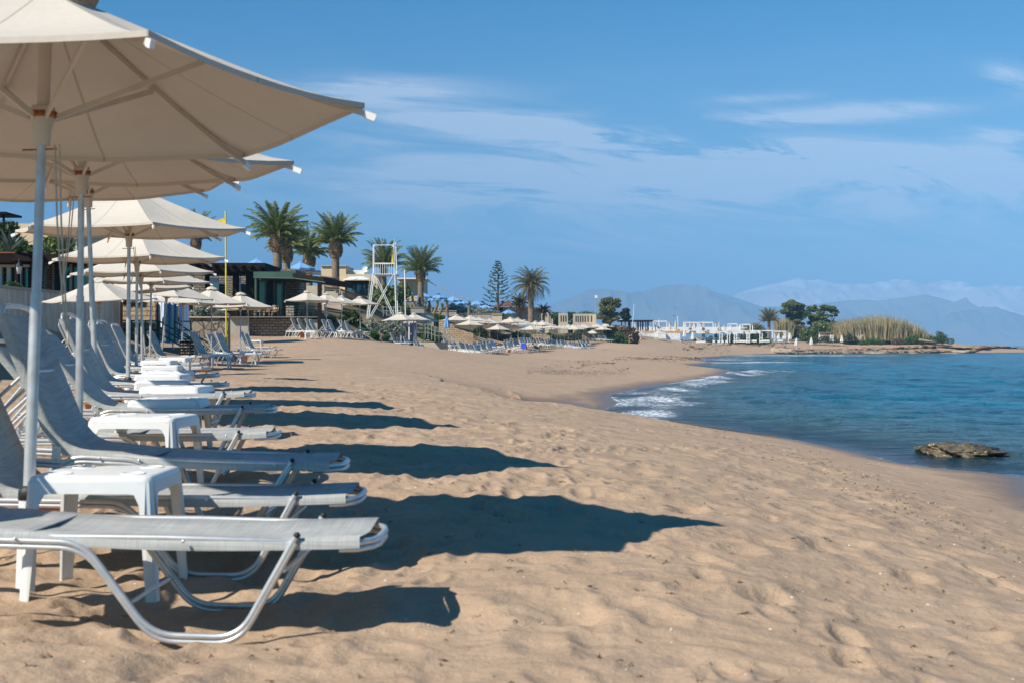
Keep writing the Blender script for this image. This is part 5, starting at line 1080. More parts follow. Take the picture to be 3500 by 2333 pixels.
rail2('green sloping handrail right of the striped curtains', [(597, 1099), (600, 1100), (660, 1140), (722, 1178), (762, 1200)], 48, 60, 'green_paint', .035, post_px=[597, 755])
rail2('short level green railing right of the striped curtains', [(600, 1099), (652, 1099)], 49.5, 90, 'green_paint', .035, post_px=[652])
# striped booth
M['stripes'] = stripe_mat('blue_white_stripes', (.78, .79, .82), (.22, .38, .68), 1.0)
def booth():
    t = thing_at('changing_booth', 'changing booth hung with blue and white striped curtains', 'booth', 580, 1190, 50); o = t.location
    A, B_, Cc = at(520, 0, 51), at(590, 0, 48.9), at(642, 0, 51.6)
    def curtain(p, q, ns, seed, ztop, zbot, name='curtain'):
        n = 90; nz = 14; V = []; Fs = []; UV = []; g = random.Random(seed); ph = g.uniform(0, 6); dx, dy = q.x-p.x, q.y-p.y; l = math.hypot(dx, dy); nx, ny = dy/l, -dx/l
        for i in range(nz+1):
            for j in range(n+1):
                u = j/n; w = .045*math.sin(u*31+ph+.6*math.sin(i*.3))*(.4+.6*i/nz)+.03*math.sin(u*13+i*.15); V.append((p.x+dx*u+nx*w-o.x, p.y+dy*u+ny*w-o.y, ztop+(zbot-ztop)*i/nz-o.z)); UV.append((u*ns+.03*math.sin(i*.4+u*9), 0))
        for i in range(nz):
            for j in range(n): Fs.append((i*(n+1)+j, i*(n+1)+j+1, (i+1)*(n+1)+j+1, (i+1)*(n+1)+j))
        ob = MB().add(V, Fs, True).build(name, 'stripes', t); uv = ob.data.uv_layers.new(name='UVMap'); uv.data.foreach_set('uv', np.array([UV[v.vertex_index] for v in ob.data.loops], dtype=np.float32).ravel())
    zt = at(0, 1000, 50).z; zb = at(0, 1168, 50).z
    m1 = A.lerp(B_, .62); curtain(A, m1, 3.6, 1, zt, zb); curtain(A.lerp(B_, .66), B_+Vector((.25, .05, 0)), 2.6, 2, zt-.05, zb-.03); curtain(B_+Vector((.25, .05, 0)), Cc, 5.5, 3, zt-.03, zb+.1)
    mb = MB(); 
    for p in (A, B_, Cc): mb.tube([(p.x, p.y+.03, zb-.35), (p.x, p.y+.03, zt+.05)], .03, 6)
    mb.tube([(A.x, A.y, zt+.03), (B_.x, B_.y, zt+.03), (Cc.x, Cc.y, zt+.03)], .025, 6); world_part(mb, 'frame', 'white_frame', t)
booth()
t = thing_at('crate_stack', 'stack of dark brown folded slatted crates below the striped booth', 'crates', 630, 1230, 33)
for k in range(6): part(611+k % 2*2, 650-k % 2*2, 1216-k*10, 1223-k*10, 33, .5, 'crate', 'dark_wood', t)
part(615, 646, 1165, 1172, 33.1, .4, 'bin_bag', 'black', t)
t = thing_at('flagpole', 'tall yellow pole rising between the ruffled parasols', 'flagpole', 772, 1195, 50.5); mb = MB(); mb.tube([at(774, 1200, 50.5), at(771, 722, 50.5)], .040, 10); world_part(mb, 'pole', 'yellow', t)
t2 = thing_at('yellow_flag', 'yellow flag blowing left from the yellow pole, behind the fourth parasol', 'flag', 770, 745, 50.5); vs = []; fs = []; n = 14
for i in range(n+1):
    u = i/n
    for j in range(4): p = at(770-70*u, 744+4*u+(52*u**1.3 if u < .95 else 50)+(14+6*u)*j/3*1.4-18*u, 50.5); vs.append((p.x-t2.location.x, p.y+.12*math.sin(u*9+j)-t2.location.y, p.z-t2.location.z))
for i in range(n):
    for j in range(3): fs.append((i*4+j, (i+1)*4+j, (i+1)*4+j+1, i*4+j+1))
MB().add(vs, fs, True).build('cloth', 'yellow_cloth', t2)
# bungalow above the beige wall
t = thing_at('bungalow', 'stone bungalow with white doors and a dark pergola above the beige wall', 'building', 150, 990, 44)
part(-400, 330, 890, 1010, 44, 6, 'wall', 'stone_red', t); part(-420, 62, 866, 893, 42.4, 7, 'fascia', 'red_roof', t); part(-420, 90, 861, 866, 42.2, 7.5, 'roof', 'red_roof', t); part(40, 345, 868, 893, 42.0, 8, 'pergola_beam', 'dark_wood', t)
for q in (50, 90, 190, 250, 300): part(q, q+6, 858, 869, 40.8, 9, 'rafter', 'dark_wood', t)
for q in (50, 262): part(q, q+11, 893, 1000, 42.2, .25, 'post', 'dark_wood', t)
for q0, q1 in ((-8, 6), (22, 36), (60, 72)): part(q0, q1, 912, 1000, 43.6, .15, 'door_frame', 'white_paint', t)
part(-60, 100, 905, 914, 43.5, .12, 'lintel', 'white_paint', t)
for q0, q1 in ((36, 60), (72, 96)): part(q0, q1, 914, 1000, 43.8, .1, 'glass_door', 'glass', t)
part(176, 300, 895, 1000, 43.7, .1, 'glass_door', 'glass', t)
for q in (176, 208, 238, 268, 296): part(q, q+6, 895, 1000, 43.55, .12, 'door_frame', 'beige_wall', t)
part(136, 156, 893, 1000, 42.8, .8, 'stone_pillar', 'stone_red', t)
mb = MB(); mb.tube([at(168, 905, 42.6), at(160, 915, 42.6), at(154, 925, 42.6), at(153, 992, 42.6)], .05, 8); world_part(mb, 'downpipe', 'green_paint', t)
t = thing_at('wall_lantern', 'black wall lantern on the dark pergola post', 'lantern', 65, 930, 42); p = t.location
MB().lathe([(.01, .42), (.05, .36), (.16, .24), (.17, .22), (.13, .22)], 6).build('lantern_cap', 'black', t); MB().lathe([(.125, .22), (.075, -.08), (.01, -.08)], 6).build('lantern_glass', 'white_paint', t); MB().tube([(0, 0, .42), (0, .0, .50), (-.15, .25, .52)], .02, 5).build('bracket', 'black', t)
t = thing_at('hotel_villa', 'cream villa corner with a pierced screen wall behind the agave', 'building', 160, 860, 78); part(38, 262, 765, 870, 78, 8, 'wall', 'cream_wall', t); part(-200, 40, 808, 860, 80, 3, 'low_wall', 'beige_wall', t); part(-200, 42, 800, 808, 79.8, 3.4, 'coping', 'white_paint', t)
mb = MB()
for i in range(13):
    for z in (0,): fbox(mb, 140+i*5.5, 142+i*5.5, 772, 806, 77.6, .2)
for j in range(6): fbox(mb, 139.5, 210, 772+j*6.4, 774+j*6.4, 77.5, .22)
world_part(mb, 'pierced_screen', 'white_paint', t)
t = thing_at('pergola', 'dark wooden pergola corner at the far left edge', 'pergola', 8, 750, 70); part(-120, 18, 724, 731, 70, 3, 'roof', 'dark_wood', t); part(8, 13, 731, 800, 70.2, .2, 'post', 'dark_wood', t)
DS = 1.13
_at = at
def at(px, y, d): return _at(px, y, d*DS)
# restaurant with dark timber verandas
t = thing_at('restaurant', 'low restaurant with dark timber verandas and blue tinted glass doors', 'building', 900, 1090, 74)
part(560, 1010, 920, 1100, 80, 6, 'back_wall', 'stone_course', t)
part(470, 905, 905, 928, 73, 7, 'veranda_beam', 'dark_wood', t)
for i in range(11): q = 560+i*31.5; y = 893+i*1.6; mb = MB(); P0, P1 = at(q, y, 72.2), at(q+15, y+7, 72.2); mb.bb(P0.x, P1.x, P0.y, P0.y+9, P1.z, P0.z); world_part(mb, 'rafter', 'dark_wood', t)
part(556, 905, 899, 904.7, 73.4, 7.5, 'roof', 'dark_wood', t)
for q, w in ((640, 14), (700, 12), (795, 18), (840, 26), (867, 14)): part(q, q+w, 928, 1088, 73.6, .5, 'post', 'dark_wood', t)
for q0, q1 in ((795, 824), (842, 858)): part(q0, q1, 932, 945, 74.6, .1, 'green_panel', 'green_paint', t)
for q0, q1 in ((700, 748), (795, 823)): part(q0, q1, 950, 1060, 79.7, .1, 'glass_door', 'glass', t)
part(866, 1010, 929, 949, 71.5, 9, 'fascia', 'green_roof', t)
mb = MB(); P = [at(1000, 934, 71.3), at(1106, 948, 70.0)]
mb.add([(P[0].x, P[0].y, P[0].z), (P[1].x, P[1].y, P[1].z), (P[1].x, P[1].y, P[1].z-.42), (P[0].x, P[0].y, P[0].z-.42), (P[0].x+1, P[0].y+10, P[0].z), (P[1].x+1, P[1].y+10, P[1].z), (P[1].x+1, P[1].y+10, P[1].z-.42), (P[0].x+1, P[0].y+10, P[0].z-.42)], [(0, 1, 2, 3), (0, 4, 5, 1), (4, 7, 6, 5), (1, 5, 6, 2), (3, 2, 6, 7), (0, 3, 7, 4)]); world_part(mb, 'sloping_canopy', 'dark_wood', t)
mb = MB(); mb.tube([at(866, 950, 71.2), at(1005, 952, 71.2), at(1112, 966, 69.8)], .05, 6); world_part(mb, 'gutter', 'green_roof', t)
part(870, 876, 945, 1088, 72, .4, 'post', 'green_roof', t); part(1085, 1098, 966, 1180, 70, .35, 'corner_post', 'dark_wood', t)
for q in (876, 904, 934, 962, 976): part(q, q+6, 962, 1085, 76.4, .1, 'door_frame', 'grey_wall', t)
part(876, 982, 956, 963, 76.35, .12, 'door_frame', 'grey_wall', t); part(878, 980, 963, 1085, 76.6, .1, 'glass_door', 'glass', t)
part(982, 1022, 952, 1088, 76, .9, 'stone_pillar', 'stone_course', t); part(977, 1004, 1046, 1092, 71.0, .8, 'stone_pillar', 'stone_course', t)
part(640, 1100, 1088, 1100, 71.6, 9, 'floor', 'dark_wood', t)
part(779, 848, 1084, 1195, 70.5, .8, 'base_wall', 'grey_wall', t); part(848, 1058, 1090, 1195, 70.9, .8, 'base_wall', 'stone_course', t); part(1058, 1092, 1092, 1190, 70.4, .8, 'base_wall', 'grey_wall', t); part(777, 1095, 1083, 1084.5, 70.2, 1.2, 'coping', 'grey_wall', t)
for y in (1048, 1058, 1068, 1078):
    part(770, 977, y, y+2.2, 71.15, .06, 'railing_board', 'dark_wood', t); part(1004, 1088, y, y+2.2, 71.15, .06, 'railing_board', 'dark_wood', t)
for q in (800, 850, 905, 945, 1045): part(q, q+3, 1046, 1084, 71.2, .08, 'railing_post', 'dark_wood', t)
at = _at; DS = 1.0
for i, q in enumerate((880, 912, 940, 1030, 1062)):
    c = thing_at('veranda_chair', '%s pale wooden chair from the left on the restaurant veranda' % nth(i+1), 'chair', q, 1086, 83, 'chairs of the restaurant veranda')
    MB().box((0, 0, .45), (.5, .5, .06)).build('seat', 'wood', c); MB().box((0, .23, .75), (.48, .05, .42)).build('backrest', 'wood', c)
    for sx in (-1, 1):
        for sy in (-1, 1): MB().box((sx*.21, sy*.21, .21), (.05, .05, .42)).build('leg', 'wood', c)
# roof terrace fence
def slat_fence(lab, px0, px1, yt0, yt1, yb0, yb1, d0, d1, n, m='bamboo'):
    t = thing('slat_fence', lab, 'fence', at(px0, yb0, d0)); mb = MB()
    for i in range(n): u = (i+.5)/n; q = px0+(px1-px0)*u; d = d0+(d1-d0)*u; w = (px1-px0)/n*.62/2; fbox(mb, q-w, q+w, yt0+(yt1-yt0)*u, yb0+(yb1-yb0)*u, d, .05)
    world_part(mb, 'slats', m, t)
    for f in (.12, .85):
        mb = MB(); mb.beam(at(px0, yt0+(yb0-yt0)*f, d0-.1), at(px1, yt1+(yb1-yt1)*f, d1-.1), .06, .12); world_part(mb, 'rail', m, t)
slat_fence('light slatted fence of the roof terrace over the green fascia', 872, 1098, 922, 928, 932, 940, 108, 110, 46)
slat_fence('brown board fence right of the roof terrace', 1094, 1160, 942, 950, 990, 994, 100, 104, 26); slat_fence('brown slatted fence sloping down the garden path', 1163, 1300, 986, 1030, 1018, 1056, 104, 108, 40)
t = thing_at('garden_wall', 'beige walls below the brown board fence', 'wall', 1120, 1060, 101)
part(1022, 1086, 977, 1075, 101, .8, 'wall', 'beige_wall', t); part(1098, 1108, 977, 1062, 100, 1, 'wall', 'beige_wall', t); part(1106, 1170, 996, 1070, 103, .8, 'wall', 'beige_wall', t); part(1040, 1060, 1012, 1075, 100.6, .2, 'door', 'glass', t)
# hotel blocks
t = thing_at('hotel_block', 'cream flat roofed hotel block behind the slender palm', 'building', 1180, 1000, 150); part(1097, 1182, 910, 1000, 150, 9, 'wall', 'cream_wall', t); part(1180, 1290, 938, 1010, 149, 9, 'wall', 'cream_wall', t); part(1182, 1245, 924, 938, 153, 3, 'parapet', 'white_paint', t); part(1095, 1184, 907.5, 910, 149.8, 9.5, 'coping', 'beige_wall', t)
c = thing_at('satellite_dish', 'white satellite dish on the cream hotel block', 'dish', 1248, 935, 151); vs = MB(); vs.lathe([(.01, 0), (.25, .04), (.45, .14)], 16); ob = vs.build('dish', 'white_paint', c); ob.rotation_euler = (R(70), 0, 0); ob.location = (0, 0, .5); MB().tube([(0, 0, -.2), (0, 0, .5)], .04, 6).build('mast', 'alu', c)
t = thing_at('garden_pavilion', 'garden pavilion with dark posts and a pale tented roof', 'pavilion', 1218, 1010, 112)
vs = [tuple(at(px, y, d)-t.location) for px, y, d in ((1170, 958, 110), (1264, 955, 110), (1275, 955, 116), (1180, 957, 116), (1195, 946, 112), (1240, 945, 112))]; MB().add(vs, [(0, 1, 5, 4), (1, 2, 5), (2, 3, 4, 5), (3, 0, 4)]).build('roof', 'white_paint', t)
part(1177, 1258, 959, 964, 110.3, 5, 'beam', 'dark_wood', t)
for q in (1179, 1212, 1250): part(q, q+6, 963, 1012, 110.5, .3, 'post', 'dark_wood', t)
part(1182, 1252, 963, 1010, 113, .1, 'glass_panel', 'glass', t)
t = thing_at('cream_house', 'small cream house with a flat white roof and an air conditioner', 'building', 1405, 1020, 165)
part(1362, 1452, 954, 1030, 165, 7, 'wall', 'cream_wall', t); part(1356, 1458, 950, 954, 163.5, 9.5, 'roof', 'white_paint', t); w = part(1372, 1394, 975, 1008, 164.8, .1, 'window', 'white_paint', t); part(1374.5, 1391.5, 977, 1006, 164.6, .1, 'window_pane', 'glass', t); part(1376, 1389, 961, 968, 164.2, .4, 'air_conditioner', 'white_paint', t)
part(1355, 1440, 1012, 1030, 160, .4, 'terrace_wall', 'cream_wall', t)
# rope of lights
t = thing('festoon_rope', 'white rope sagging from the cream house palm down to the terrace parasols', 'rope', at(1455, 955, 150)); mb = MB(); P = []
for i in range(25): u = i/24; P.append(at(1455+(1625-1455)*u, 956+(1030-956)*u+16*math.sin(math.pi*u)*.55, 150+u*20))
mb.tube(P, .075, 5); world_part(mb, 'rope', 'glow_rope', t)
# terrace retaining walls
for lab, q0, q1, y0, y1, d, m in (('grey terrace wall right of the lifeguard tower', 1398, 1482, 1072, 1115, 124, 'grey_wall'), ('grey upper terrace wall behind the yuccas', 1395, 1450, 1052, 1075, 136, 'grey_wall'), ('middle grey terrace wall under the silver bushes', 1490, 1560, 1064, 1082, 150, 'grey_wall'), ('long grey terrace wall under the silver bushes', 1555, 1715, 1073, 1098, 152, 'grey_wall'), ('curved cream wall end below the clipped bush', 1682, 1716, 1077, 1105, 151, 'beige_wall')):
    t = thing_at('terrace_wall', lab, 'wall', (q0+q1)/2, y1, d); part(q0, q1, y0, y1, d, .6, 'wall', m, t); part(q0-1, q1+1, y0-1.8, y0-.1, d-.08, .8, 'coping', 'beige_wall', t)
def stone_slope(lab, pts, yb, d, m='stone_gold'):
    t = thing('stone_wall', lab, 'wall', at(pts[0][0], yb, d)); mb = MB(); n = len(pts); F_ = [at(px, y, d) for px, y in pts]+[at(px, yb, d) for px, y in pts]; o = t.location; vs = [p-o for p in F_]+[p-o+Vector((0, .7, 0)) for p in F_]
    fs = []
    for i in range(n-1): fs += [(i, n+i, n+i+1, i+1), (2*n+i, 2*n+i+1, 3*n+i+1, 3*n+i), (i, i+1, 2*n+i+1, 2*n+i)]
    fs += [(0, 2*n, 3*n, n), (n-1, 2*n-1, 4*n-1, 3*n-1)]; mb.add(vs, fs); mb.build('wall', m, t)
stone_slope('golden stone wall stepping down beside the grey handrail', [(1500, 1092), (1530, 1102), (1550, 1112), (1556, 1122), (1605, 1136), (1618, 1140)], 1182, 117)
stone_slope('short golden stone wall seen between the far parasols', [(1822, 1142), (1830, 1140), (1865, 1143), (1880, 1148)], 1172, 156); stone_slope('rounded stone pillar behind the far parasols', [(1990, 1142), (2000, 1134), (2012, 1137), (2020, 1160)], 1175, 196, 'stone_course')
t = thing_at('low_wall', 'low beige wall with steps behind the first cabins group', 'wall', 1480, 1185, 98); part(1395, 1530, 1169, 1195, 98.5, .5, 'wall', 'beige_wall', t); part(1340, 1372, 1165, 1195, 96, .5, 'wall', 'beige_wall', t)
rail2('grey metal handrail behind the cabins group', [(1420, 1108), (1462, 1108), (1488, 1119), (1515, 1121), (1545, 1148), (1565, 1160)], 101, 42, 'alu', .03, mids=2, post_px=[1422, 1453, 1463, 1475, 1487, 1500, 1514, 1529, 1545, 1562])
rail2('dark green wire fence behind the dune parasols', [(1195, 1122), (1336, 1126)], 91, 44, 'green_paint', .028, 'fence', 1, [1222, 1245, 1268, 1290, 1311, 1332], 'wire_fence')
rail2('thin grey railing on the upper terrace', [(1305, 1050), (1372, 1050)], 106, 26, 'alu', .025, 'railing', 1, [1310, 1322, 1334, 1346, 1358, 1370], 'railing'); rail2('dark railing over the long terrace wall', [(1552, 1070), (1680, 1073)], 151.5, 12, 'black', .02, 'railing', 0, [1555, 1585, 1615, 1645, 1678], 'railing')
# changing cabins
for lab, q0, q1 in (('left white changing cabin with a grey blue door', 1368, 1389), ('right white changing cabin with a half open door', 1396, 1421)):
    t = thing_at('changing_cabin', lab, 'cabin', (q0+q1)/2, 1180, 96); w = q1-q0
    part(q0, q0+4, 1103, 1180, 95.5, 1.6, 'side_wall', 'white_paint', t); part(q1-3, q1, 1103, 1180, 95.7, 1.5, 'side_wall', 'door_grey', t); part(q0, q1, 1100, 1103, 95.3, 1.9, 'roof', 'white_paint', t); part(q0+4, q1-3, 1103, 1180, 97.1, .08, 'back_wall', 'door_grey', t)  # right and back walls blue grey: their shade put into the colour
    dr = part(q0+7, q1-4, 1109, 1172, 95.7, .06, 'door', 'door_grey', t); part(q0+8, q0+9.5, 1138, 1144, 95.5, .05, 'handle', 'white_paint', t)
# tall thin pole
t = thing_at('flagpole', 'thin white pole right of the lifeguard tower', 'pole', 1386, 1105, 100); mb = MB(); mb.tube([at(1386.5, 1110, 100), at(1383, 922, 100)], .055, 8); world_part(mb, 'pole', 'white_paint', t)
# lifeguard tower
def tower():
    d0, d1 = 95, 97.6; t = thing_at('lifeguard_tower', 'tall white metal lifeguard tower on splayed crossed legs', 'tower', 1308, 1090, 96); tw = .052
    def bar(p, q, name, w=tw): mb = MB(); mb.beam(at(*p), at(*q), w); world_part(mb, name, 'white_frame', t)
    for dd, o in ((d0, 0), (d1, 6)):
        bar((1274+o, 936, dd), (1254+o, 1090, dd), 'leg', .085); bar((1349+o*.8, 936, dd), (1354+o, 1090, dd), 'leg', .085)
        bar((1278+o, 938, dd), (1345+o, 1085, dd), 'cross_brace'); bar((1345+o, 938, dd), (1262+o, 1085, dd), 'cross_brace')
        bar((1275+o*.5, 838, dd), (1275+o*.5, 936, dd), 'upright', .06); bar((1346+o, 830, dd), (1350+o, 936, dd), 'upright', .075); bar((1275+o*.5, 838, dd), (1346+o, 838, dd), 'roof_bar', .06)
        bar((1276, 900+o*.3, dd), (1348, 900+o*.3, dd), 'guard_rail', .06)
    for q in (1275, 1346): bar((q, 838, d0), (q+5, 838, d1), 'roof_bar', .06)
    bar((1275, 846, d0), (1283, 838, d0), 'bracket', .05); bar((1346, 846, d0), (1338, 838, d0), 'bracket', .05)
    bar((1254, 1080, d0), (1260, 1080, d1), 'tie_bar', .05); bar((1264, 1010, d0), (1269, 1010, d1), 'tie_bar', .05)
    mb = MB(); P, Q = at(1272, 935, d0), at(1356, 939, d0); mb.bb(P.x, Q.x, P.y, P.y+3.3, Q.z, P.z); world_part(mb, 'platform', 'white_paint', t)
    for i in range(10): q = 1277+i*7.6; bar((q, 900, d0-.05), (q, 935, d0-.05), 'baluster', .035)
    # ladder
    for q in (1258, 1266): bar((q+8, 940, d1+.3), (q-6, 1090, d1+2.2), 'ladder_rail', .05)
    for i in range(12): u = i/12; bar((1266-14*u, 945+145*u, d1+.35+1.9*u), (1274-14*u, 945+145*u, d1+.35+1.9*u), 'ladder_rung', .03)
    f = thing_at('warning_flag', 'yellow flag hanging limp on the lifeguard tower', 'flag', 1343, 852, 94.6); vs = []; fs = []; o = f.location
    for i in range(10):
        u = i/9
        for j in range(4): v = j/3; p = at(1346-(2+9*u*(1-.2*u))*v, 852+48*u-6*v*(1-u), 94.6); vs.append((p.x-o.x, p.y+.10*math.sin(3*v+u*5)-o.y, p.z-o.z))
    for i in range(9):
        for j in range(3): fs.append((i*4+j, (i+1)*4+j, (i+1)*4+j+1, i*4+j+1))
    MB().add(vs, fs, True).build('cloth', 'yellow_cloth', f)
    mb = MB(); mb.tube([at(1347, 900, 94.6), at(1347, 818, 94.6)], .03, 6); world_part(mb, 'staff', 'white_frame', f)
tower()
# kiosk, slit walls
t = thing_at('kiosk', 'kiosk with a low dull red hipped roof and red door', 'kiosk', 1720, 1095, 185)
vs = [tuple(at(px, y, d)-t.location) for px, y, d in ((1676, 1050, 183), (1765, 1048, 183), (1775, 1047, 191), (1690, 1048, 191), (1722, 1031, 187), (1738, 1031, 187))]; MB().add(vs, [(0, 1, 5, 4), (1, 2, 5), (2, 3, 4, 5), (3, 0, 4)]).build('roof', 'red_roof', t)
part(1688, 1760, 1050, 1100, 185, 5, 'wall', 'cream_wall', t); part(1689, 1719, 1051, 1096, 184.6, .3, 'door', 'red_roof', t); part(1708, 1714, 1054, 1096, 184.3, .2, 'door_slot', 'dark_wood', t)
t = thing_at('garden_house', 'flat roofed beige house behind the drooping palm', 'building', 1810, 1085, 195); part(1745, 1850, 1056, 1100, 195, 5, 'wall', 'beige_wall', t); part(1735, 1868, 1050, 1056, 193, 8, 'roof', 'bark', t)
def slit(lab, q0, q1, y0, y1, d, slits, m='beige_wall', th=.6):
    t = thing_at('slit_wall', lab, 'wall', (q0+q1)/2, y1, d); part(q0, q1, y0, y1, d, th, 'wall', m, t)
    for s0, s1, a0, a1 in slits: part(s0, s1, a0, a1, d-.02, .1, 'slit', 'black', t)
    return t
t = slit('stepped beige wall right of the drooping palm', 1835, 1876, 1069, 1140, 213, []); part(1831, 1838, 1078, 1110, 212.5, .9, 'step', 'cream_wall', t); part(1828, 1834, 1087, 1112, 212, 1.2, 'step', 'cream_wall', t); part(1876, 1882, 1080, 1112, 213.1, .5, 'step', 'beige_wall', t); part(1882, 1890, 1090, 1112, 213.2, .5, 'step', 'beige_wall', t)  # sunlight on the left steps put into their paler cream
slit('beige wall with three narrow slits', 1909, 1941, 1071, 1140, 213, [(q, q+4, 1079, 1100) for q in (1916, 1924, 1932)])
t = slit('long beige wall with a row of narrow slits and an end coloured as sunlit', 1959, 2036, 1073, 1140, 213, [(q, q+4, 1080, 1101) for q in (1967, 1974, 1982, 1990, 1998, 2008, 2020)]); part(2030, 2038, 1077, 1140, 211.8, 2.2, 'lit_end', 'cream_wall', t)  # sunlit end face put in as a strip of paler colour
t = thing_at('floodlight_mast', 'floodlight mast behind the slit walls', 'lamp', 2038, 1075, 225); mb = MB(); mb.tube([at(2037, 1090, 225), at(2038, 1018, 225)], .09, 6); world_part(mb, 'mast', 'grey_wall', t); part(2033, 2042, 1010, 1019, 224.5, .3, 'floodlight', 'white_paint', t)
t = thing_at('aerial', 'slim leaning white pole left of the bar', 'pole', 2161, 1120, 225); mb = MB(); mb.tube([at(2161, 1135, 225), at(2167, 1040, 225)], .06, 6); world_part(mb, 'pole', 'white_paint', t)
t = thing_at('street_lamp', 'curved white street lamp above the white terrace', 'street lamp', 2317, 1120, 250); mb = MB(); mb.tube([at(2317, 1130, 250), at(2317, 1090, 250), at(2315, 1083, 250), at(2310, 1081, 250)], .09, 6); world_part(mb, 'mast', 'white_paint', t); mb = MB(); mb.beam(at(2311, 1081.5, 250), at(2301, 1079, 250), .4, .1); world_part(mb, 'lamp_head', 'black', t)
# ------------------------------------------------------------------ the white beach bar
t = thing_at('beach_bar', 'beach bar terrace with whitewashed rubble walls and a reed roofed veranda', 'bar', 2250, 1170, 244)
part(2163, 2325, 1140, 1178, 243, 10, 'rubble_wall', 'white_rough', t); part(2247, 2276, 1137, 1178, 242.3, 1.5, 'white_pier', 'white_paint', t); part(2160, 2345, 1131, 1140, 243.4, 12, 'terrace_edge', 'wood', t); part(2150, 2560, 1118, 1132, 262, .6, 'parapet', 'white_paint', t); part(2140, 2600, 1132, 1140, 252, 9, 'terrace_floor', 'white_paint', t)
part(2118, 2235, 1094, 1099, 246, 8, 'veranda_roof', 'dark_wood', t); part(2116, 2150, 1092, 1094, 245.7, 8, 'roof_edge', 'white_paint', t)
for q in (2123, 2147, 2171, 2188, 2206, 2229): part(q, q+3.5, 1099, 1133, 246.5, .4, 'post', 'dark_wood', t)
for q in (2150, 2178, 2194, 2212): part(q, q+6, 1101, 1130, 252, .1, 'blind', 'door_grey', t)
def cabana(lab, q0, q1, y0, y1, d, dep, bed=True, ang=8):
    t = thing('cabana', lab, 'cabana', at((q0+q1)/2, y1, d), 0, 'white cabana frames by the bar')
    for dd, o in ((d, 0), (d+dep, ang)):
        for q in (q0, q1): mb = MB(); mb.beam(at(q+o, y0+o*.12, dd), at(q+o, y1-(dd-d)*.1, dd), .17); world_part(mb, 'post', 'white_frame', t)
        mb = MB(); mb.beam(at(q0-1+o, y0+o*.12, dd), at(q1+1+o, y0+o*.12, dd), .17); world_part(mb, 'top_bar', 'white_frame', t)
    for q in (q0, q1): mb = MB(); mb.beam(at(q, y0, d), at(q+ang, y0+ang*.12, d+dep), .15); world_part(mb, 'top_bar', 'white_frame', t)
for lab, q0, q1, y0, y1, d, dp in (('white cabana frame above the reed roofed veranda', 2232, 2279, 1098, 1134, 246, 4), ('first white cabana frame from the left on the upper terrace', 2336, 2384, 1102, 1140, 248, 4), ('second white cabana frame from the left on the upper terrace', 2387, 2437, 1102, 1142, 248, 4), ('high white cabana frame right of the tall folded parasol', 2488, 2519, 1107, 1144, 250, 4), ('high white cabana frame nearest the lone far palm', 2531, 2564, 1109, 1142, 250, 4),
    ('leaning white cabana frame on the sand', 2460, 2486, 1134, 1172, 243, 4), ('first low white cabana frame with a daybed', 2510, 2552, 1131, 1172, 243, 4), ('second low white cabana frame with a daybed', 2554, 2597, 1130, 1171, 243, 4), ('low white cabana frame behind the lone far palm', 2597, 2640, 1130, 1170, 245, 4), ('low white cabana frame right of the lone far palm', 2640, 2686, 1132, 1169, 243, 4)): cabana(lab, q0, q1, y0, y1, d, dp)
def daybed(lab, px, y, d, flip=1):
    t = thing_at('daybed', lab, 'daybed', px, y, d, 'white daybeds'); MB().box((0, 0, .22), (2.0, 1.0, .34)).build('base', 'white_paint', t)
    ob = MB().box((-.0, 0, .0), (.9, .95, .10)).build('raised_back', 'canopy_white', t); ob.location = (-.62*flip, 0, .72); ob.rotation_euler = (0, R(38*flip), 0); MB().box((.35*flip, 0, .45), (1.25, .95, .12)).build('mattress', 'canopy_white', t)
for i, (px, y, d) in enumerate([(2522, 1169, 244), (2570, 1169, 244), (2614, 1169, 243), (2660, 1168, 244), (2535, 1170, 241), (2345, 1139, 250), (2370, 1139, 250), (2412, 1140, 250), (2475, 1141, 250), (2505, 1143, 251), (2550, 1142, 251), (2275, 1133, 250), (2395, 1172, 240)]): daybed('%s white daybed of the bar terraces' % nth(i+1), px, y, d)
for i, (px, w) in enumerate([(2420, 9), (2318, 11), (2213, 9), (2390, 16)]): t = thing_at('crate', '%s tan wooden box of the bar terrace' % nth(i+1), 'box', px, 1137 if i < 3 else 1170, 247 if i < 3 else 242); s = 247/F0; MB().box((0, 0, w*s*.5), (w*s, w*s, w*s)).build('box', 'wood' if i < 3 else 'stone_gold', t); MB().box((0, 0, w*s*1.02), (w*s*1.08, w*s*1.08, w*s*.08)).build('lid', 'wood', t)
for i, (px, y, d, h) in enumerate([(2253, 1133, 248, 44), (2291, 1132, 249, 30), (2309, 1133, 249, 38), (2359, 1134, 249, 34), (2340, 1128, 258, 26), (2372, 1128, 258, 26), (2405, 1138, 249, 40), (2458, 1140, 249, 42), (2475, 1135, 256, 24), (2496, 1136, 256, 26), (2171, 1135, 246, 34)]):
    p = at(px, y, d); dup(CT, p, (0, 0, R(i*23)), (1, 1, h*d/F0/3.2), label='%s tall folded cream parasol on the bar terrace' % nth(i+1), group='tall folded parasols of the bar')
def stack(lab, px, y, d, n, w=15):
    t = thing_at('lounger_stack', lab, 'lounger stack', px, y, d)
    for k in range(n): s = d/F0; MB().box((0, 0, .12+k*.125), (w*s, .7, .045)).build('stacked_lounger', 'alu' if k % 2 else 'seam', t)
stack('left stack of folded grey loungers before the whitewashed wall', 2306, 1176, 236, 9, 11); stack('middle stack of folded grey loungers before the whitewashed wall', 2320, 1175, 237, 9, 11); stack('tall stack of folded grey loungers right of the whitewashed wall', 2358, 1176, 236, 13, 13); stack('dark stack of loungers right of the lone far palm', 2641, 1171, 243, 8, 14); stack('dark stack of loungers by the last cabana frame', 2680, 1171, 243, 7, 18)
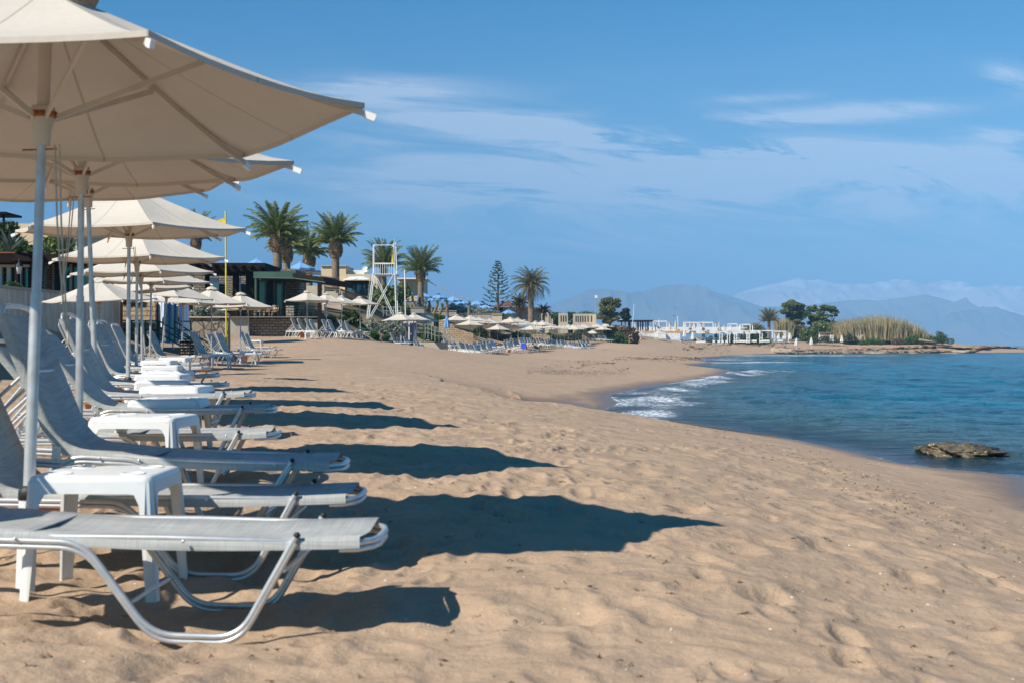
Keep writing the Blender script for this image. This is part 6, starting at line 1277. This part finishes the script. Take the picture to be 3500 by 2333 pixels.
for i, px in enumerate([2440, 2457, 2470, 2484]):
    t = thing_at('white_chair', '%s white chair on the sand by the leaning frame' % nth(i+1), 'chair', px, 1176, 240, 'white chairs on the sand'); MB().box((0, 0, .42), (.5, .5, .05)).build('seat', 'white_plastic', t); MB().box((0, .24, .66), (.5, .05, .42)).build('backrest', 'white_plastic', t)
    for sx in (-1, 1):
        for sy in (-1, 1): MB().box((sx*.22, sy*.22, .2), (.06, .06, .4)).build('leg', 'white_plastic', t)
for i, px in enumerate([2278, 2327]): t = thing_at('bin', '%s white bin at the foot of the whitewashed wall' % ('left', 'right')[i], 'bin', px, 1174, 236); MB().lathe([(.01, 0), (.22, 0), (.27, .6), (.29, .62), (.01, .66)], 12).build('bin_body', 'white_plastic', t)
t = thing('low_stone_wall', 'low dry stone wall left of the reed clump', 'wall', at(2845, 1150, 268)); part(2800, 2895, 1137, 1150, 268, .5, 'wall', 'rock_pale', t); part(2798, 2897, 1135.5, 1137, 267.7, .9, 'coping', 'grey_wall', t)
# ------------------------------------------------------------------ rocks
def rock(name, lab, loc, size, seed, m='rock', group=None, ledges=0, det=40):
    n1, n2 = det, det//2; V = []; 
    u, v = np.meshgrid(np.linspace(0, 2*math.pi, n1, endpoint=False), np.linspace(0, math.pi, n2)); x = np.sin(v)*np.cos(u); y = np.sin(v)*np.sin(u); z = -np.cos(v)
    def n3(a, k): return vnoise(x*a+z*.7*a+k, y*a-z*.9*a+k*2, k)+.6*vnoise(x*a*2.1+z*a, y*a*2.1+k, k+9)+.35*vnoise(x*a*4.5, y*a*4.5+z*a*3, k+5)
    r = 1+.55*n3(1.6, seed)+.22*n3(4, seed+3)
    X = x*r*size[0]/2; Y = y*r*size[1]/2; Z = np.sign(z)*np.abs(z)**.75*r*size[2]/2
    if ledges: q = size[2]/ledges; Z = Z*.45+.55*np.round(Z/q+.3*vnoise(X*2, Y*2, seed))*q
    V = np.stack([X, Y, Z], -1).reshape(-1, 3); i = np.arange(n2-1)[:, None]*n1+np.arange(n1)[None]; j = np.arange(n2-1)[:, None]*n1+(np.arange(n1)[None]+1) % n1; Fq = np.stack([i, j, j+n1, i+n1], -1).reshape(-1, 4)
    o = np_mesh(name, V, Fq, m); o.location = loc; return tag(o, lab, 'rock', group)
def wet_rock():
    mt = mat('barnacled_rock', (.17, .13, .075), .6, var=.3, scale=3, bump=.08, bscale=9, col2=(.022, .018, .010)); M['wet_rock'] = mt; N = mt.node_tree.nodes; L = mt.node_tree.links; b = N['Principled BSDF']
    tc = N.new('ShaderNodeTexCoord'); n = N.new('ShaderNodeTexNoise'); n.inputs['Scale'].default_value = 22; n.inputs['Detail'].default_value = 4; L.new(tc.outputs['Object'], n.inputs[0]); mr = N.new('ShaderNodeMapRange'); mr.inputs[1].default_value = .60; mr.inputs[2].default_value = .68; L.new(n.outputs['Fac'], mr.inputs[0])
    s = b.inputs['Base Color'].links[0].from_socket; mm = N.new('ShaderNodeMix'); mm.data_type = 'RGBA'; L.new(mr.outputs[0], mm.inputs[0]); L.new(s, mm.inputs[6]); mm.inputs[7].default_value = (.45, .42, .34, 1); L.new(mm.outputs[2], b.inputs['Base Color'])
wet_rock()
p = at(3290, 1540, 18.4); rock('sea_rock', 'dark barnacled rock breaking the water at the right', (p.x, p.y, .0), (1.22, 1.4, .30), 3, 'wet_rock', det=140)
p = at(3410, 1556, 17.9); rock('sea_rock', 'flat dark weedy rock awash beside the barnacled rock', (p.x, p.y, -.03), (.42, .5, .12), 8, 'wet_rock', det=60)
g = random.Random(9); cnt = 0
RK = []
for px in np.arange(2648, 3500, 9.5):
    u = (px-2648)/850; d = float(np.interp(px, [2640, 2700, 2900, 3100, 3300, 3500], [226, 230, 245, 251, 255, 315])); w = g.uniform(16, 34)*(1 if px < 3250 else 1.8); h = g.uniform(9, 17)*(1 if px < 3200 else .55); y = 1196+g.uniform(-3, 5)-(0 if px < 3250 else (px-3250)*.02); RK.append((px+g.uniform(-4, 4), y, d, w, h))
    if g.random() < .6: RK.append((px+g.uniform(-6, 6), 1188+g.uniform(-3, 4), d+7, w*.9, h*.6))
RK += [(2648, 1190, 234, 20, 18), (2668, 1194, 233, 24, 20), (2690, 1196, 232, 24, 16), (2706, 1194, 232, 20, 16), (2995, 1181, 242, 34, 13), (3020, 1181, 243, 18, 12), (3260, 1200, 236, 50, 9), (3120, 1202, 238, 40, 9)]
RK.sort()
for i, (px, y, d, w, h) in enumerate(RK):
    s = d/F0; x_, y_ = XY(px, d); zg = gz(x_, y_); p = Vector((x_, y_, zg)); w *= 1.35; pale = (g.random() < .12) or (2990 < px < 3000) or px < 2700; rock('shore_rock', 'rock of the brown ledge along the far shore, %s from its left end' % nth(i+1), (p.x, p.y, max(-.1, zg)+h*s*.06), (w*s*1.1, w*s*1.8, h*s*1.0), i, 'rock_pale' if pale else 'rock', 'rocks of the far shore', ledges=3, det=26)
t = thing_at('driftwood', 'bleached driftwood root beside the reed clump', 'driftwood', 2940, 1160, 254); 
for k in range(4): MB().tube([(0, 0, 0), (.5*k-.9, .2, .9), (.7*k-.8, .1, 1.7-.3*k)], [.22, .14, .04], 6).build('root_limb', 'rock_pale', t)
t = thing_at('driftwood', 'bleached log lying at the end of the planted point', 'driftwood', 3165, 1168, 256); MB().tube([(-1.6, 0, .5), (0, 0, .25), (1.8, .2, .05)], [.3, .3, .12], 7).build('log', 'rock_pale', t)
# ------------------------------------------------------------------ shells, pebbles, twigs and weed on the sand
def debris():
    g = np.random.default_rng(12); n = 13000; V = []; Fs = []; th = g.uniform(-.42, .42, n*2); r = np.exp(g.uniform(math.log(4.2), math.log(50), n*2)); X = r*np.sin(th); Y = r*np.cos(th); H = hbase(X, Y)
    band = np.exp(-((H-.44)/.07)**2)*.9*np.clip((r-8)/6, 0, 1)+.05; ok = (H > .12) & (g.random(n*2) < band*np.clip(1, 0, 1)) & (X > -3.2+0*Y); X, Y, r = X[ok], Y[ok], r[ok]; Z = hfull(X, Y)
    gw = random.Random(2)
    sets = {'pebble': MB(), 'twig': MB(), 'weed': MB()}
    for x, y, z, rr in zip(X, Y, Z, r):
        k = gw.random(); s = gw.uniform(.003, .010)*(.75+rr*.035)
        if k < .42:
            a = gw.uniform(0, 3.14); c, sn = math.cos(a), math.sin(a); q = [(s, 0, 0), (0, s*.7, 0), (-s, 0, 0), (0, -s*.7, 0)]; P = [(x+u*c-v*sn, y+u*sn+v*c, z) for u, v, w in q]+[(x, y, z+s*.7)]; sets['pebble'].add(P, [(0, 1, 4), (1, 2, 4), (2, 3, 4), (3, 0, 4)])
        elif k < .72:
            a = gw.uniform(0, 6.28); l = gw.uniform(.012, .05); sets['twig'].tube([(x, y, z+.004), (x+l*.5*math.cos(a), y+l*.5*math.sin(a), z+.012), (x+l*math.cos(a+.3), y+l*math.sin(a+.3), z+.004)], .0022*(1+rr*.03), 4, caps=False)
        else:
            for q in range(4):
                a = gw.uniform(0, 6.28); l = gw.uniform(.012, .04); w = .004*(1+rr*.02); dx, dy = l*math.cos(a), l*math.sin(a); o = gw.uniform(-.02, .02); sets['weed'].add([(x+o-dy*.2, y+dx*.2, z+.002), (x+o+dx, y+dy, z+gw.uniform(.004, .02)), (x+o+dy*.2, y-dx*.2, z+.006)], [(0, 1, 2)])
    M['shell'] = leaf_mat('shell_bits', (.62, .52, .42), (.75, .70, .62), (.25, .17, .11), trans=0)
    M['twig'] = leaf_mat('dry_twigs', (.10, .065, .04), (.20, .13, .08), (.42, .33, .24), trans=0)
    for nme, m, lab in (('pebble', 'shell', 'scattered shell fragments and pebbles on the sand'), ('twig', 'twig', 'scattered dry twigs and straw on the sand'), ('weed', 'twig', 'scattered crumbs of dry seaweed on the sand')): tag(sets[nme].build({'pebble': 'shell_fragments', 'twig': 'dry_twigs', 'weed': 'seaweed_crumbs'}[nme], m), lab, 'debris', kind='stuff')
    # ribbons of dark weed on the far shore
    mb = MB(); gw = random.Random(6)
    for (px0, px1, y, hh, n_) in ((2400, 2660, 1192, 5, 900), (2280, 2500, 1200, 5, 900), (2550, 2690, 1202, 2.5, 500), (2330, 2500, 1208, 3, 500), (2100, 2420, 1225, 8, 600), (1800, 2100, 1245, 14, 500), (1850, 2150, 1275, 12, 500)):
        for i in range(n_):
            px = gw.uniform(px0, px1); yy = y+gw.gauss(0, hh*.4); d = 1.85
            for it in range(6):
                dd = max(20, min(300, (CZ-(hprev if it else .6))*F0/(yy-HY))); X_, Y_ = XY(px, dd); hprev = float(hbase(np.array([X_]), np.array([Y_]))[0])
            if hprev < .05: continue
            s = gw.uniform(.05, .22)*dd/150; a = gw.uniform(-.4, .4); mb.add([(X_-s, Y_, hprev+.03), (X_, Y_-s*.6, hprev+.03+s*.2), (X_+s*1.2, Y_+.1, hprev+.03), (X_, Y_+s*.6, hprev+.05)], [(0, 1, 2, 3)])
    tag(mb.build('seaweed_drift', 'bark'), 'dark drifts of dry seaweed along the far sand', 'seaweed', kind='stuff')
debris()
# ------------------------------------------------------------------ people
def person(lab, loc, rz, joints, edges, skin='skin', scale=1.0):
    names = list(joints); me = bpy.data.meshes.new('person'); me.from_pydata([joints[k][:3] for k in names], [(names.index(a), names.index(b)) for a, b in edges], []); o = bpy.data.objects.new('person', me); COL.objects.link(o)
    o.location = loc; o.rotation_euler = (0, 0, rz); o.scale = (scale,)*3; me.materials.append(M[skin]); md = o.modifiers.new('skin', 'SKIN'); sk = me.skin_vertices[0] if me.skin_vertices else me.skin_vertices.new(name='s') if hasattr(me.skin_vertices, 'new') else None
    for i, k in enumerate(names):
        r = joints[k][3]; r = (r, r) if not isinstance(r, tuple) else r; me.skin_vertices[0].data[i].radius = r
    me.skin_vertices[0].data[names.index('pelvis')].use_root = True
    s = o.modifiers.new('sub', 'SUBSURF'); s.levels = 2; s.render_levels = 2; tag(o, lab, 'person'); return o
def body(arms, legs, lean=(0, 0), chestw=.15):
    J = {'pelvis': (0, 0, .95, (.14, .11)), 'belly': (lean[0]*.3, lean[1]*.3, 1.08, (.125, .10)), 'chest': (lean[0]*.7, lean[1]*.7, 1.30, (chestw, .11)), 'neck0': (lean[0], lean[1], 1.44, .055), 'neck': (lean[0], lean[1], 1.50, .048), 'jaw': (lean[0], lean[1]-.02, 1.57, (.065, .07)), 'head': (lean[0], lean[1], 1.64, (.080, .095)), 'crown': (lean[0], lean[1]+.01, 1.70, (.06, .07))}
    E = [('pelvis', 'belly'), ('belly', 'chest'), ('chest', 'neck0'), ('neck0', 'neck'), ('neck', 'jaw'), ('jaw', 'head'), ('head', 'crown')]
    for s, (sh, el, wr) in (('l', arms[0]), ('r', arms[1])):
        J['sh'+s] = sh+(.05,); J['el'+s] = el+(.036,); J['wr'+s] = wr+(.024,); E += [('chest', 'sh'+s), ('sh'+s, 'el'+s), ('el'+s, 'wr'+s)]
        w = Vector(wr); dr = (w-Vector(el)).normalized(); sd = dr.cross(Vector((0, 1, .1))).normalized(); J['pm'+s] = tuple(w+dr*.07)+((.035, .016),); E.append(('wr'+s, 'pm'+s)); pm = w+dr*.07
        for f in range(5):
            off = (f-2)*.017; L_ = (.05, .068, .075, .07, .052)[f]; a = pm+sd*off+dr*.03 if f else w+dr*.03-sd*.035; b = a+dr*L_*.55+sd*off*.2; c = b+(dr*.7+Vector((0, -.5, -.3))).normalized()*L_*.5
            J['f%s%da' % (s, f)] = tuple(a)+(.009,); J['f%s%db' % (s, f)] = tuple(b)+(.008,); J['f%s%dc' % (s, f)] = tuple(c)+(.007,); E += [('pm'+s, 'f%s%da' % (s, f)), ('f%s%da' % (s, f), 'f%s%db' % (s, f)), ('f%s%db' % (s, f), 'f%s%dc' % (s, f))]
    for s, (hp, kn, an, toe) in (('l', legs[0]), ('r', legs[1])):
        J['hp'+s] = hp+(.095,); J['kn'+s] = kn+(.058,); J['an'+s] = an+(.038,); J['toe'+s] = toe+(.03,); E += [('pelvis', 'hp'+s), ('hp'+s, 'kn'+s), ('kn'+s, 'an'+s), ('an'+s, 'toe'+s)]
    return J, E
def face(o, cx, cy, cz, hairm, long_=True):
    for sx in (-1, 1): MB().sphere((cx+sx*.032, cy-.085, cz), (.013, .008, .009), 8, 6).build('eye', 'black', o)
    MB().sphere((cx, cy-.10, cz-.03), (.012, .018, .02), 8, 6).build('nose', 'skin', o); MB().sphere((cx, cy-.088, cz-.065), (.025, .008, .007), 8, 6).build('mouth', 'red_roof', o)
    for sx in (-1, 1): MB().sphere((cx+sx*.082, cy, cz-.01), (.01, .02, .03), 8, 6).build('ear', 'skin', o)
    m = MB(); m.sphere((cx, cy+.025, cz+.035), (.097, .105, .105), 12, 8)
    if long_: m.sphere((cx, cy+.085, cz-.08), (.06, .045, .14), 8, 6)
    m.build('hair', hairm, o)
def blob(o, name, m, pts): mb = MB(); mb.tube([p[:3] for p in pts], [p[3] for p in pts], 14); ob = mb.build(name, m, o); return ob
J, E = body([((-.19, 0, 1.38), (-.33, .02, 1.16), (-.17, -.06, 1.02)), ((.19, 0, 1.38), (.36, -.05, 1.42), (.30, -.02, 1.62))], [((-.09, 0, .90), (-.12, -.02, .50), (-.13, .02, .08), (-.14, -.14, .03)), ((.09, 0, .90), (.42, -.12, .88), (.55, .0, .50), (.62, -.1, .44))])
p = at(2153, 1172, 184); z0 = gz(p.x, p.y)
o = person('woman in a black swimsuit with one leg raised, near the white bar', (p.x, p.y, z0-.01), 0, J, E, 'skin'); face(o, 0, -.02, 1.63, 'hair')
blob(o, 'swimsuit', 'black_cloth', [(0, 0, .86, .15), (0, 0, .95, .165), (0, 0, 1.08, .14), (0, 0, 1.28, .165), (0, 0, 1.38, .10)]).scale = (1, .82, 1)
J, E = body([((-.16, 0, 1.38), (-.30, -.02, 1.40), (-.18, -.05, 1.56)), ((.24, 0, 1.36), (.36, .04, 1.14), (.20, -.06, 1.0))], [((-.08, 0, .90), (-.26, 0, .50), (-.42, .03, .08), (-.48, -.12, .03)), ((.10, 0, .90), (.12, -.03, .50), (.12, .02, .08), (.13, -.14, .03))], lean=(.06, 0))
p = at(2190, 1173, 182); z0 = gz(p.x, p.y)
o = person('woman in a light blue top and tan shorts shading her eyes, near the white bar', (p.x, p.y, z0-.01), 0, J, E, 'skin'); face(o, .06, -.02, 1.63, 'hair')
blob(o, 'bikini_top', 'blue_cloth', [(.04, 0, 1.22, .150), (.045, 0, 1.30, .168), (.05, 0, 1.36, .13)]).scale = (1, .82, 1); blob(o, 'shorts', 'tan_cloth', [(0, 0, .80, .165), (0, 0, .92, .172), (.01, 0, 1.04, .145)]).scale = (1, .9, 1)
# sunbather in navy on a lounger, knees up
def lying(lab, px, y, d, zo, skin='skin', wear='navy'):
    p = at(px, y, d); z = gz(p.x, p.y)
    lg = dup(LBF, (p.x-.25, p.y, z+.02), (0, 0, R(-6)), label=lab.split(' lying')[0]+"'s white framed lounger", group='loungers with sunbathers')
    B = z+.42; J = {'pelvis': (0, 0, .10, (.14, .11)), 'belly': (-.15, 0, .16, (.12, .10)), 'chest': (-.36, 0, .34, (.15, .11)), 'neck': (-.48, 0, .48, .05), 'jaw': (-.52, 0, .55, .07), 'head': (-.55, 0, .62, .085), 'crown': (-.57, 0, .68, .06)}
    E = [('pelvis', 'belly'), ('belly', 'chest'), ('chest', 'neck'), ('neck', 'jaw'), ('jaw', 'head'), ('head', 'crown')]
    for s, yy in (('l', -.10), ('r', .10)):
        up = s == 'l'; J['hp'+s] = (.06, yy, .10, .09); J['kn'+s] = (.42, yy, .50 if up else .44, .06); J['an'+s] = ((.60, yy, .05, .04) if up else (.86, yy-.1, .52, .04)); J['toe'+s] = ((.74, yy, .04, .03) if up else (1.0, yy-.1, .56, .03)); E += [('pelvis', 'hp'+s), ('hp'+s, 'kn'+s), ('kn'+s, 'an'+s), ('an'+s, 'toe'+s)]
        J['sh'+s] = (-.36, yy*1.8, .36, .05); J['el'+s] = (-.18, yy*2.4, .18, .035); J['wr'+s] = (.04, yy*2.0, .16, .025); J['pm'+s] = (.11, yy*1.9, .16, .03); E += [('chest', 'sh'+s), ('sh'+s, 'el'+s), ('el'+s, 'wr'+s), ('wr'+s, 'pm'+s)]
        for f in range(5): J['g%s%d' % (s, f)] = (.14+.03*(f in (1, 2, 3)), yy*1.9+(f-2)*.016, .155, .009); J['h%s%d' % (s, f)] = (.17+.035*(f in (1, 2, 3)), yy*1.9+(f-2)*.018, .14, .008); E += [('pm'+s, 'g%s%d' % (s, f)), ('g%s%d' % (s, f), 'h%s%d' % (s, f))]
    o = person(lab, (p.x, p.y, B-.05), 0, J, E, skin); MB().sphere((-.60, .0, .66), (.10, .10, .10), 10, 8).build('hair', 'hair2', o)
    for yy in (-.03, .03): MB().sphere((-.48, yy, .63), (.008, .012, .009), 6, 4).build('eye', 'black', o)
    MB().sphere((-.465, 0, .60), (.018, .012, .02), 6, 4).build('nose', 'skin', o)
    blob(o, 'clothing', wear, [(.08, 0, .10, .15), (-.10, 0, .15, .155), (-.34, 0, .33, .165), (-.44, 0, .42, .09)])
lying('sunbather in navy lying with knees up on a front lounger of the far row', 1838, 1182, 134, 0)
def towel_lounger(px, y, d, yaw, lab, lab2):
    p = at(px, y, d); z = gz(p.x, p.y); dup(LBF, (p.x, p.y, z+.02), (0, 0, R(yaw)), label=lab, group='loungers with sunbathers')
    t = thing('beach_towel', lab2, 'towel', (p.x, p.y, z+.02), R(yaw), None); c, s = math.cos(R(65)), math.sin(R(65)); vs = []; fs = []
    P = [(-.02-.86*c, .36+.86*s+.03), (-.02-.5*c, .36+.5*s+.03), (-.0-.1*c, .42+.1*s), (.12, .41), (.6, .40), (1.2, .41)]
    for x, zz in P: vs += [(x, -.34, zz), (x, .34, zz)]
    for x, zz in P: vs += [(x-.03, -.35, zz-.0), (x-.03, .35, zz-.0)]
    for i in range(5): fs.append((2*i, 2*i+2, 2*i+3, 2*i+1))
    vs += [(P[0][0]-.06, -.34, P[0][1]-.7), (P[0][0]-.06, .34, P[0][1]-.7)]; fs.append((0, 1, len(vs)-1, len(vs)-2)); vs += [(.2, -.345, .2), (1.2, -.345, .2)]
    MB().add(vs, fs, True).build('cloth', 'blue_towel', t)
towel_lounger(1795, 1184, 130, 60, 'lounger turned away with a bright blue towel over its back', 'bright blue towel hung over the back of a far lounger'); towel_lounger(1700, 1180, 124, 12, 'lounger with a blue towel spread on its seat', 'dark blue towel spread along a far lounger')
PROTOS = [U0, LA, LB, LC, T0, POT]+PROTOS_FAR
for r_ in PROTOS: remove(r_)
# ------------------------------------------------------------------ the air
def haze():
    mt = bpy.data.materials.new('haze'); mt.use_nodes = True; N = mt.node_tree.nodes; L = mt.node_tree.links; N.clear()
    out = N.new('ShaderNodeOutputMaterial'); v = N.new('ShaderNodeVolumePrincipled'); v.inputs['Color'].default_value = HAZE_COL; v.inputs['Density'].default_value = HAZE_D
    v.inputs['Anisotropy'].default_value = -.3
    L.new(v.outputs[0], out.inputs['Volume']); mb = MB(); mb.bb(-24000, 24000, -600, 21000, -8, 880); o = mb.build('haze', mt); tag(o, 'thin blue air over the bay', kind='stuff')
HAZE_COL = (.30, .60, 1.0, 1); HAZE_D = 1.9e-4
haze()
